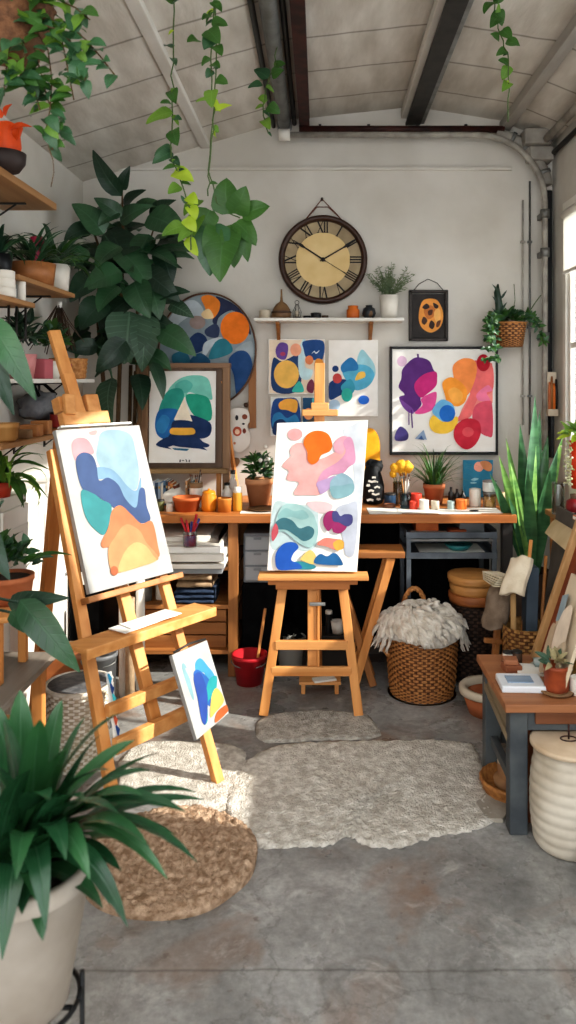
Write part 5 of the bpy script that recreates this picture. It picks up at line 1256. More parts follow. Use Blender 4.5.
tt = T('dried_bunch', (-1.24, 3.62, 1.62), 'bunch of dried brown twigs hung upside down on the shelf wall', 'dried flowers'); mb = MB(); q = random.Random(51)
for i in range(46):
    p = V((-1.27, 3.70, 1.88)); d = V((q.gauss(0, .05), q.gauss(0, .06), -q.uniform(.14, .26))); mb.tube([p, p + d * .5, p + d + V((q.gauss(0, .015), q.gauss(0, .015), 0))], .0022, 4)
mb.build('twigs', mat('twig', '#5A4636', .9, '#3E3026', 20), tt); MB().tube([(-1.27, 3.70, 1.88), (-1.27, 3.70, 1.85)], .014, 8).build('tie', PAPER, tt)
# white shelf
pk = mat('pink_pot', '#C98A88', .7, '#B57674', 8)
tt = T('pink_planter', (XX(28, 3.12), 3.12, S4), 'dusty pink pot with a dark plant on the white shelf', 'potted plant'); c = (-1.215, 3.10, S4); pot(tt, c, .045, .058, .10, pk)
mb = MB(); bush(mb, V(c) + V((0, 0, .16)), (.06, .06, .1), 60, .06, .03, 61, cols=2); mb.build('foliage', [LEAFK, LEAFS], tt)
tt = tag(MB().box2((-1.26, 3.22, S4), (-1.165, 3.32, S4 + .085)).build('pink_box', mat('rose', '#B8626A', .6), None, .004, (-1.21, 3.27, S4)), 'rose pink box beside the dusty pink pot', 'box')
tt = T('leafy_pot', (-1.21, 3.42, S4), 'small bright leafy plant in a patterned cup behind the easel mast', 'potted plant'); pot(tt, (-1.21, 3.42, S4), .035, .045, .08, CERAM); mb = MB(); bush(mb, (-1.21, 3.42, S4 + .15), (.07, .07, .09), 90, .05, .03, 63, cols=2); mb.build('foliage', [LEAFD, LEAFM], tt)
jar('magenta_jar', (-1.17, 3.50, S4), .026, .07, mat('magenta', '#A82C4C'), 'little magenta jar beside the patterned cup', 'jar')
tt = T('bread_basket', (-1.22, 3.70, S4), 'small square-weave basket at the end of the white shelf', 'basket')
MB().lathe([(0, 0), (.075, 0)] + [(.08 + .001 * k + .002 * (k % 2), .004 + .01 * k) for k in range(10)] + [(.09, .1), (.08, .095), (.075, .02), (0, .02)], (-1.225, 3.70, S4), 56, 0, weave(14, .002)).build('basket', WICKL, tt)
# low shelf
tt = jar('turned_bowl', (-1.215, 2.90, S5), .062, .07, wood('bowl_wood', '#C79A62', '#A87A44', 'z'), 'turned pale wooden bowl on the low shelf', 'bowl', prof=[(0, 0), (.048, 0), (.058, .012), (.062, .05), (.066, .052), (.066, .07), (.06, .07), (.05, .015), (0, .015)])
for i, (y, s, h, l) in enumerate(((3.06, .05, .035, 'small flat brown box beside the turned bowl'), (3.17, .07, .05, 'larger chestnut box on the low shelf'), (3.28, .06, .06, 'chestnut box at the far end of the low shelf'))):
    tag(MB().box2((-1.24, y - s / 2, S5), (-1.165, y + s / 2, S5 + h)).build('wooden_box', OAKX if i else CLAYB, None, .004, (-1.2, y, S5)), l, 'box', 'boxes on the low shelf')
# dark satchel and red tins hung on the wall between the shelves
tt = T('grey_satchel', (-1.30, 3.42, 1.30), 'slouchy grey satchel hung under the white shelf', 'bag')
mb = MB(); mb.ellipsoid((-1.295, 3.50, 1.378), (.08, .15, .072), 18, 12, 0, .35); mb.build('body', mat('charcoal_cloth', '#77787B', .9, '#56575B', 20, bump=.3, bscale=40), tt); MB().tube([(-1.25, 3.38, 1.43), (-1.29, 3.42, 1.482), (-1.29, 3.55, 1.483), (-1.25, 3.60, 1.43)], .008, 6).build('strap', BLACK, tt)
wshelf(1.285, 3.36, 3.90, OAKY, 'short dark wooden shelf behind the easel mast, under the satchel', .018)
jar('red_tin', (-1.19, 3.45, 1.286), .035, .06, mat('tin_red', '#8E2A22', .5), 'dull red tin on the short dark shelf', 'tin', lid=METD)
jar('black_tin', (-1.19, 3.56, 1.286), .035, .05, METK, 'squat black tin on the short dark shelf', 'tin', lid=METD)
# white cupboard
t = T('white_cupboard', (-1.31, 3.6, 0), 'shallow white cupboard along the shelf wall', 'cupboard')
MB().box2((XL + .002, 2.95, 0), (-1.25, 4.15, 1.03)).build('carcass', WHITEP, t, .003)
for k in range(3):
    y = 2.97 + .39 * k; o = MB().box2((-1.25, y, .06), (-1.238, y + .37, .98)).build('door', WHITEP, t, .004); MB().box2((-1.236, y + .05, .14), (-1.234, y + .32, .90)).build('door_panel', mat('white_shade', '#CFCBC3', .6), o); MB().lathe([(0, 0), (.01, .0), (.012, .012), (0, .014)], (-1.236, y + .34, .55), 10).build('knob', METG, o)
tt = T('spider_plant', (-1.285, 3.06, 1.03), 'bright spider plant in a small red pot on the white cupboard', 'potted plant')
pot(tt, (-1.285, 3.06, 1.03), .035, .045, .06, mat('pot_red', '#B23A22', .6)); mb = MB(); tuft(mb, (-1.275, 3.06, 1.08), 34, .24, .026, 71, .95, 'lance', 1.3, 2)
for tip, w in (((50, 470), .03), ((24, 508), .034), ((48, 498), .024), ((34, 465), .028), ((45, 455), .02)): mb.leaf((-1.26, 3.05, 1.11), P(*tip, 2.95), w, (.2, -.6, 1), 'lance', .22)
mb.build('foliage', [LEAFM, LEAFB], tt)
# bench with a stool on it
BX = -.97
t = T('grey_bench', (-1.18, 2.4, 0), 'weathered grey plank bench near the shelf wall', 'bench')
MB().box2((XL + .01, 1.95, .475), (BX, 2.80, .50)).build('bench_top', GREYWOOD, t, .004)
for x in (XL + .05, BX - .045):
    for y in (2.0, 2.74): MB().box2((x - .02, y - .02, 0), (x + .02, y + .02, .475)).build('leg', PINE, t, .003)
MB().box2((XL + .05, 2.73, .25), (BX - .05, 2.75, .29)).build('stretcher', PINE, t, .003)
t = T('wooden_stool', (-1.12, 2.62, .5), 'small wooden stool standing on the grey bench', 'stool')
mb = MB(); mb.box2((-1.30, 2.44, .715), (-1.0, 2.76, .738)); mb.build('seat', PINEX, t, .012)
for x in (-1.26, -1.055):
    for y in (2.49, 2.70): MB().box2((x - .014, y - .014, .501), (x + .014, y + .014, .715)).build('leg', PINE, t, .003)
tt = T('terracotta_plant', (-1.06, 2.60, .739), 'leafy green plant in a round terracotta pot on the little stool', 'potted plant')
c = V((-1.065, 2.60, .739)); MB().lathe([(0, 0), (.055, 0), (.075, .035), (.08, .075), (.084, .077), (.084, .095), (.074, .095), (.06, .02), (0, .02)], c, 32).build('pot', TERRA, tt)
MB().disc(c + V((0, 0, .085)), .072).build('soil', SOIL, tt)
mb = MB(); bush(mb, c + V((0, 0, .13)), (.08, .07, .09), 80, .06, .035, 81, cols=3); mb.leaf(c + V((.06, 0, .12)), P(72, 555, 2.5), .03, (0, -.5, 1), 'lance', .12, 1); mb.build('foliage', [LEAFD, LEAFM, LEAFS], tt)
# tall rubber plant at the edge of the view
t = T('rubber_plant', (-1.08, 2.05, .501), 'tall dark rubber plant on the grey bench, its broad leaves entering from the edge', 'potted plant')
c = V((-1.12, 2.05, .501)); pot(t, c, .085, .11, .2, CERAM)
stem = [c + V((0, 0, .15)), c + V((.0, -.02, .5)), c + V((-.03, .0, .8)), c + V((-.02, .03, 1.12)), c + V((0, 0, 1.3))]
MB().tube(stem, [.012, .011, .01, .008, .004], 8).build('stem', STEMB, t)
mb = MB()
for a, b_, w, Y in (((-12, 318), (36, 400), .075, 1.95), ((-30, 300), (14, 415), .08, 2.0), ((-40, 330), (-2, 440), .09, 1.98), ((-25, 515), (10, 580), .07, 2.0), ((20, 600), (80, 672), .085, 2.1), ((8, 604), (70, 598), .055, 2.15), ((10, 612), (46, 640), .05, 2.12), ((-40, 560), (4, 500), .07, 2.0), ((-60, 380), (-20, 470), .09, 2.0), ((-60, 250), (-10, 270), .08, 2.05)):
    mb.leaf(P(*a, Y + .05), P(*b_, Y), w, (.2, -1, .5), 'ovate', .1, R.randrange(2), .2, 9)
q = random.Random(3)
for i in range(16):
    p = stem[1].lerp(stem[4], q.random()); a = q.uniform(1.2, 5.2); d = V((math.cos(a), math.sin(a), q.uniform(-.2, .5))); mb.leaf(p, p + d * .22, .09, (0, -.4, 1), 'ovate', .12, q.randrange(2))
for a, b_ in (((-94, 580), (18, 602)), ((-94, 550), (-25, 515)), ((-97, 400), (-12, 320)), ((-97, 360), (-30, 300)), ((-97, 390), (-40, 330)), ((-94, 590), (10, 612)), ((-94, 585), (-40, 560))): mb.tube([P(*a, 2.06), P(*b_, 2.08)], .004, 5)
mb.build('foliage', [LEAFK, LEAFD], t)
# woven planter with a stone top, and odds behind the easel
c = V((XX(79, 2.98), 2.98, 0)); t = T('woven_planter', c, 'whitewashed woven tub with a grey stone lid behind the easel leg', 'tub')
WW = mat('white_wash', '#DDD8CE', .85, '#B9AD9B', 26, bump=.3, bscale=70)
mb = MB(); mb.wicker(c, [(.10, 0), (.115, .15), (.128, .305)], 40, 26, .003); mb.lathe([(.128, .305), (.132, .315), (.118, .318), (.115, .29)], c, 48); mb.build('tub', [WW, mat('wash_shade', '#B0A28E', .9, '#94866F', 40)], t); MB().lathe([(.12, .300), (.118, .314), (.06, .318), (0, .316)], c, 30).build('stone_lid', mat('stone', '#6D6C6C', .8, '#4E4E50', 22, bump=.6, bscale=50), t)
t = bucket('paint_pail', (XX(100, 3.3), 3.3, 0), .06, .07, .32, mat('pail', '#6E6F70', .5, '#57585A', 10), 'tall grey metal pail behind the easel legs')
t = tag(MB().box2((-1.2, 3.28, 0), (-1.0, 3.5, .30)).build('brown_case', wood('case', '#9A5E34', '#7B4726', 'x'), None, .01, (-1.1, 3.39, 0)), 'brown wooden case on the floor behind the woven tub', 'case')
t = T('dark_portfolio', (-1.0, 3.68, 0), 'tall black portfolio leaning against the cabinet behind the easel', 'portfolio'); mb = MB(); mb.beam((-1.12, 3.6, .002), (-1.12, 3.8, .78), .03, .0 + .28, (1, 0, 0)) if 0 else mb.box2((-1.225, 3.72, 0), (-1.08, 3.80, .85)); mb.build('cover', BLACK, t, .004); MB().box2((-1.17, 3.712, .5), (-1.13, 3.72, .56)).build('label_patch', PAPER, t)
t = T('rolled_paper', (-.9, 3.6, 0), 'white paper rolls standing on the floor behind the easel', 'paper roll')
for k, (x, y, h) in enumerate(((-.93, 3.60, .55), (-.86, 3.64, .62), (-.89, 3.56, .48))): MB().lathe([(.0, 0), (.022, 0), (.022, h), (.015, h), (.015, h - .02), (0, h - .02)], (x, y, 0), 14).build('roll', PAPER if k != 2 else BEIGE, t)

# ------------------------------------------------------------------ the great corner plant
t = T('corner_plant', (-.98, 4.16, 0), 'huge dark broad-leaved plant filling the corner by the round painting', 'potted plant')
c = V((-.98, 4.24, 0)); 
pot(t, (-1.16, 4.29, .0), .075, .09, .35, CAKED)
TR_ = [[(-1.15, 4.28, .3), (-1.15, 4.26, .95), P(118, 420, 4.25), P(121, 330, 4.2), P(123, 230, 4.18), P(122, 185, 4.18)], [(-1.14, 4.28, .3), (-1.12, 4.25, 1.0), P(140, 420, 4.15), P(136, 340, 4.18), P(140, 270, 4.15), P(155, 225, 4.1)], [(-1.16, 4.28, .3), (-1.17, 4.26, .95), P(105, 400, 4.25), P(98, 320, 4.2), P(100, 250, 4.2), P(88, 215, 4.2)]]
for tr_ in TR_: MB().tube([V(p) for p in tr_], [.014, .014, .013, .011, .008, .004], 8).build('stem', STEMB, t)
mb = MB(); big = [
 ((122,196),(93,150),20,1,4.16),((122,190),(130,166),13,1,4.18),((122,216),(94,198),17,0,4.1),((104,234),(72,204),28,0,4.1),((120,222),(152,206),20,0,4.12),((148,216),(188,236),32,0,4.08),((150,220),(176,200),20,1,4.12),
 ((120,246),(96,268),30,0,4.05),((140,240),(100,262),34,1,4.06),((122,272),(84,290),30,0,4.0),((142,270),(180,302),26,1,4.0),((140,250),(178,268),26,0,4.02),((130,312),(124,364),46,2,3.92),((147,314),(142,372),30,2,3.94),((160,330),(196,356),26,0,3.92),
 ((152,362),(163,400),15,1,3.9),((170,304),(194,318),16,2,4.0),((112,378),(112,424),30,2,3.95),((98,346),(66,350),18,1,4.0),((105,300),(80,330),30,1,4.05),((88,250),(62,270),24,0,4.1),((90,228),(64,240),20,1,4.15),((96,276),(70,302),28,1,4.1),
 ((128,300),(100,330),30,1,3.98),((140,320),(176,330),22,1,3.98),((120,250),(150,290),34,0,4.0),((110,230),(130,265),26,1,4.06),((160,250),(172,285),24,1,4.05),((150,235),(134,270),26,0,4.05),((126,340),(96,372),26,1,4.05),((118,210),(98,226),16,0,4.1),((124,206),(146,190),14,1,4.12),((134,282),(150,318),30,0,3.95),((118,286),(98,312),26,0,4.0),((150,285),(160,320),24,0,3.97),((150,300),(190,292),20,1,4.0),((100,262),(118,296),28,1,4.02)]
for a, b_, w, k, Y in big:
    if b_[0] < 100: Y = min(Y, 3.86)
    if b_[1] < 170: Y = 3.62
    mb.leaf(P(*a, Y + .05), P(*b_, Y), w / F * Y, (R.gauss(0, .35), -1, .55 + R.gauss(0, .2)), 'ovate', .12, k, .22, 9, .02)
q = random.Random(77)
for i in range(70):
    tr_ = TR_[i % 3]; k = q.uniform(2.6, 4.6); p = V(tr_[int(k)]).lerp(V(tr_[int(k) + 1]), k % 1); a = q.uniform(0, 2 * PI); d = V((math.cos(a), math.sin(a) * .5, q.uniform(-.7, .45))).normalized()
    l = q.uniform(.16, .27); pp = p + d * .05; tip = p + d * (l + .05)
    if tip.y > 4.40: tip.y = 4.40
    if tip.x < -1.36: tip.x = -1.36
    mb.leaf(pp, tip, q.uniform(.07, .12), (q.gauss(0, .4), -.8, .7), 'ovate', .12, q.choice((0, 0, 1)), .2, 7)
for a, b_ in (((121, 330), (130, 312)), ((136, 340), (147, 314)), ((140, 300), (160, 330)), ((98, 320), (112, 378)), ((118, 360), (98, 346)), ((120, 260), (104, 234))): mb.tube([P(*a, 4.18), P(*b_, 4.0)], .005, 5)
mb.build('foliage', [LEAFD, LEAFK, LEAFS], t)
# trunks of bare branches beside the frame
t = T('bare_canes', (-.92, 4.30, DZ), 'brown upright canes standing on the worktop between plant and table easel', 'canes')
for k, px in enumerate((128, 133, 139, 143)): MB().tube([(XX(px, 4.36), 4.36, DZ), (XX(px + 1, 4.36), 4.40, ZZ(365 + 6 * k, 4.36))], .011, 8).build('cane', STEMB, t)
# ------------------------------------------------------------------ window side
# work table
TZ = .44; tx0, ty0, ty1 = .625, 2.50, 2.93
t = T('work_table', (.98, 2.72, 0), 'low worn table with grey legs and a wooden top beside the ribbed crock', 'table')
MB().box2((tx0 - .02, ty0 - .02, TZ - .028), (XR - .02, ty1 + .01, TZ)).build('table_top', TABLEW, t, .004)
for x in (tx0 + .03, XR - .07):
    for y in (ty0 + .03, ty1 - .03): MB().box2((x - .03, y - .028, 0), (x + .03, y + .028, TZ - .028)).build('leg', SLATEP, t, .004)
MB().box2((tx0 + .05, ty0 + .015, TZ - .1), (XR - .08, ty0 + .035, TZ - .028)).build('apron', SLATEP, t, .003)
for k in range(3):
    x = tx0 + .085 + .2 * k; o = MB().box2((x, ty0 + .004, TZ - .075), (x + .17, ty0 + .016, TZ - .036)).build('drawer', wood('drawer_brown', '#8A5A3C', '#6B4028', 'x'), t, .003)
o = MB().box2((tx0 + .006, ty0 + .06, TZ - .14), (tx0 + .022, ty1 - .06, TZ - .028)).build('side_apron', wood('apron_pale', '#8E8069', '#6E6350', 'y'), t, .003)
MB().lathe([(0, 0), (.012, 0), (.014, .012), (0, .016)], (0, 0, 0), 10).build('knob', METD, o) if 0 else None
MB().beam((tx0 + .004, ty0 + .04, TZ - .135), (tx0 + .004, ty1 - .04, TZ - .10), .012, .028).build('diagonal_brace', wood('apron_pale', '#8E8069', '#6E6350'), t, .002)
MB().box2((tx0 + .02, ty0 + .05, .12), (tx0 + .045, ty1 - .05, .155)).build('stretcher', SLATEP, t, .003)
MB().box2((tx0 + .05, ty1 - .045, .12), (XR - .08, ty1 - .02, .155)).build('stretcher', SLATEP, t, .003)
def W(px, py):   # a point on the low table's top
    Y = F * (CAMZ - TZ) / (py - CY); return V((XX(px, Y), Y, TZ + .0005))
tt = T('wooden_block', W(512, 671), 'small stack of two reddish wood blocks on the low table', 'block'); c = W(512, 671)
MB().box(c + V((0, .01, .012)), (.062, .06, .024), Matrix.Rotation(.1, 3, 'Z')).build('block', wood('block_red', '#9C6244', '#7C4A32', 'x'), tt, .003); MB().box(c + V((-.003, .012, .034)), (.05, .05, .018), Matrix.Rotation(-.1, 3, 'Z')).build('block', wood('block_red2', '#AA7252', '#8A5638', 'x'), tt, .003)
tt = tag(MB().box(W(532, 671) + V((.01, 0, .004)), (.13, .10, .008), Matrix.Rotation(-.15, 3, 'Z')).build('paper_sheet', PAPER, None, .001, W(532, 671)), 'white papers lying behind the red blocks on the low table', 'papers')
jar('ink_bottle', W(508, 662), .02, .035, CERAM, 'squat white pot at the far edge of the low table', 'pot', lid=METD); jar('ink_bottle', W(517, 663), .019, .04, CAKED, 'small dark brown pot at the far edge of the low table', 'pot', lid=METD)
tt = T('white_box', W(521, 688), 'flat white case with a blue-grey window lying on the low table', 'case'); c = W(522, 689); r = Matrix.Rotation(-.04, 3, 'Z')
MB().box(c + V((0, .02, .012)), (.15, .12, .024), r).build('case', mat('case_white', '#D6DADF', .35), tt, .005); MB().box(c + V((-.005, .02, .0255)), (.09, .06, .004), r).build('blue_window', mat('case_blue', '#8CA0B5', .25, '#7086A0', 9), tt, .002)
c = W(556, 694); tt = T('terracotta_mug', c, 'reddish clay pot with a tiny succulent, standing on a saucer at the table edge', 'potted plant')
MB().lathe([(0, 0), (.045, 0), (.058, .008), (.056, .012), (0, .008)], c + V((.005, .01, 0)), 30).build('saucer', CLAYB, tt)
MB().lathe([(0, .01), (.038, .01), (.041, .02), (.041, .082), (.044, .084), (.044, .096), (.037, .096), (.034, .075), (0, .075)], c + V((.005, .01, 0)), 32).build('pot', mat('mug_red', '#A2502E', .6, '#7E3A22', 20), tt)
mb = MB(); bush(mb, c + V((.0, .01, .10)), (.03, .03, .02), 22, .045, .022, 91, cols=2); mb.build('foliage', [LEAFS, mat('succulent_tan', '#9A8F6C', .6)], tt)
jar('white_cup', W(580, 694), .034, .055, CERAM, 'white cup at the window edge of the low table', 'cup'); 
tt = tag(MB().ellipsoid(W(549, 668) + V((0, 0, .02)), (.06, .035, .02), 18, 10, 0, .5).build('crumpled_rag', mat('rag_teal', '#8FA0A0', .9, '#C4BFB2', 20), None, 0, W(549, 668)), 'crumpled grey-teal rag at the back of the low table', 'rag')
jar('white_cup', W(571, 680), .03, .05, CREAM, 'cream cup behind the clay succulent pot', 'cup')
# ribbed crock
c = V((.805, 2.46, 0)); t = T('ribbed_crock', c, 'large off-white ribbed crock with a flat lid in front of the low table', 'crock')
prof = [(0, 0), (.088, 0)]
for k in range(61):
    u = k / 60; r = .092 + .030 * math.sin(PI * (.12 + u * .80)) ** .8; prof.append((r + .0035 * abs(math.sin(u * PI * 9)), .006 + u * .305))
prof += [(.108, .318), (.10, .315), (0, .312)]
MB().lathe(prof, c, 56, 0, lambda t, i, z: .0012 * math.sin(5 * t + z * 20)).build('body', mat('crock', '#CEC6B8', .55, '#AFA493', 7, bump=.12, bscale=25), t)
MB().lathe([(.112, .316), (.122, .320), (.122, .331), (.114, .335), (.06, .334), (.055, .337), (0, .338)], c, 48).build('lid', mat('crock_lid', '#CDB9A0', .55, '#B59E82', 8), t)
MB().tube([c + V((.0, 0, .336)), c + V((.0, 0, .385))], .003, 6).build('lid_pin', RUST, t)
MB().tube([c + V((.026 * math.cos(a), .018 * math.sin(a), .339)) for a in [i * PI / 10 for i in range(21)]], .0025, 6).build('lid_ring', RUST, t)
# things on the floor by the table
c = G(486, 722) + V((.03, .10, 0)); t = T('terracotta_planter', c, 'low terracotta bowl with a thick cream rim on the floor behind the low table', 'bowl')
MB().lathe([(0, 0), (.085, 0), (.115, .09), (0.10, .09), (.075, .015), (0, .015)], c, 36).build('body', TERRA, t); MB().lathe([(.112, .085), (.128, .09), (.13, .112), (.12, .122), (.098, .118), (.095, .09)], c, 36).build('rim', CREAM, t)
c = V((.755, 2.80, 0)); c = V((.705, 2.765, 0)); t = T('wicker_tray', c, 'low round wicker tray on the floor under the table', 'tray')
MB().lathe([(0, 0), (.10, 0)] + [(.105 + .003 * k + .002 * (k % 2), .004 + .008 * k) for k in range(7)] + [(.115, .058), (.10, .02), (0, .012)], c, 64, 0, weave(16, .002)).build('tray', WICK, t)
t = T('clay_crock', c + V((0, 0, .013)), 'tan clay crock with a lid standing in the wicker tray under the table', 'crock'); c = c + V((.005, .0, .013))
MB().lathe([(0, 0), (.055, 0), (.075, .02), (.078, .035), (.06, .045), (.062, .05), (.064, .095), (.058, .10), (0, .10)], c, 32).build('body', mat('clay_tan', '#A6805C', .7, '#7A5236', 9), t); MB().lathe([(.064, .098), (.06, .112), (.02, .118), (.016, .128), (0, .13)], c, 28).build('lid', CREAM, t)
t = T('flagstone', V((.64, 2.72, 0)), 'flat pale broken flagstone at the rug corner by the table legs', 'stone'); 
mb = MB(); pts = [G(*p) for p in ((476, 806), (486, 796), (500, 800), (510, 812), (503, 823), (486, 822))]; n = len(pts); b = mb.add([p + V((0, 0, .014)) for p in pts] + pts); mb.face(list(range(n))[::-1]); 
for i in range(n): j = (i + 1) % n; mb.face((i, j, n + j, n + i))
mb.build('slab', mat('flag', '#9E968A', .9, '#857D72', 12, bump=.3), t)
t = T('wooden_wedge', (.70, 2.66, 0), 'brown wooden board leaning under the table behind its front leg', 'board'); MB().beam((.69, 2.60, .16), (.74, 2.60, .36), .02, .07, (0, 1, 0)).build('board', wood('wedge', '#9A5E38', '#774324', 'z'), t, .003) if 0 else MB().beam((.70, 2.58, .0), (.76, 2.66, .38), .07, .014, (0, 1, .2)).build('board', wood('wedge', '#9A5E38', '#774324', 'z'), t, .003)
c = V((.86, 2.26, 0)); t = T('grey_basin', c, 'grey metal basin on the floor at the foot of the ribbed crock', 'basin'); MB().lathe([(0, 0), (.07, 0), (.088, .05), (.092, .05), (.092, .058), (.084, .056), (.068, .01), (0, .01)], c, 36).build('basin', mat('zinc', '#8D949A', .5, '#767C82', 12, metal=.3), t)

# leaning boards and frames
def leanboard(name, y0, y1, xb, xt, zt, zb, th, m, label, cat='board', frame=None):
    t = T(name, (xb, (y0 + y1) / 2, zb), label, cat); d = V((xt - xb, 0, zt - zb)); n = V((-(zt - zb), 0, xt - xb)).normalized()
    mb = MB(); a = V((xb, 0, zb)); b = mb.add([])
    for off in (0, th):
        for u, y in ((0, y0), (0, y1), (1, y1), (1, y0)): mb.v.append(V((a.x, y, a.z)) + d * u - n * off)
    for qd in ((0, 3, 2, 1), (4, 5, 6, 7), (0, 1, 5, 4), (1, 2, 6, 5), (2, 3, 7, 6), (3, 0, 4, 7)): mb.face([b + i for i in qd])
    mb.build('panel', m, t, .002)
    if frame:
        fm, w = frame
        for (y_, u0, u1) in ((y1 - w / 2, 0, 1), (y0 + w / 2, 0, 1)):
            p0 = V((xb, y_, zb)) + n * .008; MB().beam(p0 + d * u0, p0 + d * u1, .03, w, (0, 1, 0)).build('frame_stile', fm, t, .003)
        MB().beam(V((xb, y0, zb)) + n * .008 + d * .03, V((xb, y1, zb)) + n * .008 + d * .03, .03, w, n).build('frame_rail', fm, t, .003)
    return t, n, d
leanboard('grey_board', 3.0, 3.45, .955, 1.075, .93, .0, .015, mat('board_grey', '#5E5A55', .8, '#4C4945', 9), 'large dark grey board leaning behind the wooden frame by the window', 'board')
t, n, d = leanboard('leaning_frame', 2.70, 2.90, .822, 1.002, .98, TZ + .001, .012, mat('panel_rust', '#8A4526', .7, '#6E3218', 9), 'tall wooden frame with rust-red backing leaning on the low table', 'frame', (wood('frame_oak', '#C09A6C', '#9C7546', 'z'), .03))
mb = MB(); p0 = V((.815, 2.885, TZ + .02)) + n * .03; 
t, n, d = leanboard('leaning_canvas', 2.535, 2.78, .845, 1.02, .97, TZ + .001, .0, CREAM, 'cream canvas leaning in front of the rust-backed frame on the low table', 'canvas') if 0 else (None, None, None)
def sheet(name, pts, m, label, cat, th=.004):
    pts = [V(p) for p in pts]; nn = (pts[1] - pts[0]).cross(pts[2] - pts[0]).normalized(); mb = MB(); n = len(pts); b = mb.add(pts + [p + nn * th for p in pts]); mb.face(list(range(n))); mb.face([n + i for i in reversed(range(n))])
    for i in range(n): j = (i + 1) % n; mb.face((i, j, n + j, n + i))
    c = sum(pts, V()) / n; return tag(mb.build(name, m, None, 0, V((c.x, c.y, min(p.z for p in pts)))), label, cat)
t, n, d = leanboard('cream_canvas', 2.54, 2.76, .800, .912, .80, TZ + .001, .014, mat('cream_board', '#D8C9B2', .8, '#C7B69C', 5), 'cream canvas leaning on the low table beside the clay succulent pot', 'canvas')
sheet('blue_card', [P(556, 612, 2.70), P(569, 606, 2.66), P(567, 630, 2.60), P(556, 634, 2.64)], mat('card_blue', '#93A4AC', .8), 'small blue-grey card tucked on the leaning cream canvas', 'card', .003) if 0 else None
b0 = V((.800, 0, TZ + .001)) + n * .0146; q4 = lambda y, u: V((b0.x, y, b0.z)) + d * u
mb, mats = art_mesh([q4(2.76, 1), q4(2.54, 1), q4(2.54, 0), q4(2.76, 0)], rq(0, 0, 26, 36), [('#93A4AC', [(3, 8), (9, 6), (10, 15), (4, 17)], 'p'), ('#E4D6C4', [(9, 12), (17, 9), (20, 22), (12, 28), (7, 22)]), ('#B9A58C', [(1, 20), (6, 19), (8, 33), (2, 34)]), ('#C9B79E', [(14, 24), (22, 20), (24, 33), (13, 34)])])
mb.build('faded_patches', mats, t)
leanboard('yellow_board', 2.56, 2.67, .865, .935, .62, TZ + .001, .01, wood('ochre_board', '#A98B45', '#8A6E34', 'z'), 'small ochre board leaning at the window end of the low table', 'board')
# sill shelf with its things
SLZ = .87
t = T('narrow_console', (1.24, 3.4, 0), 'narrow wooden console along the window wall crowded with jars', 'console')
MB().box2((1.10, 3.02, SLZ - .025), (XR - .002, 3.72, SLZ)).build('console_top', OAKY, t, .003)
for y in (3.5, 3.69): MB().box2((1.12, y - .015, 0), (1.15, y + .015, SLZ - .025)).build('leg', OAK, t, .003)
MB().box2((1.185, 3.05, SLZ + .001), (XR - .002, 3.62, SLZ + .13)).build('riser', WHITEP, t, .004)
c = P(555, 511, 3.55); c.z = SLZ; tt = jar('storage_jar', V((1.115, 3.56, SLZ + .0)), .032, .15, GLASS, 'tall clear ridged jar on the window console', prof=[(0, .002), (.028, .002), (.03, .01), (.029, .05), (.031, .055), (.029, .1), (.031, .145), (.029, .15), (.027, .14), (.026, .01), (0, .006)])
c = V((1.13, 3.36, SLZ)); tt = T('red_jar', c, 'dark red lidded jar with a white-dotted base on the window console', 'jar')
MB().lathe([(0, 0), (.028, 0), (.036, .02), (.038, .055), (0, .055)], c, 26).build('dotted_base', mat('dotted', '#2E2422', .5, '#C9BBA8', 70, lo=.55, hi=.6), tt); MB().lathe([(.038, .05), (.042, .07), (.04, .095), (.02, .108), (0, .108)], c, 26).build('body', mat('deep_red', '#7E1F24', .35), tt); MB().lathe([(.022, .105), (.024, .125), (0, .128)], c, 18).build('lid', CAKED, tt)
c = V((1.205, 3.5, SLZ + .131)); tt = T('red_plant_pot', c, 'tall orange-red pot with fresh green leaves by the window', 'potted plant')
pot(tt, c, .045, .055, .22, mat('vermilion', '#D8401E', .45, '#C23416', 8))
mb = MB(); bush(mb, c + V((0, 0, .24)), (.07, .06, .04), 80, .06, .03, 95, cols=2); mb.build('foliage', [LEAFB, LEAFY], tt); mb = MB(); q = random.Random(5)
for i in range(90): mb.ellipsoid(c + V((-.058 + q.gauss(0, .008), q.gauss(0, .02), .02 + .2 * q.random())), .006, 6, 4)
mb.build('pale_beads', mat('beads', '#D9D6BC', .6, '#B9C28F', 30), tt)
q = random.Random(2)
for i, (m, l) in enumerate([(METK, 'black book at the bottom of the pile on the near end of the console'), (PAPER, 'white book in the middle of the console pile'), (mat('book_orange', '#B5673A', .6), 'tan orange book on top of the console pile')]):
    z = SLZ + .001 + i * .02; tt = T('book', (1.12, 3.14, z), l, 'book', 'books piled on the console'); o = MB().box((1.125, 3.14, z + .0095), (.11 - .006 * i, .16, .019), Matrix.Rotation(.1 * (i - 1), 3, 'Z')).build('cover', m, tt, .002); MB().box((1.1225, 3.137, z + .0095), (.106 - .006 * i, .157, .013), Matrix.Rotation(.1 * (i - 1), 3, 'Z')).build('pages', PAPER, tt)
tt = tag(MB().box2((1.09, 3.64, SLZ), (1.14, 3.70, SLZ + .055)).build('orange_tin', mat('cup_orange', '#E0762E'), None, .004, (1.115, 3.67, SLZ)), 'small orange box at the far end of the console', 'box') if 0 else tag(MB().box2((1.03, 3.50, .80), (1.075, 3.545, .87)).build('orange_tag', mat('cup_orange', '#E0762E'), None, .004, (1.05, 3.52, .80)), 'small orange packet pinned to the console end', 'packet') if 0 else None
tt = T('rolled_sheets', (1.06, 3.3, .78), 'curling cream sheets drooping off the window console', 'paper'); mb = MB()
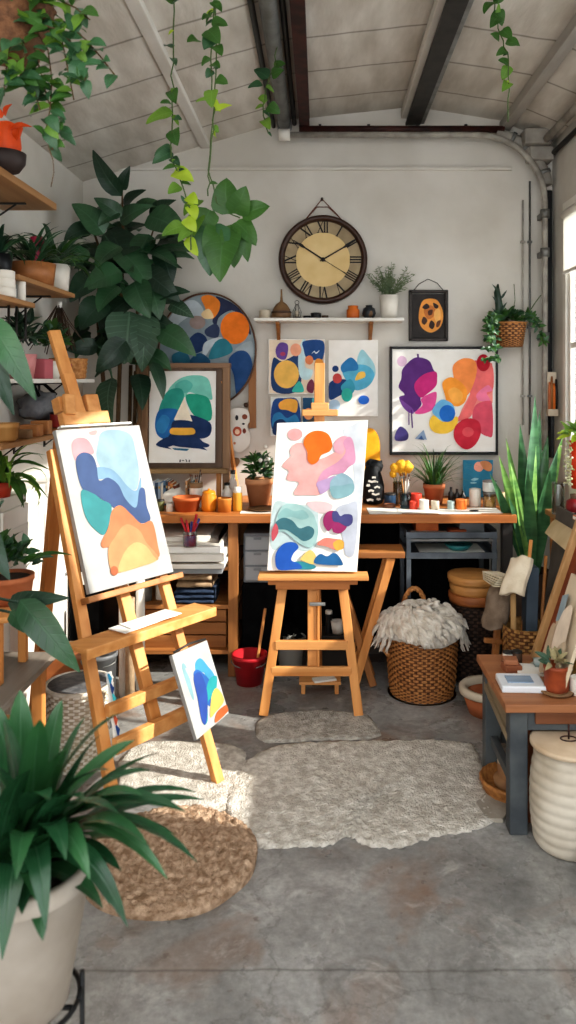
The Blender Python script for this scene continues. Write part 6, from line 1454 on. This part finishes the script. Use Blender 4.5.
for k in range(3):
    b = mb.add([]); n = 9
    for i in range(n + 1):
        u = i / n; x = 1.10 - .10 * u + .02 * k; z = SLZ + .004 + .003 * k - .07 * u * u - .01 * k * u
        mb.v += [V((x, 3.05 + .05 * k, z)), V((x + .02, 3.45 - .04 * k, z + .015 * math.sin(u * 3)))]
    for i in range(n): mb.face([b + 2 * i, b + 2 * i + 1, b + 2 * i + 3, b + 2 * i + 2], 0, True)
mb.build('sheets', mat('old_paper', '#CDBb98'.upper(), .85, '#B39F7A', 6), tt)
# tools on the pier
tt = T('hanging_tool_rack', P(552, 415, 4.30), 'pale rack of wooden-handled tools hung on the corner conduit near the window', 'tool rack')
x = XX(552, 4.30)
mb = MB(); mb.box2((x - .03, 4.275, ZZ(416, 4.3)), (x + .03, 4.305, ZZ(409, 4.3))); mb.box2((x - .026, 4.30, ZZ(416, 4.3)), (x + .026, 4.308, ZZ(372, 4.3))); mb.build('rack', CREAM, tt, .003)
for k, (dx, h, m) in enumerate(((-.018, .22, TERRA), (-.005, .26, OAK), (.008, .21, TERRAO), (.02, .24, METK))): MB().tube([(x + dx, 4.288, ZZ(413, 4.3)), (x + dx, 4.288, ZZ(413, 4.3) + h * .55), (x + dx, 4.288, ZZ(413, 4.3) + h * .8)], [.008, .009, .005], 8).build('tool', m, tt)
MB().box2((x - .006, 4.295, ZZ(458, 4.3)), (x + .012, 4.302, ZZ(416, 4.3))).build('leather_strap', METK, tt, .002)
# snake plant
c = V((1.06, 3.93, 0)); t = T('snake_plant', c, 'tall snake plant with pointed upright leaves at the end of the workbench', 'potted plant')
pot(t, c, .10, .125, .52, mat('pot_umber', '#4A3527', .7, '#382719', 10)); mb = MB(); b0 = c + V((0, 0, .45))
for (bx_, tx_, ty_, w, k, Y) in ((530, 535, 396, .085, 0, 3.95), (532, 548, 436, .075, 0, 3.98), (528, 536, 446, .06, 1, 3.86), (527, 506, 438, .045, 1, 3.85), (526, 499, 456, .05, 1, 3.82), (526, 490, 474, .05, 0, 3.80), (528, 510, 462, .055, 1, 3.8), (532, 563, 436, .06, 1, 3.95), (533, 558, 448, .07, 0, 3.9), (528, 520, 424, .07, 0, 4.0), (532, 528, 470, .06, 0, 3.8), (536, 550, 470, .06, 0, 3.8), (527, 508, 496, .045, 0, 3.78), (528, 540, 410, .07, 0, 4.02)):
    bp = V((XX(bx_, 3.93), 3.93 + R.uniform(-.04, .04), .50)); tp = P(tx_, ty_, Y); mid = bp.lerp(tp, .5) + V((0, 0, .06 if abs(tx_ - bx_) > 12 else 0))
    pts = [bp * (1 - u) ** 2 + mid * 2 * u * (1 - u) + tp * u * u for u in [i / 10 for i in range(11)]]
    mb.leafpath(pts, w * 1.35, 'sword', k, .25, (R.gauss(0, .3), -1, .2), .25)
mb.build('foliage', [mat('snake', '#35583C', .3, '#4E7A52', 9, (1, 1, 3), trans=.1), mat('snake_light', '#5A8448', .3, '#8AB062', 9, (1, 1, 3), trans=.15)], t)
# basket of rolls
c = V((.87, 3.22, 0)); t = T('roll_basket', c, 'narrow cork-coloured basket holding rolls and portfolios behind the low table', 'basket')
mb = MB(); mb.wicker(c, [(.07, 0), (.08, .2), (.094, .46)], 30, 36, .003); mb.lathe([(.092, .46), (.1, .468), (.085, .46), (.07, .03), (0, .03)], c, 48); mb.build('basket', [mat('cork', '#A87E48', .8, '#7D5A30', 60, bump=.5, bscale=120), WICKS], t)
z = .03
def roll(name, p0, p1, r, m, label, cat, flat=None):
    p0, p1 = V(p0), V(p1)
    o = (MB().beam(p0, p1, flat[0], flat[1], (0, 1, 0)) if flat else MB().tube([p0, p1], r, 12)).build(name, m, None, .003 if flat else 0, p0); return tag(o, label, cat)
roll('blue_portfolio', c + V((.005, .0, z)), P(531, 566, 3.24), 0, mat('slate_blue', '#46525E', .7, '#38434E', 8), 'slate blue flat portfolio standing in the cork-coloured basket', 'portfolio', (.05, .075))
roll('wooden_dowel', c + V((-.045, .01, z)), P(531, 540, 3.28), .008, PINE, 'thin wooden dowel rising from the cork-coloured basket', 'rod'); roll('wooden_dowel', c + V((.045, .02, z)), P(546, 556, 3.26), .007, OAK, 'darker dowel leaning out of the basket towards the window', 'rod')
roll('paper_roll', c + V((-.05, -.02, z)), P(513, 585, 3.20), .012, mat('tan_paper', '#B79468', .8, '#9A7A50', 8), 'slim tan cardboard tube in the cork-coloured basket', 'tube')
tt = T('draped_canvas', P(517, 592, 3.2), 'cream cloth draped over the tops of the rolls in the basket', 'cloth'); mb = MB()
a, b_ = P(522, 557, 3.19), P(511, 594, 3.15); n = 12; wv = V((.036, -.03, .010)); nn = (b_ - a).cross(wv).normalized()
for off in (0, 1):
    for i in range(n + 1):
        u = i / n
        for k in range(9):
            v = -1 + k / 4; mb.v.append(a.lerp(b_, u) + wv * (v * (1 + .12 * u)) + nn * ((.02 * off - .012 * v * v) + .004 * math.sin(u * 7 + v * 3)) + V((0, 0, -.006 * abs(v) + .004 * math.sin(5 * v))) )
M_ = (n + 1) * 9
for i in range(n):
    for k in range(8):
        q_ = (i * 9 + k, i * 9 + k + 1, (i + 1) * 9 + k + 1, (i + 1) * 9 + k); mb.face(q_, 0, True); mb.face([M_ + x for x in reversed(q_)], 0, True)
edge = [k for k in range(9)] + [i * 9 + 8 for i in range(1, n + 1)] + [n * 9 + k for k in reversed(range(8))] + [i * 9 for i in reversed(range(1, n))]
for x, y in zip(edge, edge[1:] + edge[:1]): mb.face((x, M_ + x, M_ + y, y))
mb.build('cloth', mat('linen', '#D9CDB8', .9, '#C4B59C', 12, bump=.2, bscale=120), tt)
# brown sack on a slatted stand
t = T('slatted_stand', (.72, 3.30, 0), 'folded wooden slat stand leaning by the dark hamper', 'stand')
MB().beam(P(487, 668, 3.30) + V((0, 0, -.33)), P(500, 600, 3.33), .022, .05, (0, 1, 0)).build('slat', OAK, t, .003); MB().beam(P(500, 668, 3.28) + V((0, 0, -.33)), P(508, 600, 3.33), .022, .03, (0, 1, 0)).build('slat', PINE, t, .003)
MB().beam(P(484, 640, 3.29), P(506, 642, 3.29), .02, .02).build('crossbar', OAK, t, .002)
tt = T('brown_sack', P(497, 628, 3.28), 'taupe cloth sack slung over the slatted stand', 'sack'); mb = MB(); c0, c1 = P(503, 584, 3.28), P(493, 628, 3.24); b = mb.add([]); n = 12; m_ = 16
for i in range(n + 1):
    u = i / n; cc_ = c0.lerp(c1, u); w = .042 + .02 * math.sin(PI * u) + .006 * math.sin(u * 9); dd = .02 + .02 * math.sin(PI * min(1, u + .1))
    for j in range(m_): a = 2 * PI * j / m_; mb.v.append(cc_ + V((w * math.cos(a), dd * math.sin(a) - .0, .006 * math.sin(3 * a + u * 4))))
for i in range(n):
    for j in range(m_): jj = (j + 1) % m_; mb.face((b + i * m_ + j, b + i * m_ + jj, b + (i + 1) * m_ + jj, b + (i + 1) * m_ + j), 0, True)
mb.face([b + j for j in range(m_)]); mb.face([b + n * m_ + j for j in reversed(range(m_))]); mb.build('sack', mat('taupe', '#7F6E5E', .95, '#6B5B4C', 30, bump=.3, bscale=160), tt)
tt = T('paper_bundle', P(498, 580, 3.26), 'fanned cream paper bundle lying on top of the taupe sack', 'papers')
for k in range(5): MB().box(P(499, 579, 3.27) + V((0, 0, -.018 + .009 * k)), (.10 - .004 * k, .12, .006), Matrix.Rotation(.15 + .07 * k, 3, 'Z') @ Matrix.Rotation(.12, 3, 'Y')).build('sheet', mat('old_cream', '#CFC4AE', .85, '#B9AC92', 9), tt)
# ------------------------------------------------------------------ rugs
def rug_from(pts, z, th, name, m, label, jag=.006, rough=.004, steps=16, sub=6):
    pts2 = smooth_loop(pts, sub); w = [G(*p) for p in pts2]; c = sum(w, V()) / len(w); mb = MB(); n = len(w); q = random.Random(1)
    w = [p + (p - c).normalized() * q.uniform(-jag, jag) for p in w]; mb.add([c + V((0, 0, z + th))])
    for k in range(1, steps + 1):
        u = k / steps
        for p in w:
            pp = c.lerp(p, u); h = th * (1 if k < steps - 1 else (.85 if k == steps - 1 else .25))
            h += rough * noise.noise(pp * 60) + rough * .8 * noise.noise(pp * 23) + (q.uniform(-.3, .3) * rough)
            mb.v.append(V((pp.x, pp.y, z + max(.002, h))))
    for j in range(n):
        mb.face((0, 1 + j, 1 + (j + 1) % n), 0, True)
    for k in range(steps - 1):
        for j in range(n): jj = (j + 1) % n; mb.face((1 + k * n + j, 1 + (k + 1) * n + j, 1 + (k + 1) * n + jj, 1 + k * n + jj), 0, True)
    last = 1 + (steps - 1) * n; b = mb.add([V((p.x, p.y, z)) for p in w])
    for j in range(n): jj = (j + 1) % n; mb.face((last + j, b + j, b + jj, last + jj), 0, True)
    o = mb.build(name, m, None, 0, V((c.x, c.y, z))); return tag(o, label, 'rug')
RUG = mat('rug_wool', '#E0DBD2', .95, '#B5AEA3', 34, bump=1.0, bscale=130, spec=.1, lo=.3, hi=.62)
rug_from([(262,849),(300,848),(330,846),(342,839),(352,838),(366,846),(395,849),(418,843),(440,836),(470,832),(500,818),(492,808),(486,790),(483,768),(476,750),(468,744),(430,741),(380,742),(320,743),(270,749),(240,768),(228,790),(226,815),(240,842)], .001, .012, 'floor_rug', RUG, 'large ragged pale wool rug in the middle of the floor', .007, .005, 34, 10)
rug_from([(262,742),(320,741),(377,738),(374,722),(360,714),(310,712),(262,718)], .001, .010, 'floor_rug', mat('rug_grey', '#C2BDB4', .95, '#99938A', 34, bump=1.0, bscale=130, spec=.1), 'smaller grey wool mat under the central easel', .005, .004, 14, 10)
rug_from([(120,792),(175,808),(222,812),(238,790),(246,764),(238,748),(190,742),(130,748)], .0005, .008, 'floor_rug', RUG, 'pale wool mat under the mast easel, between the round rug and the big rug', .006, .004, 18, 10)
# round braided rug
c = V((-.468, 2.375, 0)); RR = .272; t = None
mb = MB(); q = random.Random(9); nr_, na = 66, 200; b = mb.add([c + V((0, 0, .03))])
for k in range(1, nr_ + 1):
    r = RR * k / nr_; u = k / nr_; ring = r / .026
    for j in range(na):
        a = 2 * PI * j / na; rr = r * (1 + .035 * noise.noise(V((math.cos(a) * 2, math.sin(a) * 2, 3.3)))); x, y = rr * math.cos(a), rr * math.sin(a)
        h = .026 * min(1, (1.0 - u) * 9 + .25) ** .5 + .006 * abs(math.sin(PI * ring)) * (.4 + .6 * abs(math.sin(a * max(4, int(ring) * 7) + ring))) + .009 * noise.noise(V((x * 45, y * 45, 1))) + .006 * noise.noise(V((x * 100, y * 100, 5)))
        mb.v.append(c + V((x, y, max(.003, h))))
for j in range(na): mb.face((0, 1 + j, 1 + (j + 1) % na), 0, True)
for k in range(nr_ - 1):
    for j in range(na): jj = (j + 1) % na; mb.face((1 + k * na + j, 1 + (k + 1) * na + j, 1 + (k + 1) * na + jj, 1 + k * na + jj), 0, True)
last = 1 + (nr_ - 1) * na; b = len(mb.v); mb.v += [V((p.x, p.y, .0)) for p in mb.v[last:last + na]]
for j in range(na): jj = (j + 1) % na; mb.face((last + j, b + j, b + jj, last + jj), 0, True)
tag(mb.build('round_rug', mat('jute', '#CBB097', .95, '#957A62', 40, bump=1.0, bscale=160, spec=.1, lo=.32, hi=.64), None, 0, c), 'thick round brown braided jute rug behind the big potted plant', 'rug')

# ------------------------------------------------------------------ big plant in the front
Yp = 1.45; pc = V((XX(24, Yp), Yp, .31)); rt_ = 68 / F * Yp
t = T('potted_plant', pc, 'big strappy green plant in a worn white tapered pot on a wire stand', 'potted plant')
POTW = mat('pot_white', '#C2B9AE', .6, '#A89D90', 6, bump=.08, bscale=30)
MB().lathe([(0, 0), (.078, 0), (.082, .008), (rt_ * .94, .235), (rt_ * .985, .24), (rt_, .245), (rt_, .272), (rt_ - .012, .276), (rt_ - .014, .22), (0, .22)], pc, 56).build('pot', POTW, t)
mb = MB(); mb.lathe([(0, .245), (rt_ * .5, .243), (rt_ - .014, .235)], pc, 24); mb.build('soil', SOIL, t)
mb = MB(); cr = pc + V((0, 0, .25)); q = random.Random(33)
def strap(tip, w, lift=.08, Y=None, k=0, base=None):
    Y = Yp + (q.uniform(-.12, .12) if Y is None else Y); tp = P(tip[0], tip[1], Y); bp = cr + V((q.gauss(0, .018), q.gauss(0, .018), 0)) if base is None else base
    L = (tp - bp).length; mid = bp.lerp(tp, .5) + V((0, 0, lift + .12 * L)); pts = [bp * (1 - u) ** 2 + mid * 2 * u * (1 - u) + tp * u * u for u in [i / 11 for i in range(12)]]
    mb.leafpath(pts, w * 1.25, 'blade', k, .22, None, q.gauss(0, .25), 4, .012)
for tip, w, lf, Y in (((122, 712), .05, .06, -.02), ((196, 792), .042, .07, .02), ((206, 800), .03, .06, .12), ((197, 862), .042, .12, -.1), ((168, 880), .04, .14, -.12), ((128, 928), .048, .16, -.15), ((110, 905), .045, .15, -.1), ((46, 930), .046, .16, -.2), ((2, 960), .05, .14, -.2),
        ((62, 700), .05, .05, .1), ((20, 690), .055, .05, .05), ((4, 720), .06, .05, -.05), ((40, 720), .05, .04, -.1), ((70, 745), .045, .05, -.12), ((110, 770), .05, .06, -.1), ((150, 770), .045, .06, -.05), ((186, 812), .04, .08, -.15), ((150, 848), .042, .12, -.14), ((90, 880), .048, .14, -.2), ((66, 860), .046, .12, -.2),
        ((160, 752), .038, .04, .1), ((86, 716), .042, .04, .12), ((-20, 760), .055, .06, -.1), ((-40, 820), .055, .08, -.1), ((-30, 880), .05, .1, -.15), ((30, 770), .05, .05, -.18), ((84, 800), .046, .08, -.2), ((120, 815), .044, .1, -.18), ((16, 880), .046, .12, -.22), ((135, 740), .04, .04, .06), ((175, 835), .04, .1, 0), ((50, 800), .05, .07, -.22), ((100, 735), .045, .04, -.06), ((-10, 700), .05, .05, .05), ((142, 795), .044, .07, -.12), ((158, 860), .036, .12, .05)):
    strap(tip, w, lf, Y, 1 if q.random() < .35 else 0)
for i in range(24):
    a = q.random() * 2 * PI; L = q.uniform(.14, .25); e = q.uniform(.3, 1.3); p0 = cr + V((q.gauss(0, .02), q.gauss(0, .02), 0)); pts = [p0]; p = p0
    for j in range(9):
        p = p + V((math.cos(a) * math.cos(e), math.sin(a) * math.cos(e), math.sin(e))) * L / 9; e -= .14; pts.append(p)
    mb.leafpath(pts, q.uniform(.04, .056), 'blade', 1 if q.random() < .4 else 0, .22)
mb.build('foliage', [LEAFF, mat('leaf_front_light', '#2A5233', .26, '#3C6C42', 6, trans=.12, spec=.6, vein=(.6, 0))], t)
st = T('plant_stand', (pc.x, pc.y, 0), 'black wire plant stand under the white tapered pot', 'plant stand')
def ringt(r, z, rad): return MB().tube([(pc.x + r * math.cos(a), pc.y + r * math.sin(a), z) for a in [2 * PI * i / 40 for i in range(41)]], rad, 8)
ringt(.102, .315, .005).build('ring', METK, st); ringt(.104, .12, .004).build('ring', METK, st)
for k in range(4):
    a = .35 + PI / 2 * k; x, y = pc.x + .106 * math.cos(a), pc.y + .106 * math.sin(a); MB().tube([(x, y, .345), (x, y, .006)], .005, 8).build('leg', METK, st)
mb = MB(); mb.tube([(pc.x - .1, pc.y, .303), (pc.x + .1, pc.y, .303)], .0045, 6); mb.tube([(pc.x, pc.y - .1, .303), (pc.x, pc.y + .1, .303)], .0045, 6); mb.build('cross_wires', METK, st)

# ------------------------------------------------------------------ hanging greenery
def vine(label, pts, Y, leaves, seed, mats, name='hanging_vine', n=0, size=.05, hook=None, jit=.02, wr=.62):
    q = random.Random(seed); w = [P(px, py, Y + q.uniform(-.02, .02)) for px, py in pts]; t = T(name, w[-1], label, 'vine'); fine = []
    for a, b_ in zip(w, w[1:]):
        for j in range(4): fine.append(a.lerp(b_, j / 4) + V((q.gauss(0, .003), q.gauss(0, .003), 0)))
    fine.append(w[-1]); MB().tube(fine, .0026, 5).build('stem', STEM, t); mb = MB()
    for (bx_, by_, tx_, ty_, wd, k) in leaves: mb.leaf(P(bx_, by_, Y), P(tx_, ty_, Y - .02 + q.gauss(0, .02)), wd / F * Y, (q.gauss(0, .3), -1, .4), 'heart', .1, k, .22, 8)
    for i in range(n):
        p = fine[q.randrange(len(fine))]; d = V((q.gauss(0, 1), q.gauss(-.2, .6), q.gauss(-.5, .5))).normalized(); s = size * q.uniform(.6, 1.25); mb.leaf(p, p + d * s * .3 + d * s, s * wr, (q.gauss(0, .4), -1, .5), 'heart', .1, q.randrange(len(mats)), .2, 6)
    mb.build('foliage', mats, t); return t
VM = [LEAFM, LEAFB, LEAFY, LEAFD]
vine('long pothos vine hanging from the ceiling in front of the corner plant', [(174, -30), (173, 50), (172, 100), (172, 160), (182, 182), (190, 210), (191, 250)], 2.65,
     [(173,2,160,-4,14,0),(173,2,184,-2,12,3),(172,48,164,46,10,3),(172,58,176,66,8,3),(172,90,176,104,14,0),(172,105,160,103,10,0),(172,112,146,124,16,1),(174,118,182,120,8,3),(173,130,178,146,17,0),(172,148,154,156,12,3),(172,152,152,164,14,3),(172,158,180,166,10,3),(174,172,194,182,18,2),(180,186,168,194,14,1),(188,196,198,204,14,2),(190,206,196,220,14,2),(186,218,196,232,15,2),(190,230,178,242,12,1),(188,238,198,256,13,2),(184,226,162,236,18,1)], 7, VM, n=10, size=.03)
vine('full leafy vine hanging beside the ceiling duct over the sailboat picture', [(214, -30), (214, 10), (211, 50), (213, 90), (213, 130), (209, 170), (208, 196)], 2.62,
     [(212,2,222,12,12,0),(210,16,202,20,10,0),(212,22,228,26,14,0),(208,30,220,44,20,0),(214,38,204,50,18,3),(214,46,222,56,14,0),(198,40,187,42,13,0),(210,58,202,66,12,0),(212,64,220,68,12,0),(212,70,206,78,10,3),(216,80,228,84,14,0),(212,90,212,108,16,1),(213,128,219,132,10,1)], 8, VM, n=12, size=.04)
vine('pothos with a cluster of big rounded leaves at its low end, beside the corner plant', [(217, -30), (216, 40), (214, 110), (208, 170), (216, 200), (226, 212), (240, 218)], 2.75,
     [(228,214,226,178,32,0),(236,214,246,186,26,0),(242,216,270,206,24,0),(236,222,256,246,24,0),(214,224,210,276,40,3),(226,226,220,282,40,0),(232,226,234,268,28,0),(206,220,196,250,30,3),(210,210,198,236,26,0),(242,226,248,262,18,0),(200,212,188,244,18,1),(222,230,204,256,30,0),(200,200,184,216,18,1)], 9, VM, n=0, size=.06) 
vine('sparse dark vine clinging to the ceiling ducts', [(278, 40), (272, 70), (266, 90), (262, 110), (268, 132)], 3.3, [(268,78,254,70,16,3),(262,84,248,88,10,3),(272,76,284,70,14,0),(266,100,258,98,11,1),(268,106,280,114,14,0),(264,120,270,130,12,1),(274,66,286,64,10,0)], 10, VM, n=8, size=.03)
vine('thin vine hanging from the ceiling boards towards the window', [(497, -30), (494, 10), (500, 34), (508, 60), (509, 90), (508, 122)], 2.95, [(494,2,484,14,14,0),(496,10,502,26,14,0),(498,16,490,28,13,0),(502,30,512,40,13,0),(506,42,520,46,15,0),(506,50,496,56,10,0),(508,64,498,60,10,0),(509,66,502,80,12,1),(509,82,502,92,11,1),(499,40,490,34,12,0),(497,4,504,-4,12,0)], 12, VM, n=6, size=.03)
# basket hung at the top of the shelf wall
hc = P(10, 58, 2.05); t = T('hanging_basket', hc, 'brown basket of cascading ivy hung from the ceiling above the highest shelf', 'hanging basket')
MB().lathe([(0, 0), (.07, 0)] + [(.075 + .035 * math.sin(PI * .5 * k / 24) + .002 * (k % 2), .005 + .13 * k / 24) for k in range(25)] + [(.118, .14), (.105, .135), (.09, .08), (0, .08)], hc, 60, 0, weave(15, .0025)).build('basket', mat('basket_brown', '#7A5438', .75, '#5C3D27', 50, bump=.4, bscale=100), t)
mb = MB()
for k in range(3): a = 2 * PI * k / 3 + .4; mb.tube([hc + V((.11 * math.cos(a), .11 * math.sin(a), .135)), hc + V((0, 0, .36)), V((hc.x, hc.y, cz(hc.x)))], .0025, 5)
mb.build('cords', STEMB, t); mb = MB(); q = random.Random(66)
def trail(px0, py0, pts, Y, n, size):
    w = [P(a, b_, Y) for a, b_ in [(px0, py0)] + pts]; fine = []
    for a, b_ in zip(w, w[1:]):
        for j in range(6): fine.append(a.lerp(b_, j / 6))
    mb.tube(fine + [w[-1]], .002, 5, 3)
    for i in range(n):
        p = fine[int(len(fine) * (i + .5) / n)]; d = V((q.gauss(0, 1), q.gauss(-.2, .5), q.gauss(-.45, .5))).normalized(); s = size * q.uniform(.7, 1.3); mb.leaf(p, p + d * s, s * .6, (q.gauss(0, .4), -1, .6), 'ovate', .1, q.choice((0, 0, 1, 2)), .2, 6)
trail(30, 10, [(52, 20), (70, 26), (86, 40), (100, 56), (117, 78)], 2.0, 22, .055); trail(30, 20, [(48, 50), (52, 80), (50, 110), (44, 140)], 2.0, 24, .05); trail(24, 20, [(60, 30), (76, 48), (86, 72), (84, 86)], 1.97, 20, .055)
trail(10, 40, [(6, 70), (4, 96)], 1.95, 10, .06); trail(30, 30, [(40, 70), (48, 100), (60, 128), (52, 150)], 2.02, 20, .05); trail(40, 16, [(62, 40), (68, 70), (74, 100)], 2.0, 16, .05); trail(24, 40, [(24, 66), (18, 80)], 1.95, 9, .055); trail(30, -10, [(50, -4), (76, 8), (90, 20)], 2.0, 12, .06); trail(20, 60, [(34, 90), (40, 110)], 1.98, 9, .05)
bush(mb, hc + V((0, 0, .14)), (.15, .14, .08), 130, .06, .038, 67, cols=3); bush(mb, hc + V((.06, -.08, .10)), (.1, .05, .06), 30, .065, .04, 69, cols=3)
mb.tube([P(48, 145, 2.0), P(53, 160, 2.0), P(54, 172, 2.0), P(51, 187, 2.0)], .0014, 5, 3)
mb.build('foliage', [LEAFD, LEAFM, LEAFB, STEMB], t)

# ------------------------------------------------------------------ light, sky and camera
w = bpy.data.worlds.new('daylight'); SC.world = w; w.use_nodes = True
bg = w.node_tree.nodes['Background']; bg.inputs[0].default_value = (.93, .965, 1.0, 1); bg.inputs[1].default_value = 3.4
sd = bpy.data.lights.new('sun', 'SUN'); sd.energy = 9.0; sd.color = (1.0, .95, .87); sd.angle = math.radians(.9)
so = bpy.data.objects.new('sun', sd); COL.objects.link(so); so.rotation_euler = V((-1.73, .5, -1.03)).to_track_quat('-Z', 'Y').to_euler(); so.location = (5, 1, 5)
cd = bpy.data.cameras.new('camera'); cam = bpy.data.objects.new('camera', cd); COL.objects.link(cam); SC.camera = cam
cam.location = (0, 0, CAMZ); cam.rotation_euler = (PI / 2, 0, 0)
cd.sensor_fit = 'AUTO'; cd.sensor_width = 36; cd.lens = 36 * F / 1024
cd.shift_x = -(CX - 288) / 1024; cd.shift_y = (CY - 512) / 1024
cd.clip_start = .05
cd.dof.use_dof = True; cd.dof.focus_distance = 3.4; cd.dof.aperture_fstop = 3.2
SC.view_settings.view_transform = 'Standard'; SC.view_settings.look = 'Medium High Contrast'; SC.view_settings.exposure = -0.12
SC.cycles.use_denoising = True; SC.cycles.max_bounces = 8; SC.cycles.diffuse_bounces = 5; SC.cycles.transparent_max_bounces = 12; SC.cycles.sample_clamp_indirect = 6
for o in bpy.data.objects:
    if '_org' in o: del o['_org']
